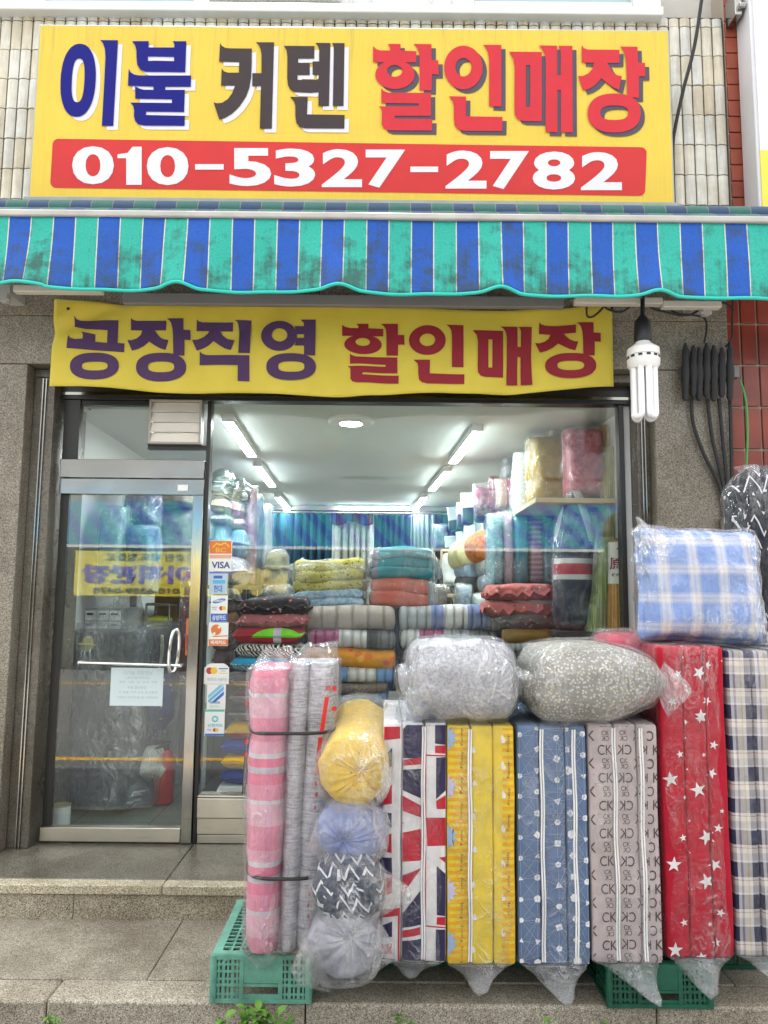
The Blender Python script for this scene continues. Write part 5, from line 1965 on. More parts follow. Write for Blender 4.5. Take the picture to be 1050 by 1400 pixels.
puffy('bagged_quilt', 'puffy beige grey quilt in a bluish bag on the yellow and flag mattresses', 'quilt', (546, 880, 727, 992), 2.86, 0.55, fabric('beige_grey_quilt', tiny_floral, crease=0.5), M['film_blue'], 21, [(543, 985, 2.9, 0.09, 575, 955)], 0.0, qlines(4), group='puffy quilts on the mattress row')
puffy('bagged_quilt', 'puffy grey quilt with tiny daisies in a clear bag leaning on the starred mattress', 'quilt', (722, 884, 944, 993), 2.84, 0.55, fabric('daisy_quilt', daisies, crease=0.5), M['film'], 24, [(945, 944, 2.80, 0.10, 912, 942)], 0.72, None, e=0.75, group='puffy quilts on the mattress row')
# red bedding roll lying behind the starred mattress
puffy('bagged_quilt', 'pinkish red quilt roll lying on the mattresses beside the starred one', 'quilt', (828, 868, 935, 912), 3.12, 0.3, fabric('rose_cloth', (0.50, 0.05, 0.09), crease=0.6), M['film_white'], 28, [(880, 850, 3.15, 0.06, 878, 880)], group='puffy quilts on the mattress row')


# ------------------------------------------------------------------ blue plaid cushion and patterned bolster on the right
def soft_plaid(g):
    x, y, z = g.xyz()
    fx = g.math('FRACT', g.math('DIVIDE', g.math('ADD', x, 4.985), 0.118))
    fz = g.math('FRACT', g.math('DIVIDE', g.math('ADD', z, 4.97), 0.118))
    bx = g.ramp(fx, [(0.0, 0.0), (0.55, 0.45), (0.62, 0.9), (0.72, 0.65), (0.78, 0.9), (0.88, 0.4), (0.95, 0.0)], 'CONSTANT')
    bz = g.ramp(fz, [(0.0, 0.0), (0.55, 0.35), (0.62, 0.85), (0.72, 0.55), (0.78, 0.85), (0.88, 0.35), (0.95, 0.0)], 'CONSTANT')
    f = g.math('MINIMUM', g.math('ADD', g.math('MULTIPLY', bx, 0.62), g.math('MULTIPLY', bz, 0.55)), 1.0)
    base = g.ramp(g.noise(5, 2), [(0.3, (0.16, 0.27, 0.60)), (0.7, (0.24, 0.36, 0.68))])
    return g.mix(f, base, (0.72, 0.68, 0.66))


x0, x1, z0, z1 = rect(884, 718, 1058, 884, 3.0)
cu = thing('plaid_cushion', 'pale blue plaid cushion in a clear bag standing on the starred mattress', 'cushion', ((x0 + x1) / 2, 3.12, z0))
cc = Vector(((x0 + x1) / 2, 3.13, (z0 + z1) / 2))
hh = Vector(((x1 - x0) / 2, 0.13, (z1 - z0) / 2))
rot = Matrix.Rotation(R(-8), 3, 'X') @ Matrix.Rotation(R(1.5), 3, 'Y')


def cush(u, q):
    k = 0.28 + 0.72 * ((1 - abs(u.x) ** 4) * (1 - abs(u.z) ** 4)) ** 0.5
    qx = abs(math.sin(2.5 * math.pi * u.x)) * abs(math.sin(2.5 * math.pi * u.z))
    return Vector((q.x * (1 - 0.05 * (1 - u.z ** 2)), q.y * k * (0.93 + 0.07 * qx), q.z * (1 - 0.04 * (1 - u.x ** 2))))


mb = MB(); rbox(mb, cc, hh, (0.05, 0.1, 0.05), 22, cush, rot, nz=0.008, nzs=10, seed=3); mb.build('cushion_cover', fabric('pale_blue_plaid', soft_plaid, crease=0.5), cu, smooth=1.2)
mb = MB(); rbox(mb, cc, hh + Vector((0.012, 0.014, 0.012)), (0.05, 0.1, 0.05), 24, cush, rot, nz=0.014, nzs=14, seed=9)
tipp, base = at(871, 706, 3.08), at(893, 745, 3.1)
mb.loft([section(base.lerp(tipp, i / 5), Vector((0.045 * (1 - i / 5.5), 0, 0.03 * (1 - i / 5.5))), Vector((0, 0.04 * (1 - i / 5.5), 0)), 16, 2, 0.008, i) for i in range(6)], 0, True)
mb.build('plastic_bag', M['film'], cu, smooth=1.1)


def tribal(g):
    x, y, z = g.xyz()
    v = g.vec(g.math('MULTIPLY', x, 1.0), g.math('MULTIPLY', y, 1.0), z)
    zig = g.math('PINGPONG', g.math('MULTIPLY', g.math('ADD', x, 3.0), 14.0), 0.5)
    q = g.math('FRACT', g.math('ADD', g.math('MULTIPLY', z, 11.0), g.math('ADD', g.math('MULTIPLY', zig, 2.0), g.math('MULTIPLY', g.noise(9, 1), 0.5))))
    line = g.math('MULTIPLY', g.math('GREATER_THAN', q, 0.42), g.math('LESS_THAN', q, 0.58))
    tri = g.voro(9, v=v, out='Distance', distance='CHEBYCHEV')
    t2 = g.math('MULTIPLY', g.math('GREATER_THAN', tri, 0.18), g.math('LESS_THAN', tri, 0.26))
    br = g.math('GREATER_THAN', g.noise(13, 1), 0.5)
    return g.mix(g.math('MAXIMUM', g.math('MULTIPLY', line, br), g.math('MULTIPLY', t2, g.math('SUBTRACT', 1.0, br))), (0.010, 0.011, 0.017), (0.66, 0.66, 0.70))


p0, p1 = at(1050, 634, 3.2), at(1064, 884, 3.2)
tb = thing('patterned_bolster', 'black bolster with white geometric line pattern standing beside the plaid cushion', 'bolster', (p1.x, 3.32, p1.z))
mb = MB()
ax = p1 - p0
rings = []
for i in range(22):
    f = i / 21
    s = 0.35 + 0.65 * min(1, f / 0.16) ** 0.5 if f < 0.16 else 1
    rings.append(section(p0.lerp(p1, f) + Vector((0, 0.12, 0)), Vector((0.135 * s, 0, 0)), Vector((0, 0.12 * s, 0)), 36, 2.3, 0.012, 4))
mb.loft(rings, 0, True); mb.build('pillow', fabric('tribal_print_cloth', tribal, crease=0.3), tb, smooth=1.2)
mb = MB()
rr = [[p + (p - (p0.lerp(p1, i / 21) + Vector((0, 0.12, 0)))).normalized() * 0.010 + noise.noise_vector(p * 15) * 0.008 for p in r_] for i, r_ in enumerate(rings)]
tp0 = at(1002, 640, 3.2)
mb.loft(rr, 0, True)
b0 = at(1032, 645, 3.25)
mb.loft([section(b0.lerp(tp0, i / 5), Vector((0, 0, 0.035 * (1 - i / 5.6))), Vector((0, 0.05 * (1 - i / 5.6), 0)), 16, 2, 0.008, i) for i in range(6)], 0, True)
mb.build('plastic_bag', M['film_soft'], tb, smooth=1.1)

# ------------------------------------------------------------------ weeds in the gutter
g_leaf = G('weed_leaf')
c_ = g_leaf.ramp(g_leaf.noise(14, 3), [(0.3, (0.05, 0.15, 0.015)), (0.7, (0.14, 0.30, 0.035))])
g_leaf.pr(c_, 0.55, 0, None, 0.4)


def weed(label, px, py, n, size, seed):
    rnd = random.Random(seed)
    b = at(px, py, 2.86)
    t = thing('weed', label, 'weed', (b.x, 2.86, ZR), 'weeds along the kerb')
    ms, ml = MB(), MB()
    for i in range(n):
        a = rnd.uniform(0, 2 * math.pi)
        hgt = b.z - ZR + rnd.uniform(-0.03, 0.03) + size * 0.2
        root = Vector((b.x + rnd.uniform(-size, size) * 0.5, 2.86 + rnd.uniform(-0.015, 0.015), ZR))
        tip = root + Vector((math.cos(a) * size * 0.5, -abs(math.sin(a)) * size * 0.4, hgt))
        ms.tube([root, root.lerp(tip, 0.5) + Vector((0, 0, 0.01)), tip], 0.0016, n=5)
        for k in range(rnd.randint(5, 8)):
            q = root.lerp(tip, rnd.uniform(0.55, 1.0))
            d = Vector((rnd.uniform(-1, 1), rnd.uniform(-1, 0.35), rnd.uniform(-0.05, 0.8))).normalized()
            s = d.cross(Vector((rnd.uniform(-.3, .3), rnd.uniform(-.3, .3), 1))).normalized()
            up = s.cross(d).normalized()
            L = size * rnd.uniform(0.35, 0.7)
            Wd = L * rnd.uniform(0.20, 0.32)
            vs, fs = [], []
            for j in range(8):
                f = j / 7
                wv = Wd * math.sin(math.pi * min(1, f * 0.93 + 0.07)) ** 0.8 * (1 + 0.22 * (j % 2))
                cpt = q + d * (L * f) + up * (-0.35 * L * f * f)
                vs += [cpt - s * wv + up * wv * 0.25, cpt, cpt + s * wv + up * wv * 0.25]
                if j:
                    o = (j - 1) * 3
                    fs += [(o, o + 1, o + 4, o + 3), (o + 1, o + 2, o + 5, o + 4)]
            ml.add(vs, fs)
    ms.build('stem', plain('weed_stem', (0.12, 0.22, 0.05), 0.6), t)
    ml.build('leaves', g_leaf.m, t, smooth=1.5)


weed('leafy green weed cluster growing in front of the pale green crate', 335, 1388, 8, 0.085, 1)
weed('small weed beside the leafy cluster at the crate corner', 380, 1392, 3, 0.06, 2)
weed('tiny weed at the kerb in front of the entrance step', 80, 1390, 4, 0.045, 3)
weed('low weed at the kerb below the yellow mattress', 553, 1392, 5, 0.05, 4)
weed('small weed sprout at the kerb below the hexagon mattress', 745, 1396, 3, 0.045, 5)
weed('thin weed at the kerb below the lettered mattress', 820, 1398, 2, 0.04, 6)
# ================================================================== INSIDE THE SHOP
# ------------------------------------------------------------------ lamps
lamp_on = emit('lamp_glow', (0.92, 1.0, 1.0), 22.0)
lamp_body = plain('lamp_housing', (0.75, 0.76, 0.76), 0.4)
LG = 'batten lamps on the shop ceiling'
for (p, q, lab) in (((312, 573), (345, 622), 'ceiling batten lamp nearest the street in the row on the louvre vent side'), ((352, 635), (375, 665), 'middle ceiling batten lamp in the row on the louvre vent side'), ((380, 678), (398, 695), 'rearmost ceiling batten lamp in the row on the louvre vent side'),
                    ((653, 586), (618, 632), 'ceiling batten lamp nearest the street in the row over the standing quilts'), ((612, 642), (587, 670), 'middle ceiling batten lamp in the row over the standing quilts'), ((580, 678), (567, 695), 'rearmost ceiling batten lamp in the row over the standing quilts')):
    a, b = onz(*p, ZC - 0.03), onz(*q, ZC - 0.03)
    d = (b - a)
    d = Vector((d.x * 0.5 + SK * d.y * 0.5, d.y, 0))
    L = min(d.length, 1.2)
    d.normalize()
    n = Vector((d.y, -d.x, 0))
    t = thing('ceiling_lamp', lab, 'lamp', tuple(a), LG)
    mid = a + d * L / 2
    rt = Matrix((n, d, Vector((0, 0, 1)))).transposed()
    mb = MB(); mb.obox(mid + Vector((0, 0, 0.005)), (0.034, L / 2, 0.0245), rt); mb.build('housing', lamp_body, t, bevel=0.002)
    for s in (-1, 1):
        mb = MB(); mb.obox(mid + d * s * (L / 2 + 0.0065) + Vector((0, 0, 0.0045)), (0.035, 0.006, 0.0255), rt); mb.build('end_cap', lamp_body, t, bevel=0.002)
    mb = MB(); mb.obox(mid - Vector((0, 0, 0.0225)), (0.031, L / 2 - 0.003, 0.0018), rt); mb.build('diffuser', lamp_on, t)
c = onz(480, 577, ZC - 0.02)
t = thing('round_ceiling_lamp', 'round ceiling lamp in the middle of the shop ceiling', 'lamp', tuple(c))
mb = MB(); lathe(mb, c.x, c.y, [(0.145, ZC - 0.001), (0.15, ZC - 0.02), (0.138, ZC - 0.034)][::-1], n=32); mb.build('rim', lamp_body, t)
mb = MB(); lathe(mb, c.x, c.y, [(0.134, ZC - 0.030), (0.125, ZC - 0.0335), (0.02, ZC - 0.0345)][::-1], n=32); mb.build('diffuser', lamp_on, t)
a, b = at(462, 694, 9.45), at(558, 694, 9.45)
t = thing('rear_strip_lamp', 'long strip lamp across the rear of the shop above the curtains', 'lamp', tuple((a + b) / 2))
mb = MB(); mb.box(a.x, b.x, 9.4, 9.5, ZC - 0.055, ZC - 0.03); mb.build('diffuser', emit('strip_glow', (0.92, 1.0, 1.0), 5.0), t)
mb = MB(); mb.box(a.x - 0.02, b.x + 0.02, 9.39, 9.51, ZC - 0.029, ZC - 0.002); mb.build('housing', lamp_body, t, bevel=0.003)


# ------------------------------------------------------------------ curtains along the rear wall
def curtain(label, x0, x1, yt, yb, Y, m, pl_, seed, amp=0.04):
    a, b, z0, z1 = rect(x0, yt, x1, yb, Y)
    z0 = 0.05
    mb = MB()

    def f(u, v):
        x = a + (b - a) * u
        ph = u * pl_ * 2 * math.pi + 0.8 * math.sin(u * 7 + seed)
        return Vector((x + 0.008 * math.cos(ph), Y + amp * math.sin(ph) + 0.03 * noise.noise(Vector((u * 5, v * 2, seed))), z1 + (z0 - z1) * v))
    mb.grid(int(pl_ * 14), 10, f)
    o = mb.build('curtain', m, origin=((a + b) / 2, Y, z0), smooth=2, solid=0.004)
    return tag(o, label, 'curtain', 'display curtains along the rear wall')


def bars(c0, c1, n, ax=0):
    def f(g):
        v = g.xyz()[ax]
        k = g.math('FRACT', g.math('MULTIPLY', g.math('ADD', v, 20.0), n))
        return g.ramp(k, [(0, c0), (0.5, c1)], 'CONSTANT')
    return f


def dotted(base, dot, sc, r=0.25, sc2=None):
    return lambda g: g.mix(g.math('LESS_THAN', g.voro(sc, rnd=0.6), r), base, dot)


m_tealc = fabric('teal_curtain', bars((0.004, 0.035, 0.065), (0.008, 0.065, 0.11), 9), crease=0.1)
m_navyc = fabric('navy_curtain', (0.01, 0.028, 0.06), crease=0.1)
m_whitec = fabric('white_dotted_curtain', dotted((0.50, 0.49, 0.44), (0.2, 0.13, 0.10), 11, 0.13), crease=0.1)
m_sheer = fabric('sheer_curtain', (0.15, 0.19, 0.2), crease=0.1)
m_dkc = fabric('dark_curtain', (0.025, 0.03, 0.035), crease=0.1)
curtain('teal striped curtain at the rear beside the white dotted one', 352, 452, 702, 860, 9.3, m_tealc, 9, 1)
curtain('cream dotted curtain hanging in the middle of the rear wall', 455, 508, 712, 860, 9.25, m_whitec, 6, 2)
curtain('navy curtain between the dotted curtain and the sheer one', 510, 560, 704, 860, 9.3, m_navyc, 6, 3)
curtain('pale sheer curtain near the end of the rear wall', 561, 592, 704, 860, 9.25, m_sheer, 5, 4)
curtain('blackish curtain at the end of the rear wall beside the clothes', 594, 640, 704, 900, 9.3, m_dkc, 5, 5)
curtain('blackish curtain behind the bagged pillows on the shelf', 318, 350, 704, 900, 9.3, m_dkc, 4, 6)
a, b, z0, z1 = rect(452, 702, 510, 716, 9.18)
mb = MB(); mb.grid(60, 4, lambda u, v: Vector((a + (b - a) * u, 9.17 + 0.02 * math.sin(u * 40), z1 + (z0 - z1) * v * (1 + 0.2 * math.sin(u * 9.4)))))
o = mb.build('curtain_pelmet', fabric('maroon_cloth', bars((0.14, 0.02, 0.04), (0.10, 0.10, 0.25), 5), crease=0.2), origin=((a + b) / 2, 9.17, z0), smooth=2, solid=0.004)
tag(o, 'maroon gathered pelmet over the cream dotted curtain', 'pelmet')
mb = MB(); mb.tube([(-1.9, 9.28, ZC - 0.1), (1.1, 9.28, ZC - 0.1)], 0.012)
o = mb.build('curtain_rail', M['steel'], origin=(0, 9.28, ZC - 0.1)); tag(o, 'long curtain rail across the rear of the shop', 'rail')

# ------------------------------------------------------------------ furniture that carries the goods
m_wood = plain('pale_shelf_wood', (0.50, 0.38, 0.24), 0.6, var=0.15, scale=3)
m_dark = plain('dark_board', (0.03, 0.03, 0.032), 0.6)


def table(label, x0, x1, y0, y1, z, m, name='display_table'):
    t = thing(name, label, 'table', ((x0 + x1) / 2, (y0 + y1) / 2, 0))
    mb = MB(); mb.box(x0, x1, y0, y1, z - 0.03, z); mb.build('tabletop', m, t, bevel=0.003)
    for x in (x0 + 0.03, x1 - 0.03):
        for y in (y0 + 0.03, y1 - 0.03):
            mb = MB(); mb.box(x - 0.02, x + 0.02, y - 0.02, y + 0.02, 0.001, z - 0.031); mb.build('leg', m, t)
    mb = MB(); mb.box(x0 + 0.052, x1 - 0.052, y0 + 0.02, y0 + 0.035, 0.05, z - 0.035); mb.build('front_board', m, t)


zt1_ = at(480, 966, 4.95).z
table('low dark table under the middle stacks of folded quilts', -0.62, 0.68, 4.97, 5.75, zt1_ - 0.002, m_dark)
zl = at(320, 1084, 4.62).z
table('low dark stand under the pile of cushions by the window', -1.10, -0.62, 4.62, 5.05, zl - 0.002, m_dark, 'display_stand')
zr_ = at(740, 893, 4.66).z
table('dark table under the floral cushions and the brown roll', 0.75, 1.36, 4.66, 5.2, zr_ - 0.002, m_dark)
# shelves along the right-hand wall
zs1 = at(770, 690, 4.85).z
t = thing('wall_shelf', 'long pale wooden shelf along the wall above the standing quilts', 'shelf', (1.2, 5.5, zs1))
mb = MB(); mb.box(0.93, XR - 0.03, 4.5, 6.3, zs1 - 0.03, zs1); mb.build('board', m_wood, t, bevel=0.003)
for y in (4.6, 6.2):
    mb = MB(); mb.box(1.38, 1.4, y, y + 0.02, zs1 - 0.25, zs1 - 0.031); mb.build('bracket', m_wood, t)
zs2 = at(660, 735, 6.9).z
t = thing('wall_shelf', 'pale wooden shelf under the lower row of white headed packages', 'shelf', (1.1, 7.5, zs2))
mb = MB(); mb.add([(1.02, 6.5, zs2 - 0.03), (1.25, 6.5, zs2 - 0.03), (1.2, 9.0, zs2 - 0.03), (0.84, 9.0, zs2 - 0.03), (1.02, 6.5, zs2), (1.25, 6.5, zs2), (1.2, 9.0, zs2), (0.84, 9.0, zs2)],
                  [(0, 3, 2, 1), (4, 5, 6, 7), (0, 1, 5, 4), (1, 2, 6, 5), (2, 3, 7, 6), (3, 0, 4, 7)]); mb.build('board', m_wood, t, smooth=0)
for y in (6.6, 8.6):
    mb = MB(); mb.box(1.17, 1.19, y, y + 0.02, 0.0, zs2 - 0.031); mb.build('bracket', m_wood, t)
zs3 = at(650, 812, 5.95).z
table('pale wooden bench under the rolled pillows', 0.55, 1.2, 5.9, 6.5, zs3 - 0.002, m_wood)
zs4 = at(725, 800, 5.2).z
table('dark bench under the standing bagged quilts', 0.76, 1.3, 5.22, 5.62, zs4 - 0.002, m_dark)
zs5 = at(320, 800, 5.6).z
t = thing('wall_shelf', 'dark shelf under the bagged pillows piled beside the curtains', 'shelf', (-1.4, 6.2, zs5))
mb = MB(); mb.box(-1.9, -1.0, 5.5, 7.2, zs5 - 0.03, zs5 - 0.002); mb.build('board', m_dark, t)
for x, y in ((-1.86, 5.54), (-1.04, 5.54), (-1.04, 7.14)):
    mb = MB(); mb.box(x - .02, x + .02, y - .02, y + .02, 0.001, zs5 - 0.031); mb.build('post', m_dark, t)


# ------------------------------------------------------------------ soft goods
def finish(mb, name, label, cat, m, base, group, bag, mbag):
    if bag is None:
        o = mb.build(name, m, origin=base, smooth=1.1)
        return tag(o, label, cat, group)
    t = thing(name, label, cat, base, group)
    mb.build('cloth', m, t, smooth=1.1)
    mbag.build('plastic_bag', bag, t, smooth=1.1)
    return t


def folded(label, px, Y, D, m, layers=1, quilt=0, group='folded quilts in the middle stacks', bag=None, seed=0, name='folded_quilt', cat='quilt', tail=None, rr=0.9, nz=0.006):
    x0, x1, z0, z1 = rect(*px, Y)
    mb, mg = MB(), MB()
    hz = (z1 - z0) / layers
    rnd = random.Random(seed)
    for k in range(layers):
        zc = z0 + hz * (k + 0.5)
        j = rnd.uniform(-0.012, 0.012) if layers > 1 else 0
        w = (x1 - x0) / 2 - rnd.uniform(0, 0.015) * (layers > 1)

        def fn(u, q):
            if quilt:
                s = abs(math.sin(quilt * math.pi * (u.x * 0.5 + 0.5) + 0.2))
                kk = 0.90 + 0.10 * s ** 0.4
                q = Vector((q.x, q.y * (0.97 + 0.03 * s ** 0.4), q.z * kk))
            q.z += 0.012 * math.sin(u.x * 2.2 + seed) * (1 - quilt * 0.05)
            return q
        rbox(mb, ((x0 + x1) / 2 + j, Y + D / 2 + abs(j), zc), (w, D / 2, hz / 2 * (1.04 if layers == 1 else 1.22)), (0.025 if layers == 1 else 0.05, hz / 2 * rr, hz / 2 * rr), 16 if not quilt else 22, fn, nz=nz, nzs=8, seed=seed + k)
    if bag:
        rbox(mg, ((x0 + x1) / 2, Y + D / 2, (z0 + z1) / 2), ((x1 - x0) / 2 + 0.02, D / 2 + 0.02, (z1 - z0) / 2 + 0.012), (z1 - z0) * 0.4, 18, None, nz=0.018, nzs=9, seed=seed + 9)
        if tail:
            tipp, base = at(tail[0], tail[1], Y), at(tail[2], tail[3], Y + 0.1)
            d = (tipp - base).normalized()
            sdv = d.cross(Vector((0, 1, 0))).normalized()
            mg.loft([section(base.lerp(tipp, i / 6), sdv * (0.12 * (1 - 0.6 * i / 6)), Vector((0, 0.05 * (1 - i / 7), 0)), 18, 2, 0.012, i * .3) for i in range(7)], 0, True)
    return finish(mb, name, label, cat, m, ((x0 + x1) / 2, Y + D / 2, z0), group, bag, mg)


def cushion(label, px, Y, D, m, group, seed=0, bag=None, name='cushion', cat='cushion', ruffle=None, e=0.5, upright=False, nz=0.006, trim=None):
    x0, x1, z0, z1 = rect(*px, Y)
    mb, mg = MB(), MB()
    h = Vector(((x1 - x0) / 2, D / 2, (z1 - z0) / 2))

    def fn(u, q):
        if upright:
            k = 0.3 + 0.7 * max(0, (1 - abs(u.x) ** 4) * (1 - abs(u.z) ** 4)) ** e
            return Vector((q.x, q.y * k, q.z))
        k = 0.12 + 0.88 * max(0, (1 - abs(u.x) ** 3.5) * (1 - abs(u.y) ** 4)) ** e
        q = Vector((q.x, q.y, q.z * k))
        if ruffle:
            edge = max(abs(u.x), abs(u.y)) ** 6
            q.z += ruffle * edge * math.sin(q.x * 75 + seed) + ruffle * 0.8 * edge * math.sin(q.y * 70)
            q.y -= ruffle * 0.8 * edge * math.sin(q.x * 60)
        q.z += 0.35 * h.z * u.x * math.sin(seed) * 0.3
        return q
    c = ((x0 + x1) / 2, Y + D / 2, (z0 + z1) / 2)
    rr = (0.3 * min(h.x, h.z), h.y * 0.95, 0.3 * min(h.x, h.z)) if upright else min(h) * 0.9
    rbox(mb, c, h, rr, 20, fn, nz=nz, nzs=8, seed=seed)
    if bag:
        rbox(mg, c, h + Vector((0.012, 0.012, 0.012)), rr, 22, fn, nz=0.018, nzs=13, seed=seed + 4)
    return finish(mb, name, label, cat, m, (c[0], c[1], z0), group, bag, mg)


def roll(label, c0, c1, r, m, group, seed=0, name='rolled_pillow', cat='pillow', bag=None, e=2.0, end=0.6, sq=1.0):
    """cylinder-like roll between two points"""
    c0, c1 = Vector(c0), Vector(c1)
    ax = (c1 - c0).normalized()
    ux = ax.cross(Vector((0, 0, 1)))
    ux = ux.normalized() if ux.length > 0.1 else Vector((1, 0, 0))
    uz = ux.cross(ax).normalized()
    mb, mg = MB(), MB()
    for tgt, rad, jit in ((mb, r, 0.008), (mg, r + 0.01, 0.014)):
        rings = []
        for i in range(17):
            f = i / 16
            s = 1.0
            if f < 0.1:
                s = end + (1 - end) * (f / 0.1) ** 0.5
            if f > 0.9:
                s = end + (1 - end) * ((1 - f) / 0.1) ** 0.5
            rings.append(section(c0.lerp(c1, f), ux * rad * s, uz * rad * s * sq, 30, e, jit, seed))
        tgt.loft(rings, 0, True)
    base = (c0 + c1) / 2
    base.z = min(c0.z, c1.z) - r
    return finish(mb, name, label, cat, m, base, group, bag, mg)


def flowers(base, pal, sc, r=0.42, leaf=None):
    def f(g):
        nd = g.new('ShaderNodeTexVoronoi', {'Vector': g.co(), 'Scale': sc, 'Randomness': 1.0})
        k = g.new('ShaderNodeSeparateColor', {0: nd.outputs['Color']}).outputs[0]
        n = len(pal)
        c = g.ramp(k, [(i / n, p) for i, p in enumerate(pal)], 'CONSTANT')
        d = g.math('ADD', nd.outputs['Distance'], g.math('MULTIPLY', g.noise(sc * 4, 2), 0.25))
        return g.mix(g.math('LESS_THAN', d, r), base, c)
    return f


def xbands(cols):
    """cols: (fraction, colour) across the local x range -0.34..0.34"""
    def f(g):
        x = g.xyz()[0]
        return g.ramp(g.math('DIVIDE', g.math('ADD', x, 0.34), 0.68), cols, 'CONSTANT')
    return f


def speck(a, b, sc):
    return lambda g: g.ramp(g.noise(sc, 3, 0.7), [(0.4, a), (0.6, b)])


wht, ltg, mdg, dkg = (0.66, 0.64, 0.62), (0.40, 0.40, 0.41), (0.2, 0.2, 0.205), (0.09, 0.09, 0.095)
# middle stacks
folded('beige channel quilted roll on the grey and pink quilts', (407, 829, 541, 862), 4.95, 0.55, fabric('beige_quilt', (0.46, 0.39, 0.35), seams=0.105), 1, 6, seed=1)
folded('folded quilt in grey pink and white panels under the beige roll', (413, 862, 541, 887), 4.95, 0.55, fabric('pink_panel_quilt', xbands([(0, mdg), (0.12, (0.45, 0.14, 0.26)), (0.40, wht), (0.67, dkg), (0.78, mdg)]), seams=0.062), 1, 11, seed=2)
m_orange = fabric('orange_floral', flowers((0.72, 0.28, 0.025), [(0.70, 0.16, 0.02), (0.75, 0.36, 0.05), (0.68, 0.09, 0.05), (0.72, 0.55, 0.45)], 13, 0.45))
folded('orange floral folded quilt in the middle of the stack', (402, 887, 541, 913), 4.95, 0.55, m_orange, 1, 0, seed=3)
folded('light blue and white speckled folded quilt under the orange one', (455, 913, 539, 934), 4.95, 0.55, fabric('blue_panel_quilt', xbands([(0, (0.18, 0.32, 0.55)), (0.34, wht), (0.62, (0.16, 0.30, 0.55))]), seams=0.062), 1, 12, seed=4)
folded('brown knitted folded blanket low in the stack', (455, 934, 531, 949), 4.95, 0.55, fabric('brown_knit', speck((0.10, 0.075, 0.07), (0.24, 0.19, 0.17), 90)), 1, 0, seed=5)
folded('blue knitted folded blanket at the bottom of the stack', (455, 949, 531, 966), 4.95, 0.55, fabric('blue_knit', speck((0.06, 0.12, 0.25), (0.2, 0.3, 0.45), 70)), 1, 0, seed=6)
folded('grey blue and white channel quilt at the top of the second stack', (545, 829, 690, 862), 4.98, 0.55, fabric('blue_grey_panel', xbands([(0, ltg), (0.30, (0.20, 0.25, 0.45)), (0.42, wht), (0.66, (0.22, 0.27, 0.48)), (0.86, ltg)]), seams=0.062), 1, 10, seed=7)
folded('folded quilt in white pink and grey panels in the second stack', (548, 862, 682, 888), 4.98, 0.55, fabric('pink_panel_quilt_b', xbands([(0, wht), (0.2, (0.45, 0.13, 0.25)), (0.44, ltg), (0.72, mdg)]), seams=0.062), 1, 10, seed=8)
folded('dark grey folded quilt low in the second stack', (548, 888, 680, 910), 4.98, 0.55, fabric('charcoal_quilt', (0.07, 0.07, 0.075), seams=0.07), 1, 8, seed=9)
folded('black and white ribbed blanket behind the puffy beige quilt', (545, 910, 680, 935), 4.98, 0.55, fabric('ribbed_blanket', bars((0.04, 0.04, 0.04), (0.4, 0.4, 0.4), 40)), 1, 0, seed=10)
folded('dark folded blanket at the bottom of the second stack', (548, 935, 680, 966), 4.98, 0.55, fabric('dark_blanket', (0.03, 0.03, 0.035)), 1, 0, seed=10)
m_yd = fabric('yellow_dotted_quilt', lambda g: g.mix(g.math('LESS_THAN', g.voro(45, rnd=0.9), 0.26), g.mix(g.step(g.noise(8, 2), 0.5, 0.06), (0.50, 0.44, 0.08), (0.60, 0.54, 0.18)), (0.14, 0.13, 0.05)))
folded('yellow dotted quilt folded in a clear bag on the middle stack', (402, 766, 500, 808), 5.02, 0.5, m_yd, 3, 0, 'bagged quilts on the middle stacks', M['film'], 31, tail=(392, 782, 412, 785), nz=0.012)
folded('light blue patterned quilt under the yellow dotted one', (400, 808, 500, 829), 5.02, 0.5, fabric('light_blue_print', speck((0.22, 0.36, 0.50), (0.46, 0.56, 0.64), 40)), 2, 0, 'bagged quilts on the middle stacks', None, 32)
folded('teal quilt folded in a shiny bag uppermost in the second stack', (504, 750, 594, 791), 5.05, 0.5, fabric('teal_quilt', xbands([(0, (0.18, 0.2, 0.26)), (0.26, (0.03, 0.26, 0.30)), (0.5, (0.02, 0.24, 0.28)), (0.9, (0.2, 0.24, 0.27))])), 3, 0, 'bagged quilts on the middle stacks', M['film'], 33, tail=(604, 776, 590, 778), nz=0.012)
folded('coral red quilt folded in a clear bag under the teal one', (503, 791, 590, 829), 5.05, 0.5, fabric('coral_quilt', xbands([(0, (0.62, 0.12, 0.07)), (0.75, (0.60, 0.10, 0.06)), (0.78, (0.16, 0.14, 0.16))])), 2, 0, 'bagged quilts on the middle stacks', M['film'], 34, tail=(599, 812, 585, 812), nz=0.01)
# cushion pile by the window
CG = 'cushions piled by the window'
cushion('black floral cushion with a white side at the top of the pile', (322, 816, 422, 843), 4.62, 0.42, fabric('black_floral', flowers((0.025, 0.02, 0.022), [(0.5, 0.10, 0.10), (0.55, 0.3, 0.25), (0.06, 0.05, 0.05), (0.04, 0.03, 0.03)], 28, 0.4)), CG, 1, ruffle=0.012, nz=0.012)
cushion('dusty pink floral cushion under the black floral one', (320, 838, 418, 860), 4.62, 0.42, fabric('pink_floral', flowers((0.45, 0.13, 0.14), [(0.62, 0.45, 0.40), (0.16, 0.05, 0.06), (0.45, 0.13, 0.14), (0.5, 0.2, 0.2)], 30, 0.4)), CG, 2, ruffle=0.012, nz=0.012)


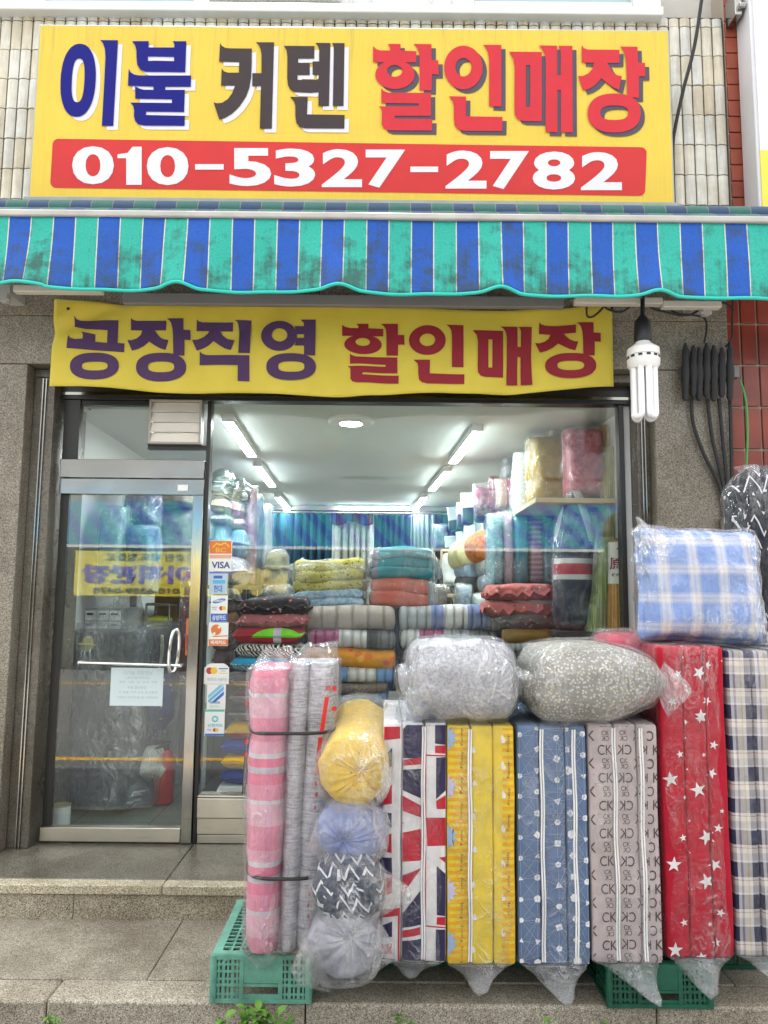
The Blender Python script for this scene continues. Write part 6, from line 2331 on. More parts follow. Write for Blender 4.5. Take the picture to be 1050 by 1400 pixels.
def red_green(g):
    x, y, z = g.xyz()
    d = g.math('ADD', g.math('POWER', g.math('SUBTRACT', x, 0.07), 2.0), g.math('POWER', g.math('MULTIPLY', g.math('SUBTRACT', z, 0.03), 2.2), 2.0))
    gr = g.math('MULTIPLY', g.math('LESS_THAN', d, 0.026), g.math('GREATER_THAN', z, 0.045))
    strap = g.math('MULTIPLY', g.math('GREATER_THAN', x, 0.045), g.math('LESS_THAN', x, 0.095))
    c = g.mix(gr, (0.42, 0.008, 0.02), (0.20, 0.72, 0.02))
    return g.mix(strap, c, (0.6, 0.55, 0.6))


cushion('bright red cushion with a lime green patch in the pile', (314, 857, 412, 882), 4.62, 0.42, fabric('red_lime_cloth', red_green, crease=0.2), CG, 3, e=0.4)


def zebra(c0, c1):
    def f(g):
        w = g.new('ShaderNodeTexWave', {'Vector': g.mapping((1, 1, 1.2), rot=(0.3, 0.5, 0.6)), 'Scale': 17.0, 'Distortion': 6.0, 'Detail': 1.0, 'Detail Scale': 1.2}, wave_type='BANDS').outputs['Fac']
        return g.ramp(w, [(0, c0), (0.5, c1)], 'CONSTANT')
    return f


cushion('black and white zebra striped cushion in the pile', (318, 880, 412, 901), 4.62, 0.42, fabric('zebra_cloth', zebra((0.02, 0.02, 0.02), (0.70, 0.66, 0.58)), crease=0.2), CG, 4, e=0.4)
cushion('sky blue cushion with zebra striped underside in the pile', (312, 899, 400, 921), 4.62, 0.42, fabric('sky_blue_cloth', lambda g: g.mix(g.math('GREATER_THAN', g.xyz()[2], 0.055), zebra((0.05, 0.25, 0.42), (0.55, 0.66, 0.7))(g), (0.03, 0.40, 0.68)), crease=0.2), CG, 5, e=0.4)
two = lambda top, bot, s: fabric('two_tone_cloth', lambda g: g.mix(g.math('GREATER_THAN', g.xyz()[2], s), bot, top), crease=0.3)
cushion('grey cushion with a black and white top below the sky blue one', (313, 921, 395, 944), 4.62, 0.42, two((0.02, 0.02, 0.02), (0.22, 0.19, 0.19), 0.055), CG, 6)
cushion('grey and charcoal cushion with a red edge in the pile', (311, 944, 392, 966), 4.62, 0.42, two((0.10, 0.02, 0.025), (0.24, 0.21, 0.21), 0.06), CG, 7)
cushion('grey and charcoal cushion below the red edged one', (309, 966, 392, 988), 4.62, 0.42, two((0.025, 0.028, 0.04), (0.25, 0.22, 0.22), 0.055), CG, 8)
cushion('yellow cushion with a red underside in the pile', (304, 989, 390, 1014), 4.62, 0.42, two((0.72, 0.40, 0.02), (0.48, 0.02, 0.03), 0.045), CG, 9, e=0.4)
cushion('royal blue cushion under the yellow and red one', (299, 1013, 388, 1036), 4.62, 0.42, fabric('royal_blue_cloth', (0.02, 0.06, 0.33), crease=0.2), CG, 10, e=0.4)
cushion('plain golden yellow cushion between two royal blue ones', (300, 1035, 386, 1056), 4.62, 0.42, fabric('golden_cloth', (0.72, 0.40, 0.02), crease=0.2), CG, 11, e=0.4)
cushion('royal blue cushion at the bottom of the pile', (298, 1055, 385, 1077), 4.62, 0.42, fabric('royal_blue_cloth_b', (0.02, 0.06, 0.30), crease=0.2), CG, 12, e=0.4)
x0, x1, z0, z1 = rect(296, 1075, 350, 1084, 4.63)
mb = MB()
for k in range(3):
    mb.box(x0 + 0.006 * k, x1, 4.63 + 0.004 * k, 4.95, z0 + k * (z1 - z0) / 3, z0 + (k + 1) * (z1 - z0) / 3 - 0.001)
o = mb.build('catalogue_stack', M['white_plastic'], origin=((x0 + x1) / 2, 4.8, z0), bevel=0.001); tag(o, 'few white catalogues under the bottom royal blue cushion', 'catalogue')
# dark bundles between the door and the cushion pile
DG = 'dark bundles behind the card stickers'
for k, (px, c1, c2, lab) in enumerate((((284, 806, 322, 838), (0.05, 0.05, 0.05), (0.16, 0.15, 0.14), 'dark grey bundle behind the upper card stickers'), ((284, 838, 318, 868), (0.22, 0.10, 0.05), (0.32, 0.16, 0.06), 'brown bundle behind the orange round card sticker'),
                                      ((284, 868, 316, 892), (0.08, 0.08, 0.085), (0.22, 0.21, 0.21), 'charcoal bundle below the brown one'), ((284, 890, 314, 920), (0.14, 0.09, 0.10), (0.2, 0.14, 0.15), 'mauve grey bundle above the mastercard circles sticker'))):
    cushion(lab.replace('mastercard', 'red and yellow'), px, 5.0, 0.35, fabric('dark_bundle_cloth', speck(c1, c2, 20), crease=0.6), DG, 20 + k, nz=0.02, e=0.35)
mb = MB(); x0, x1, z0, z1 = rect(280, 920, 318, 1060, 5.0)
table('dark side table under the dark bundles', x0, x1 + 0.05, 5.02, 5.4, z1 - 0.002, m_dark)
# bagged pillows by the left wall
LP_ = 'bagged bedding piled on the dark shelf'
B_ = M['film_blue']
silver = metal('silver_bag', (0.55, 0.68, 0.68), 0.25)
cushion('shiny silver bag at the top of the shelf pile next to the mullion', (282, 636, 316, 678), 5.55, 0.45, silver, LP_, 41, nz=0.035)
cushion('shiny silver bag leaning beyond the first one', (297, 648, 336, 688), 5.75, 0.45, silver, LP_, 42, nz=0.035)
cushion('cream bundle under the silver bags', (284, 680, 312, 702), 5.55, 0.45, fabric('cream_cloth', (0.55, 0.45, 0.28)), LP_, 43, M['film'])
cushion('salmon pink bundle beside the cream one', (306, 684, 330, 708), 5.75, 0.45, fabric('salmon_cloth', (0.55, 0.28, 0.27)), LP_, 44, M['film'])
cushion('pale green bagged pillow under the cream bundle', (284, 702, 312, 716), 5.55, 0.45, fabric('pale_green_cloth', (0.40, 0.5, 0.45)), LP_, 45, M['film'])
cushion('pale pink bagged pillow under the salmon bundle', (306, 708, 332, 724), 5.75, 0.45, fabric('pale_pink_cloth', (0.58, 0.38, 0.42)), LP_, 46, M['film'])
cushion('aqua bagged pillow at the mullion in the shelf pile', (284, 714, 312, 762), 5.55, 0.45, fabric('aqua_cloth', (0.16, 0.42, 0.45)), LP_, 47, B_, nz=0.02)
cushion('sky blue bagged pillow in the shelf pile', (308, 722, 336, 762), 5.7, 0.45, fabric('blue_cloth', (0.10, 0.28, 0.42)), LP_, 48, B_, nz=0.02)
cushion('pale lilac bagged quilt at the bottom of the shelf pile', (286, 760, 335, 800), 5.6, 0.5, fabric('lilac_cloth', (0.42, 0.42, 0.52)), LP_, 49, M['film'], nz=0.02)
cushion('upright mauve bagged quilt standing at the end of the shelf pile', (326, 664, 344, 800), 6.0, 0.35, fabric('mauve_cloth', (0.42, 0.22, 0.30)), LP_, 50, M['film'], upright=True)
cushion('upright blue bagged quilt beside the mauve one', (338, 676, 353, 800), 6.3, 0.35, fabric('steel_blue_cloth', (0.10, 0.26, 0.42)), LP_, 51, M['film'], upright=True)
cushion('upright white bagged quilt nearest the teal curtain', (350, 690, 366, 800), 6.6, 0.35, fabric('white_quilt_cloth', (0.62, 0.66, 0.66)), LP_, 52, B_, upright=True)

# ------------------------------------------------------------------ goods on the right
PK = 'white headed packages in two rows along the wall'
card = plain('white_card', (0.78, 0.82, 0.82), 0.5)
dkcloth = plain('package_dark_cloth', (0.02, 0.025, 0.04), 0.4, var=0.4, scale=30)
ups = [((648, 660, 672, 687), 712, 6.5), ((630, 674, 647, 694), 716, 7.0), ((624, 687, 633, 703), 720, 7.6), ((612, 693, 624, 711), 724, 8.2)]
lows = [((658, 706, 677, 726), 737, 6.7), ((649, 713, 660, 729), 739, 7.1), ((634, 717, 649, 737), 742, 7.5), ((624, 727, 633, 742), 747, 8.0), ((608, 733, 625, 748), 756, 8.5)]
ordn = ['nearest', 'second', 'third', 'farthest']
for row, items in (('upper', ups), ('lower', lows)):
    for k, (px, yb, Y) in enumerate(items):
        lab = f"{(['nearest', 'second', 'third', 'fourth', 'fifth'])[k]} white headed dark package in the {row} row along the wall"
        x0, x1, z0, z1 = rect(*px, Y)
        zb = at(px[0], yb, Y).z
        t = thing('wall_package', lab, 'package', ((x0 + x1) / 2, Y, zb), PK)
        rt = Matrix.Rotation(R(-8 + 5 * (k % 3)), 3, 'Y') @ Matrix.Rotation(R(6), 3, 'X')
        mb = MB(); mb.obox(((x0 + x1) / 2, Y, (z0 + z1) / 2), ((x1 - x0) / 2 * 0.93, 0.05, (z1 - z0) / 2), rt); mb.build('header_card', card, t, bevel=0.003)
        mb = MB(); rbox(mb, ((x0 + x1) / 2 + 0.01, Y + 0.06, (zb + z0) / 2 + 0.02), ((x1 - x0) / 2 * 0.9, 0.08, (z0 - zb) / 2 + 0.03), 0.03, 6); mb.build('folded_cloth', dkcloth, t)
RG = 'rolled pillows on the pale bench'


def rp(px0, py0, px1, py1, Y, dY, r, m, lab, seed, bag=None):
    a = at(px0, py0, Y)
    b = at(px1, py1, Y + dY)
    roll(lab, a, b, r, m, RG, seed, bag=bag)


rp(668, 745, 640, 757, 5.9, 0.55, 0.135, fabric('orange_pillow', speck((0.55, 0.13, 0.03), (0.66, 0.25, 0.08), 40)), 'orange rolled pillow beside the yellow one', 1)
rp(650, 755, 632, 762, 6.1, 0.5, 0.15, fabric('lemon_pillow', (0.60, 0.55, 0.28)), 'lemon yellow rolled pillow beside the orange one', 2)
rp(676, 773, 650, 779, 5.9, 0.5, 0.095, fabric('grey_pillow', speck((0.25, 0.27, 0.27), (0.4, 0.42, 0.42), 40)), 'light grey rolled pillow under the orange one', 3)
rp(650, 779, 632, 781, 6.1, 0.4, 0.09, fabric('pale_blue_pillow', (0.25, 0.33, 0.42)), 'pale blue rolled pillow under the lemon one', 4)
rp(676, 797, 655, 795, 5.9, 0.5, 0.09, fabric('blue_print_pillow', speck((0.14, 0.24, 0.36), (0.45, 0.5, 0.54), 60)), 'blue printed rolled pillow at the end of the bench', 5, M['film'])
rp(650, 797, 632, 797, 6.1, 0.4, 0.085, fabric('charcoal_pillow', (0.06, 0.06, 0.065)), 'charcoal rolled pillow under the pale blue one', 6)
cushion('blue speckled bagged bundle on the floor under the pillow bench', (626, 800, 648, 862), 5.7, 0.3, fabric('blue_speckle', speck((0.2, 0.28, 0.36), (0.45, 0.5, 0.52), 50)), 'bundles under the pillow bench', 61, M['film'], upright=True)
cushion('pale green pillow under the pillow bench', (648, 812, 690, 858), 5.6, 0.3, fabric('pale_sage', (0.50, 0.56, 0.52)), 'bundles under the pillow bench', 62, None, upright=True)
# clothes on the rear rack
cushion('white folded garment hanging on the rear rack', (606, 757, 634, 802), 7.6, 0.2, fabric('white_garment', (0.66, 0.68, 0.64)), 'garments hanging on the rear rack', 63, None, 'garment', 'garment', upright=True, nz=0.03)
cushion('dark patterned garment hanging beside the white one', (601, 775, 614, 818), 7.7, 0.2, fabric('dark_garment', flowers((0.04, 0.05, 0.08), [(0.3, 0.1, 0.1), (0.1, 0.15, 0.3), (0.03, 0.03, 0.03)], 20)), 'garments hanging on the rear rack', 64, None, 'garment', 'garment', upright=True, nz=0.03)
mb = MB(); x0, x1, z0, z1 = rect(605, 752, 636, 880, 7.65)
for x in (x0, x1):
    mb.tube([(x, 7.75, 0.0), (x, 7.75, z1)], 0.015)
mb.tube([(x0, 7.75, z1), (x1, 7.75, z1)], 0.015)
mb.tube([(x0, 7.75, z1 - 0.5), (x1, 7.75, z1 - 0.5)], 0.015)
o = mb.build('garment_rack', m_wood, origin=((x0 + x1) / 2, 7.75, 0)); tag(o, 'wooden rack holding the hanging garments', 'rack')
# standing bagged quilts
SG = 'bagged quilts standing side by side'
stand = [((672, 702, 690, 800), (0.20, 0.40, 0.40), (0.42, 0.56, 0.54), 'aqua printed bagged quilt standing first from the rolled pillows'), ((688, 700, 704, 800), (0.56, 0.42, 0.45), (0.44, 0.34, 0.40), 'dusty pink bagged quilt standing beside the aqua one'),
         ((703, 700, 725, 800), (0.05, 0.26, 0.32), (0.08, 0.30, 0.36), 'teal dotted bagged quilt standing in the row'), ((724, 704, 745, 798), (0.55, 0.32, 0.34), (0.3, 0.14, 0.18), 'pink and grey striped bagged quilt standing in the row'),
         ((744, 702, 757, 798), (0.05, 0.16, 0.22), (0.2, 0.32, 0.36), 'dark blue bagged quilt standing in the row'), ((755, 704, 776, 798), (0.30, 0.36, 0.36), (0.46, 0.46, 0.42), 'grey floral bagged quilt standing at the end of the row')]
for k, (px, c1, c2, lab) in enumerate(stand):
    if 'dotted' in lab:
        m = fabric('teal_dotted', dotted(c1, (0.55, 0.6, 0.6), 16, 0.12))
    elif 'striped' in lab:
        m = fabric('pink_striped', bars(c1, c2, 28, 2))
    else:
        m = fabric('standing_quilt_cloth', speck(c1, c2, 45))
    cushion(lab, px, 5.22 + 0.01 * (k % 2), 0.35, m, SG, 70 + k, M['film'] if k % 2 else B_, upright=True, e=0.25)
# things on the long shelf
cushion('magenta and brown bagged cushion on the long shelf', (682, 652, 704, 694), 5.7, 0.25, fabric('magenta_cloth', lambda g: g.mix(g.math('GREATER_THAN', g.xyz()[0], 0.0), (0.35, 0.22, 0.18), (0.36, 0.03, 0.16))), 'goods on the long shelf', 80, M['film'], upright=True)
a, b = at(716, 700, 5.25), at(717, 620, 5.25)
roll('tall white foam roll standing on the long shelf', a, b, 0.085, fabric('foam_white', speck((0.50, 0.56, 0.55), (0.68, 0.72, 0.70), 60)), 'goods on the long shelf', 81, 'foam_roll', 'roll', end=0.92)
cushion('rainbow pastel bagged cushion behind the mustard one', (727, 628, 752, 698), 5.1, 0.25, fabric('rainbow_cloth', lambda g: g.new('ShaderNodeHueSaturation', {'Hue': g.noise(12, 1), 'Saturation': 0.9, 'Value': 0.8, 'Color': (0.7, 0.25, 0.4, 1)}).outputs[0]), 'goods on the long shelf', 82, M['film'], upright=True)
cushion('big mustard yellow bagged cushion on the long shelf', (728, 590, 792, 693), 4.82, 0.36, fabric('mustard_cloth', (0.40, 0.27, 0.035), crease=0.7), 'goods on the long shelf', 83, M['film'], upright=True, nz=0.02)
cushion('crimson pink bagged cushion on the long shelf beside the mustard one', (776, 580, 832, 678), 4.6, 0.24, fabric('crimson_pink_cloth', speck((0.42, 0.02, 0.08), (0.62, 0.16, 0.2), 14), crease=0.4), 'goods on the long shelf', 84, M['film'], upright=True)
# floral ruffled cushions, brown roll
FG = 'floral cushions on the table by the window'
m_pf = fabric('coral_floral', flowers((0.50, 0.13, 0.12), [(0.62, 0.5, 0.42), (0.2, 0.05, 0.06), (0.55, 0.2, 0.18), (0.60, 0.30, 0.2)], 32, 0.36))
wh_under = lambda base: fabric('coral_floral_white_side', base)
cushion('coral floral ruffled cushion on top of its twin', (667, 798, 770, 822), 4.72, 0.38, m_pf, FG, 91, ruffle=0.02, nz=0.012)
cushion('white padded cushion between the coral floral ones', (700, 812, 770, 830), 4.78, 0.3, fabric('padded_white', (0.62, 0.61, 0.58)), FG, 92)
cushion('coral floral ruffled cushion under the white padded one', (662, 822, 770, 846), 4.72, 0.38, m_pf, FG, 93, ruffle=0.02, nz=0.012)
cushion('dark grey floral cushion under the coral floral ones', (676, 838, 772, 863), 4.72, 0.38, fabric('dark_floral', flowers((0.10, 0.09, 0.085), [(0.45, 0.2, 0.18), (0.4, 0.36, 0.3), (0.07, 0.06, 0.06), (0.12, 0.1, 0.1)], 30, 0.42)), FG, 94, ruffle=0.012, nz=0.012)
x0, x1, z0, z1 = rect(690, 861, 812, 881, 4.68)
roll('glossy brown roll lying under the dark floral cushion', (x0, 4.76, (z0 + z1) / 2), (x1, 4.76, (z0 + z1) / 2), (z1 - z0) / 2, fabric('brown_wrap', (0.26, 0.145, 0.035), rough=0.4, crease=0.3), 'rolls on the table by the window', 95, 'fabric_roll', 'roll', end=0.9)
x0, x1, z0, z1 = rect(686, 880, 812, 893, 4.68)
roll('pale ribbed roll lying under the brown one', (x0, 4.76, (z0 + z1) / 2), (x1, 4.76, (z0 + z1) / 2), (z1 - z0) / 2, fabric('pale_ribbed', bars((0.3, 0.3, 0.27), (0.46, 0.46, 0.42), 30)), 'rolls on the table by the window', 96, 'fabric_roll', 'roll', end=0.9)


# navy bolster with bands
def banded(g):
    z = g.xyz()[2]
    f = g.math('DIVIDE', z, 0.72)
    c = g.ramp(f, [(0.0, (0.012, 0.015, 0.035)), (0.425, wht), (0.465, (0.48, 0.02, 0.035)), (0.56, wht), (0.605, (0.012, 0.015, 0.035))], 'CONSTANT')
    x = g.xyz()[0]
    e1 = g.math('ADD', g.math('MULTIPLY', g.math('ABSOLUTE', x), 6.0), g.math('MULTIPLY', f, -1.0))
    top = g.math('MULTIPLY', g.math('GREATER_THAN', f, 0.75), g.math('GREATER_THAN', g.math('ADD', g.math('MULTIPLY', g.math('ABSOLUTE', x), 5.5), f), 1.27))
    return g.mix(top, c, wht)


a, b = at(788, 862, 4.50), at(793, 668, 4.50)
nb_ = thing('banded_bolster', 'tall navy bolster with a red and white band standing in clear film', 'bolster', (a.x, 4.62, a.z))
mb, mg = MB(), MB()
for tgt, off, jit in ((mb, 0, 0.006), (mg, 0.012, 0.018)):
    rings = []
    for i in range(26):
        f = i / 25
        s = 1.0
        if f < 0.12:
            s = 0.55 + 0.45 * math.sqrt(f / 0.12)
        if f > 0.70:
            s = 1 - 0.72 * ((f - 0.70) / 0.30) ** 1.3
        rings.append(section(a.lerp(b, f) + Vector((0, 0.12, 0)), Vector((0.118 * s + off, 0, 0)), Vector((0, 0.11 * s + off, 0)), 36, 2.2, jit, 6))
    tgt.loft(rings, 0, True)
mb.build('pillow', fabric('banded_cloth', banded, crease=0.2), nb_, smooth=1.1)
mg.build('plastic_bag', M['film'], nb_, smooth=1.1)
zst = a.z
table('narrow dark stand under the banded bolster and the mat rolls', 1.03, 1.42, 4.45, 4.645, zst - 0.004, m_dark, 'display_stand')


# bamboo mats in film
def bamboo(c1, c2):
    def f(g):
        x = g.xyz()[0]
        n = g.noise(1.0, 2, 0.5, g.mapping((130, 130, 0.6)))
        return g.ramp(n, [(0.35, c1), (0.65, c2)])
    return f


MG = 'rolled mats by the window frame'
a, b = at(817, 880, 4.47), at(836, 735, 4.47)
roll('green foil wrapped mat roll leaning beside the banded bolster', a + Vector((0, 0.06, 0)), b + Vector((0, 0.06, 0)), 0.06, fabric('green_bamboo', bamboo((0.08, 0.16, 0.02), (0.34, 0.36, 0.10)), rough=0.3, crease=0.2), MG, 101, 'mat_roll', 'mat', M['film'], end=0.95)
a, b = at(843, 735, 4.46), at(846, 605, 4.46)
roll('tall olive bamboo mat roll standing in crinkled film at the window frame', a + Vector((0, 0.16, 0)), b + Vector((0, 0.16, 0)), 0.055, fabric('olive_bamboo', bamboo((0.14, 0.14, 0.02), (0.40, 0.36, 0.10)), rough=0.3, crease=0.2), MG, 102, 'mat_roll', 'mat', M['film'], end=0.95)
a, b = at(833, 625, 4.6), at(834, 580, 4.6)
roll('short pale cardboard roll on top of the olive mat', a + Vector((0, 0.08, 0)), b + Vector((0, 0.08, 0)), 0.05, fabric('cardboard', (0.40, 0.24, 0.09)), MG, 103, 'mat_roll', 'mat', None, end=0.95)
# wooden mat roll with a white label and characters
a, b = at(851, 884, 4.42), at(850, 738, 4.42)
wm = thing('wooden_mat_roll', 'wood slat mat roll with a white printed label standing at the window frame', 'mat', (a.x, 4.5, a.z))
rw = 0.07
mb = MB()
mb.loft([section(a.lerp(b, i / 8) + Vector((0, 0.08, 0)), Vector((rw, 0, 0)), Vector((0, rw, 0)), 32) for i in range(9)], 0, True)
mb.build('mat', fabric('wood_slat', bamboo((0.30, 0.15, 0.04), (0.60, 0.34, 0.11)), rough=0.35, crease=0.1), wm, smooth=0.9)
zl0, zl1 = at(850, 798, 4.42).z, at(850, 741, 4.42).z
mb = MB()
cz = lambda z: a.lerp(b, (z - a.z) / (b.z - a.z)) + Vector((0, 0.08, 0))
mb.loft([section(cz(z), Vector((rw + 0.003, 0, 0)), Vector((0, rw + 0.003, 0)), 32) for z in (zl0, (zl0 + zl1) / 2, zl1)], 0, False)
mb.loft([section(cz(z), Vector((rw + 0.002, 0, 0)), Vector((0, rw + 0.002, 0)), 32) for z in (at(850, 884, 4.42).z, at(850, 873, 4.42).z)], 0, False)
mb.build('label', plain('label_paper', (0.62, 0.60, 0.54), 0.6), wm, smooth=1)
for nm, body, px0, py0, px1, py1, m in (('label_lettering', '森', 852, 762, 866, 779, plain('label_maroon', (0.20, 0.02, 0.05), 0.6)), ('label_lettering', '原', 836, 762, 850, 779, plain('label_maroon_b', (0.20, 0.02, 0.05), 0.6)), ('label_lettering', '健康竹凉席', 838, 784, 864, 788, M['black'])):
    d = text(body, 0.02)
    p0, p1 = at(px0, py1, 4.42), at(px1, py0, 4.42)
    cc_ = cz((p0.z + p1.z) / 2)

    def fn(u, v, p0=p0, p1=p1, cc_=cc_):
        x = p0.x + u * (p1.x - p0.x)
        dx = max(-0.99, min(0.99, (x - cc_.x) / (rw + 0.005)))
        return Vector((x, cc_.y - (rw + 0.005) * math.sqrt(1 - dx * dx), p0.z + v * (p1.z - p0.z)))
    mb = MB(); mb.shape(d, fn); mb.build(nm, m, wm, smooth=0)
mb = MB()
for s in range(3):
    p = at(845 + s * 7, 750, 4.42); c_ = cz(p.z)
    pts = []
    for k in range(10):
        r_ = 0.009 if k % 2 == 0 else 0.004
        x = p.x + r_ * math.sin(k * math.pi / 5)
        dx = max(-0.99, min(0.99, (x - c_.x) / (rw + 0.005)))
        pts.append((x, c_.y - (rw + 0.005) * math.sqrt(1 - dx * dx), p.z + r_ * math.cos(k * math.pi / 5)))
    cen = sum((Vector(q) for q in pts), Vector()) / 10
    mb.add(pts + [tuple(cen)], [(k, (k + 1) % 10, 10) for k in range(10)])
mb.build('label_stars', plain('label_star', (0.3, 0.05, 0.09), 0.6), wm, smooth=0)

# ------------------------------------------------------------------ behind the door
x0, x1, z0, z1 = rect(92, 862, 196, 1100, 4.75)
wc = thing('wrapped_cabinet', 'grey cabinet wrapped in crinkled plastic behind the entrance door', 'cabinet', ((x0 + x1) / 2, 5.3, 0.0))
mb = MB(); mb.add([(x0, 4.75, 0.02), (x1 - 0.08, 4.75, 0.02), (x1 + 0.12, 5.9, 0.02), (x0, 5.9, 0.02), (x0, 4.75, z1), (x1 - 0.08, 4.75, z1), (x1 + 0.12, 5.9, z1), (x0, 5.9, z1)],
                  [(0, 3, 2, 1), (4, 5, 6, 7), (0, 1, 5, 4), (1, 2, 6, 5), (2, 3, 7, 6), (3, 0, 4, 7)])
mb.build('body', fabric('grey_cabinet_cloth', speck((0.045, 0.055, 0.06), (0.085, 0.095, 0.10), 30), crease=0.2), wc, smooth=0, bevel=0.02)
mb = MB()
rings = []
for i in range(26):
    f = i / 25
    w = 1 + 0.03 * math.sin(i)
    rings.append(section(Vector(((x0 + x1) / 2 + 0.02, 5.28, z1 + 0.03 + (0.02 - z1) * f)), Vector(((x1 - x0) / 2 * 1.06 * w + 0.05 * f * f, 0, 0)), Vector((0, 0.60, 0)), 60, 6, 0.03, 7))
mb.loft(rings, 0, True); mb.build('plastic_cover', film('cabinet_cover', 0.04, 1.1, 0.5, crease=0.18), wc, smooth=1.1)
x0, x1, z0, z1 = rect(112, 832, 166, 866, 4.95)
db = thing('drawer_box', 'white plastic drawer box draped with film on the wrapped cabinet', 'drawers', ((x0 + x1) / 2, 5.1, z0))
mb = MB(); mb.box(x0, x1, 4.98, 5.4, z0, z1); mb.build('body', plain('drawer_grey', (0.30, 0.32, 0.32), 0.5), db, bevel=0.004)
for i in range(3):
    for j in range(2):
        wv, hv = (x1 - x0 - 0.02) / 3, (z1 - z0 - 0.02) / 2
        mb = MB(); mb.box(x0 + 0.012 + i * wv, x0 + 0.006 + (i + 1) * wv, 4.965, 4.979, z0 + 0.012 + j * hv, z0 + 0.006 + (j + 1) * hv); dd = mb.build('drawer', M['white_plastic'], db, bevel=0.004)
        cxx, czz = x0 + 0.009 + (i + 0.5) * wv, z0 + 0.009 + (j + 0.65) * hv
        mb = MB(); mb.box(cxx - 0.02, cxx + 0.02, 4.95, 4.964, czz - 0.006, czz + 0.006); mb.build('handle', M['black'], dd)
mb = MB()
rings = [section(Vector(((x0 + x1) / 2 + 0.03, 5.2, z1 + 0.16 - f * (z1 - z0 + 0.2))), Vector(((x1 - x0) / 2 * (0.75 + 0.4 * f), 0, 0)), Vector((0, 0.25 + 0.06 * f, 0)), 50, 3, 0.03, 9) for f in [i / 14 for i in range(15)]]
mb.loft(rings, 0, True); mb.build('plastic_cover', film('drawer_cover', 0.05, 1.2, 0.8, crease=0.2), db, smooth=1.1)
cushion('pale yellow bundle tucked beside the drawer box', (100, 866, 130, 898), 4.72, 0.2, fabric('pale_yellow_cloth', (0.55, 0.52, 0.16)), 'bundles behind the door', 111, None, nz=0.02)
# brown cardboard column, hanging maroon cloth, small rack
x0, x1, z0, z1 = rect(207, 795, 243, 1045, 5.6)
mb = MB(); mb.box(x0, x1, 5.6, 5.75, 0.001, z1)
o = mb.build('cardboard_panel', plain('brown_cardboard', (0.30, 0.17, 0.07), 0.8), origin=((x0 + x1) / 2, 5.67, 0), bevel=0.004); tag(o, 'tall brown cardboard panel standing behind the door handle', 'panel')
cushion('maroon printed cloth hanging behind the door stile', (244, 780, 272, 930), 5.2, 0.12, fabric('maroon_print', flowers((0.11, 0.012, 0.02), [(0.2, 0.03, 0.04), (0.10, 0.08, 0.2), (0.13, 0.02, 0.03)], 26)), 'bundles behind the door', 112, M['film'], 'hanging_cloth', 'cloth', upright=True, nz=0.02)
DGp = 'bagged bedding behind the door glass'
for k, (px, Y, c1, c2, lab) in enumerate((((128, 690, 166, 812), 4.85, (0.20, 0.36, 0.38), (0.30, 0.46, 0.47), 'aqua bagged quilt standing on the grey cabinet at the white wall'), ((164, 636, 210, 716), 5.0, (0.03, 0.05, 0.12), (0.08, 0.12, 0.22), 'navy bagged quilt uppermost behind the door glass'),
                                     ((164, 716, 206, 812), 4.9, (0.04, 0.14, 0.24), (0.10, 0.26, 0.36), 'deep blue bagged quilt beside the aqua one'), ((208, 640, 262, 690), 5.3, (0.16, 0.13, 0.10), (0.30, 0.26, 0.2), 'brown grey bagged bundle behind the top door rail'),
                                     ((206, 690, 262, 800), 5.4, (0.09, 0.11, 0.10), (0.16, 0.20, 0.17), 'dull green bagged quilt above the metal rack'))):
    cushion(lab, px, Y, 0.3, fabric('door_bundle_cloth', speck(c1, c2, 10), crease=0.6), DGp, 130 + k, M['film'], 'bagged_quilt', 'quilt', upright=True, nz=0.02)
x0, x1, z0, z1 = rect(194, 826, 226, 1060, 5.3)
rk = MB()
for x in (x0, x1):
    for y in (5.32, 5.55):
        rk.tube([(x, y, 0.0), (x, y, z1)], 0.008)
for zz in (z1, at(210, 850, 5.3).z, at(210, 920, 5.3).z):
    rk.tube([(x0, 5.32, zz), (x1, 5.32, zz), (x1, 5.55, zz), (x0, 5.55, zz), (x0, 5.32, zz)], 0.007)
    rk.box(x0, x1, 5.32, 5.55, zz - 0.012, zz - 0.008)
o = rk.build('wire_rack', M['steel'], origin=((x0 + x1) / 2, 5.43, 0)); tag(o, 'thin metal rack holding the coloured bundles behind the door', 'rack')
cushion('olive yellow cushion on the metal rack behind the door', (193, 843, 228, 860), 5.32, 0.25, fabric('olive_yellow_cloth', (0.42, 0.40, 0.02)), 'bundles behind the door', 113, nz=0.01)
cushion('lilac pink folded cloth under the olive cushion', (190, 858, 228, 874), 5.3, 0.25, fabric('lilac_pink_cloth', (0.50, 0.32, 0.38)), 'bundles behind the door', 114, nz=0.015)
cushion('cream and red folded cloth under the lilac one', (192, 873, 228, 886), 5.3, 0.25, fabric('cream_red_cloth', speck((0.55, 0.40, 0.32), (0.55, 0.12, 0.12), 8)), 'bundles behind the door', 115, nz=0.015)
cushion('wine red folded cloth low on the metal rack', (196, 884, 228, 905), 5.3, 0.25, fabric('wine_cloth', (0.16, 0.03, 0.06)), 'bundles behind the door', 116, nz=0.015)
# paper carrier bag / hanging white cloth
x0, x1, z0, z1 = rect(200, 868, 222, 918, 5.1)
mb = MB(); mb.grid(8, 12, lambda u, v: Vector((x0 + (x1 - x0) * (u + 0.12 * math.sin(v * 4)), 5.1 + 0.015 * math.sin(u * 9 + v * 3), z1 + (z0 - z1) * v)))
o = mb.build('paper_bag', plain('cream_paper', (0.62, 0.58, 0.48), 0.7), origin=((x0 + x1) / 2, 5.1, z0), smooth=2, solid=0.004); tag(o, 'cream carrier bag hanging in front of the metal rack', 'bag')
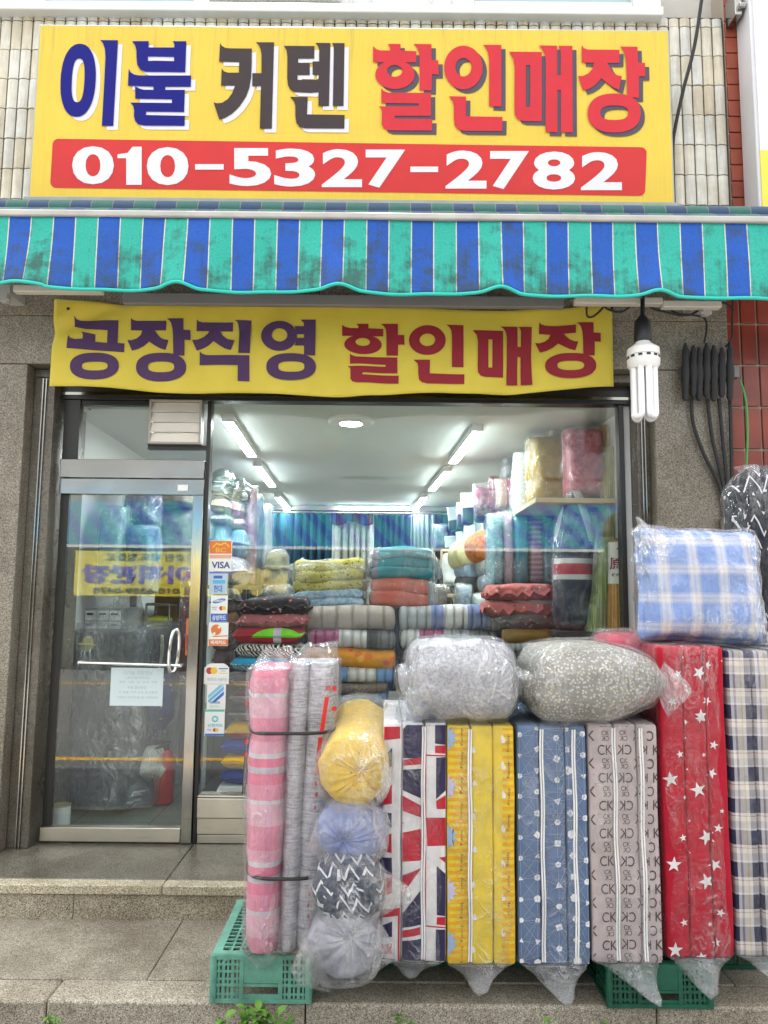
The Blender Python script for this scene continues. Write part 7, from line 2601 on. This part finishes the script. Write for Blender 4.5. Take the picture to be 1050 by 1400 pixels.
# blue patterned bag and white bag
p0 = at(206, 928, 4.95); p1 = at(207, 1020, 4.95)
mb = MB()
rings = []
for i in range(15):
    f = i / 14
    s = 0.5 + 0.5 * math.sin(math.pi * min(1, f * 1.1 + 0.15)) ** 0.7
    if f > 0.85:
        s *= 1 - (f - 0.85) * 3.5
    rings.append(section(p0.lerp(p1, f) + Vector((0.02 * math.sin(f * 3), 0.1, 0)), Vector((0.105 * s, 0, 0)), Vector((0, 0.09 * s, 0)), 28, 2.2, 0.02, 3))
mb.loft(rings, 0, True)
o = mb.build('patterned_bag', fabric('blue_patterned', flowers((0.025, 0.05, 0.16), [(0.5, 0.42, 0.08), (0.03, 0.06, 0.2), (0.02, 0.05, 0.18), (0.3, 0.05, 0.2)], 22, 0.36), rough=0.35), origin=tuple(p1), smooth=1.1)
tag(o, 'blue plastic bag with yellow pattern hanging below the paper notice', 'bag')
p = at(205, 1048, 4.9)
mb = MB(); rbox(mb, p + Vector((0, 0.1, 0)), (0.115, 0.10, 0.125), 0.1, 16, None, nz=0.045, nzs=7, seed=4)
o = mb.build('white_bag', plain('white_bag_plastic', (0.70, 0.70, 0.62), 0.3, bumps=0.5, scale=4), origin=tuple(p), smooth=1.1); tag(o, 'crumpled white plastic bag beside the fire extinguisher', 'bag')
# fire extinguisher
c0 = at(225, 1074, 5.0)
fe = thing('fire_extinguisher', 'red fire extinguisher standing on the shop floor behind the door', 'extinguisher', (c0.x, 5.0, 0.0))
zt_ = at(225, 1024, 5.0).z
mb = MB(); lathe(mb, c0.x, 5.0, [(0.05, 0.002), (0.06, 0.012), (0.06, zt_ - 0.05), (0.045, zt_ - 0.02), (0.02, zt_)], n=24); mb.build('cylinder', plain('extinguisher_red', (0.42, 0.012, 0.012), 0.3), fe)
mb = MB(); lathe(mb, c0.x, 5.0, [(0.018, zt_), (0.018, zt_ + 0.04)], n=12); mb.box(c0.x - 0.05, c0.x + 0.03, 4.99, 5.01, zt_ + 0.041, zt_ + 0.055); mb.build('valve', M['black'], fe)
mb = MB(); mb.tube(spline([(c0.x, 4.98, zt_ + 0.03), (c0.x - 0.06, 4.95, zt_), (c0.x - 0.072, 4.95, zt_ - 0.12), (c0.x - 0.06, 4.95, zt_ - 0.2)]), 0.009); mb.build('hose', M['rubber'], fe)
# paint tin
p = at(69, 1126, 4.36); zt_ = at(69, 1104, 4.36).z
pc = thing('paint_tin', 'open white paint tin standing behind the door at its hinge side', 'tin', (p.x, 4.42, 0.0))
zb_ = 0.0
mb = MB()
lathe(mb, p.x + 0.03, 4.42, [(0.053, 0.001), (0.053, zt_ - 0.006)], n=28); mb.build('body', plain('tin_white', (0.62, 0.66, 0.64), 0.4), pc)
mb = MB(); lathe(mb, p.x + 0.03, 4.42, [(0.0535, zt_ - 0.006), (0.056, zt_ - 0.004), (0.056, zt_ + 0.001), (0.047, zt_ + 0.001), (0.047, zt_ - 0.004), (0.02, zt_ - 0.004)], n=28); mb.build('rim', plain('tin_rim', (0.35, 0.33, 0.18), 0.35, 0.5), pc)
# long dark bag standing against the mullion
x0, x1, z0, z1 = rect(246, 925, 262, 1060, 4.9)
cushion('long black film wrapped roll standing behind the door stile', (240, 930, 262, 1050), 4.95, 0.2, fabric('black_wrap', (0.02, 0.02, 0.022), rough=0.3), 'bundles behind the door', 117, M['film'], upright=True)


# ------------------------------------------------------------------ paper notice and card stickers on the glass
def flat_sheet(px, Y, th=0.0008):
    x0, x1, z0, z1 = rect(*px, Y)
    mb = MB(); mb.box(x0, x1, Y - th, Y, z0, z1)
    return mb, (x0, x1, z0, z1)


def letters(t, body, px0, py0, px1, py1, Y, m, bold=0.0, name='lettering'):
    d = text(body, bold)
    a, b = at(px0, py1, Y), at(px1, py0, Y)
    mb = MB(); mb.shape(d, lambda u, v: Vector((a.x + u * (b.x - a.x), Y, a.z + v * (b.z - a.z))))
    return mb.build(name, m, t, smooth=0)


def discs(t, items, Y, name):
    for k, (px, py, r, m) in enumerate(items):
        p = at(px, py, Y - 0.0002 * k)
        mb = MB(); mb.add([(p.x + r * math.cos(i * math.pi / 12), Y - 0.0002 * k, p.z + r * math.sin(i * math.pi / 12)) for i in range(24)], [tuple(range(24))])
        mb.build(name, m, t, smooth=0)


def poly(t, pts, Y, m, name):
    P = [at(x, y, Y) for x, y in pts]
    mb = MB(); mb.add([(p.x, Y, p.z) for p in P], [tuple(range(len(P)))]); return mb.build(name, m, t, smooth=0)


NY = GY - 0.0112
mb, rc = flat_sheet((151, 913, 223, 965), NY)
pn = thing('paper_notice', 'pale paper notice taped inside the door glass below the push bar', 'notice', ((rc[0] + rc[1]) / 2, NY, rc[2]))
mb.build('sheet', plain('notice_paper', (0.62, 0.72, 0.74), 0.7), pn)
faint = plain('faint_print', (0.36, 0.46, 0.48), 0.7)
for body, a, b, c_, d_ in (('다기능 의원침낭', 169, 917, 209, 923), ('(포근함/따뜻함)', 173, 925, 205, 929), ('베개 · 이불 · 요 · 방석 · 커텐', 163, 931, 215, 934), ('특별 할인중임', 174, 938, 200, 942), ('각 제품 가격 상담 문의환영', 162, 945, 215, 948), ('언제든지 편하게 들어와 구경하세요', 160, 952, 216, 955)):
    letters(pn, body, a, b, c_, d_, NY - 0.0012, faint)
SYY = GY - 0.0006
Yl = SYY - 0.0014
wht_s, blue_s, orange_s, red_s, yel_s, gry_s = (plain('sticker_white', (0.74, 0.76, 0.72), 0.4), plain('sticker_blue', (0.03, 0.12, 0.48), 0.4), plain('sticker_orange', (0.68, 0.17, 0.03), 0.4), plain('sticker_red', (0.5, 0.03, 0.03), 0.4), plain('sticker_yellow', (0.75, 0.5, 0.04), 0.4), plain('sticker_grey', (0.34, 0.38, 0.42), 0.4))
sky_s = plain('sticker_sky', (0.10, 0.40, 0.66), 0.4)
teal_s = plain('sticker_teal', (0.06, 0.48, 0.40), 0.4)
navy_s = plain('sticker_navy', (0.04, 0.06, 0.22), 0.4)
SGp = 'card stickers on the window glass'


def sticker(label, px, m):
    mb, rc = flat_sheet(px, SYY)
    t = thing('card_sticker', label, 'sticker', ((rc[0] + rc[1]) / 2, SYY, rc[2]), SGp)
    mb.build('sheet', m, t)
    return t


s = sticker('orange and white card sticker topmost in its column', (286, 739, 317, 781), wht_s)
poly(s, [(286.5, 739.5), (316.5, 739.5), (316.5, 757), (286.5, 757)], SYY - 0.0010, orange_s, 'panel')
poly(s, [(286.5, 758.5), (316.5, 758.5), (316.5, 763.5), (286.5, 763.5)], SYY - 0.0010, plain('sticker_salmon', (0.7, 0.36, 0.24), 0.4), 'panel')
poly(s, [(290, 748), (296, 742), (301, 744), (308, 741), (314, 747), (313, 748.5), (308, 743), (301, 746), (296, 744), (291, 749)], Yl, yel_s, 'emblem')
letters(s, 'BC', 295, 749, 309, 755, Yl, yel_s)
letters(s, 'VISA', 289, 768, 315, 777, Yl, navy_s, 0.03)
s = sticker('pale blue card sticker with dark blue strips below the orange one', (286, 783, 311, 812), plain('sticker_pale_blue', (0.42, 0.55, 0.62), 0.4))
poly(s, [(286.5, 781.8), (317, 781.8), (317, 784), (286.5, 784)], Yl, plain('sticker_violet', (0.16, 0.15, 0.5), 0.4), 'panel')
poly(s, [(292, 787), (304, 787), (304, 791), (292, 791)], Yl, blue_s, 'panel')
poly(s, [(291, 793), (308, 793), (308, 798), (291, 798)], Yl, sky_s, 'panel')
letters(s, '현대', 292, 800, 304, 810, Yl, blue_s, 0.02)
s = sticker('white card sticker with a blue oval and blue bottom band', (288, 814, 311, 850), wht_s)
P = at(299.5, 821.5, Yl)
mb = MB(); mb.add([(P.x + (0.037 * math.cos(i * math.pi / 12)), Yl, P.z + 0.0115 * math.sin(i * math.pi / 12) + 0.22 * 0.037 * math.cos(i * math.pi / 12)) for i in range(24)], [tuple(range(24))]); mb.build('emblem', blue_s, s, smooth=0)
letters(s, 'SAMSUNG', 292.5, 819.8, 306.5, 823.2, Yl - 0.0006, wht_s, 0.03)
letters(s, 'AMERICAN', 289.5, 829.5, 297, 831.5, Yl, navy_s)
letters(s, 'EXPRESS', 290.5, 832.5, 296, 834, Yl, navy_s)
discs(s, [(302.5, 831.5, 0.012, red_s), (306, 831.5, 0.012, yel_s)], Yl, 'emblem')
poly(s, [(288.2, 839), (310.8, 839), (310.8, 849.8), (288.2, 849.8)], SYY - 0.0010, blue_s, 'panel')
letters(s, '삼성카드', 290, 841, 309, 848, Yl, wht_s, 0.02)
s = sticker('white card sticker with a round orange swirl emblem', (285, 851, 312, 883), wht_s)
discs(s, [(295.5, 861, 0.030, orange_s), (299.5, 857.5, 0.008, wht_s), (293, 866, 0.007, wht_s)], Yl, 'emblem')
poly(s, [(291, 869.5), (311, 868.5), (311, 870), (291, 871)], Yl, orange_s, 'panel')
poly(s, [(285.3, 874), (311.8, 874), (311.8, 882.8), (285.3, 882.8)], SYY - 0.0010, orange_s, 'panel')
letters(s, '비씨카드', 288, 875.5, 309, 881, Yl, wht_s, 0.03)
s = sticker('white round topped card sticker with red and yellow circles', (279, 912, 313, 935), wht_s)
P_ = [(279.2, 916), (283, 909), (288, 907), (306, 907), (311, 910), (313, 914), (313, 917), (279.2, 917)]
poly(s, P_, SYY - 0.0003, wht_s, 'sheet_top')
discs(s, [(286.5, 917, 0.019, red_s), (292.5, 917, 0.019, yel_s)], Yl, 'emblem')
poly(s, [(299, 913.5), (311.5, 913.5), (311.5, 914.8), (299, 914.8)], Yl, navy_s, 'panel')
poly(s, [(299, 920), (311.5, 920), (311.5, 921), (299, 921)], Yl, yel_s, 'panel')
letters(s, 'VISA', 301.5, 915.8, 309, 918.8, Yl, gry_s)
letters(s, '해외카드·신용카드', 283, 926.5, 311, 931.5, Yl, gry_s, 0.01)
s = sticker('card sticker with slanting blue stripes below the red and yellow circles', (283, 935.4, 308.5, 970), wht_s)
for k, (o_, m) in enumerate(((0, sky_s), (6.5, plain('sticker_aqua', (0.2, 0.5, 0.66), 0.4)), (-7, blue_s))):
    poly(s, clip([(284.5, 957 - o_), (306, 938 - o_), (306, 943 - o_), (284.5, 962 - o_)], 284.5, 306.5, 936.5, 960.5) or [(285, 938), (289, 938), (285, 942)], Yl - 0.0001 * k, m, 'stripe')
poly(s, [(287, 959), (301, 959), (301, 962), (287, 962)], Yl, gry_s, 'panel')
letters(s, '롯데카드', 287, 964, 300, 968, Yl, gry_s)
s = sticker('card sticker with a blue ring emblem and teal top edge lowest in its column', (280, 970.5, 307, 1006), wht_s)
poly(s, [(280.2, 970.6), (306.8, 970.6), (306.8, 973), (280.2, 973)], SYY - 0.0010, teal_s, 'panel')
p = at(294, 983, Yl)
for k in range(8):
    a_ = k * math.pi / 4
    mb = MB(); c_ = Vector((p.x + 0.014 * math.cos(a_), Yl, p.z + 0.014 * math.sin(a_)))
    mb.add([c_ + Vector((0.0065 * math.cos(i * math.pi / 5 + a_), 0, 0.0045 * math.sin(i * math.pi / 5 + a_))) for i in range(10)], [tuple(range(10))]); mb.build('emblem', sky_s if k % 2 else teal_s, s, smooth=0)
letters(s, '신한카드', 283.5, 989.5, 305, 994, Yl, sky_s, 0.03)
letters(s, 'VISA', 283, 996.5, 289, 999, Yl, navy_s)
discs(s, [(293.5, 998, 0.010, red_s), (296.5, 998, 0.010, yel_s)], Yl, 'emblem')
poly(s, [(280.2, 1003), (306.8, 1003), (306.8, 1005.8), (280.2, 1005.8)], SYY - 0.0010, blue_s, 'panel')
# red talisman style sticker on the stile
mb, rc = flat_sheet((254, 846, 263, 896), GY - 0.011)
t = thing('hanging_tag', 'narrow orange and red tag hanging beside the door handle', 'tag', ((rc[0] + rc[1]) / 2, GY, rc[2]))
mb.build('sheet', orange_s, t)
poly(t, [(254.5, 868), (262.5, 868), (262.5, 889), (254.5, 889)], GY - 0.0130, red_s, 'panel')

# more stock: fills the gaps along the walls and between the stacks
MG2 = 'bagged stock packed along the right hand wall'
for k, (px, Y, D, c1, c2, lab) in enumerate((
        ((652, 664, 684, 700), 6.0, 0.3, (0.10, 0.02, 0.06), (0.24, 0.05, 0.12), 'wine coloured bagged cushion between the magenta one and the header cards'),
        ((690, 612, 712, 656), 5.95, 0.3, (0.30, 0.34, 0.40), (0.50, 0.52, 0.56), 'pale blue grey bagged bundle on top of the magenta cushion'),
        ((752, 575, 786, 606), 4.95, 0.3, (0.36, 0.30, 0.2), (0.5, 0.44, 0.3), 'tan bagged bundle squeezed under the ceiling over the mustard cushion'),
        ((800, 662, 830, 698), 4.7, 0.2, (0.02, 0.04, 0.16), (0.10, 0.06, 0.24), 'deep blue bagged bundle under the crimson pink cushion'),
        ((592, 800, 618, 860), 6.4, 0.3, (0.10, 0.09, 0.08), (0.2, 0.17, 0.15), 'brown bagged bundle on the floor below the hanging garments'),
        ((594, 716, 612, 752), 8.6, 0.3, (0.10, 0.16, 0.2), (0.2, 0.28, 0.32), 'small slate bagged bundle near the rear curtains'))):
    cushion(lab, px, Y, D, fabric('stock_cloth', speck(c1, c2, 16), crease=0.6), MG2, 150 + k, M['film'], 'bagged_bundle', 'bundle', upright=True, nz=0.02)
MG3 = 'bagged stock beside the rear curtains'
for k, (px, Y, c1, c2, lab) in enumerate((((356, 752, 392, 800), 6.2, (0.16, 0.18, 0.10), (0.3, 0.3, 0.16), 'olive grey bagged quilt between the shelf pile and the yellow dotted quilt'),
                                     ((352, 800, 400, 832), 6.0, (0.05, 0.06, 0.07), (0.12, 0.13, 0.14), 'dark grey bagged quilt under the olive grey one'))):
    cushion(lab, px, Y, 0.4, fabric('stock_cloth', speck(c1, c2, 16), crease=0.6), MG3, 170 + k, M['film'], 'bagged_quilt', 'quilt', nz=0.02, e=0.3)

o = wire('ceiling_cable', [(98, 544), (112, 552), (124, 560), (118, 549), (140, 548), (160, 556), (180, 552), (196, 544)], 4.5, 0.005, M['rubber'])
tag(o, 'thin black cable sagging behind the small pane above the door', 'cable')

MG4 = 'bagged packs crowded above the header cards'
for k, (px, Y, c1, c2, lab) in enumerate((((672, 650, 690, 700), 6.2, (0.30, 0.06, 0.14), (0.45, 0.12, 0.22), 'raspberry bagged pack wedged beside the wine coloured cushion'),
                                     ((700, 650, 722, 698), 5.6, (0.36, 0.40, 0.42), (0.55, 0.58, 0.58), 'silver grey bagged pack behind the white foam roll'),
                                     ((830, 640, 850, 735), 4.7, (0.22, 0.18, 0.05), (0.40, 0.32, 0.10), 'golden brown bagged pack between the mat roll and the crimson pink cushion'))):
    cushion(lab, px, Y, 0.22, fabric('pack_cloth', speck(c1, c2, 18), crease=0.6), MG4, 190 + k, M['film'], 'bagged_bundle', 'bundle', upright=True, nz=0.02)
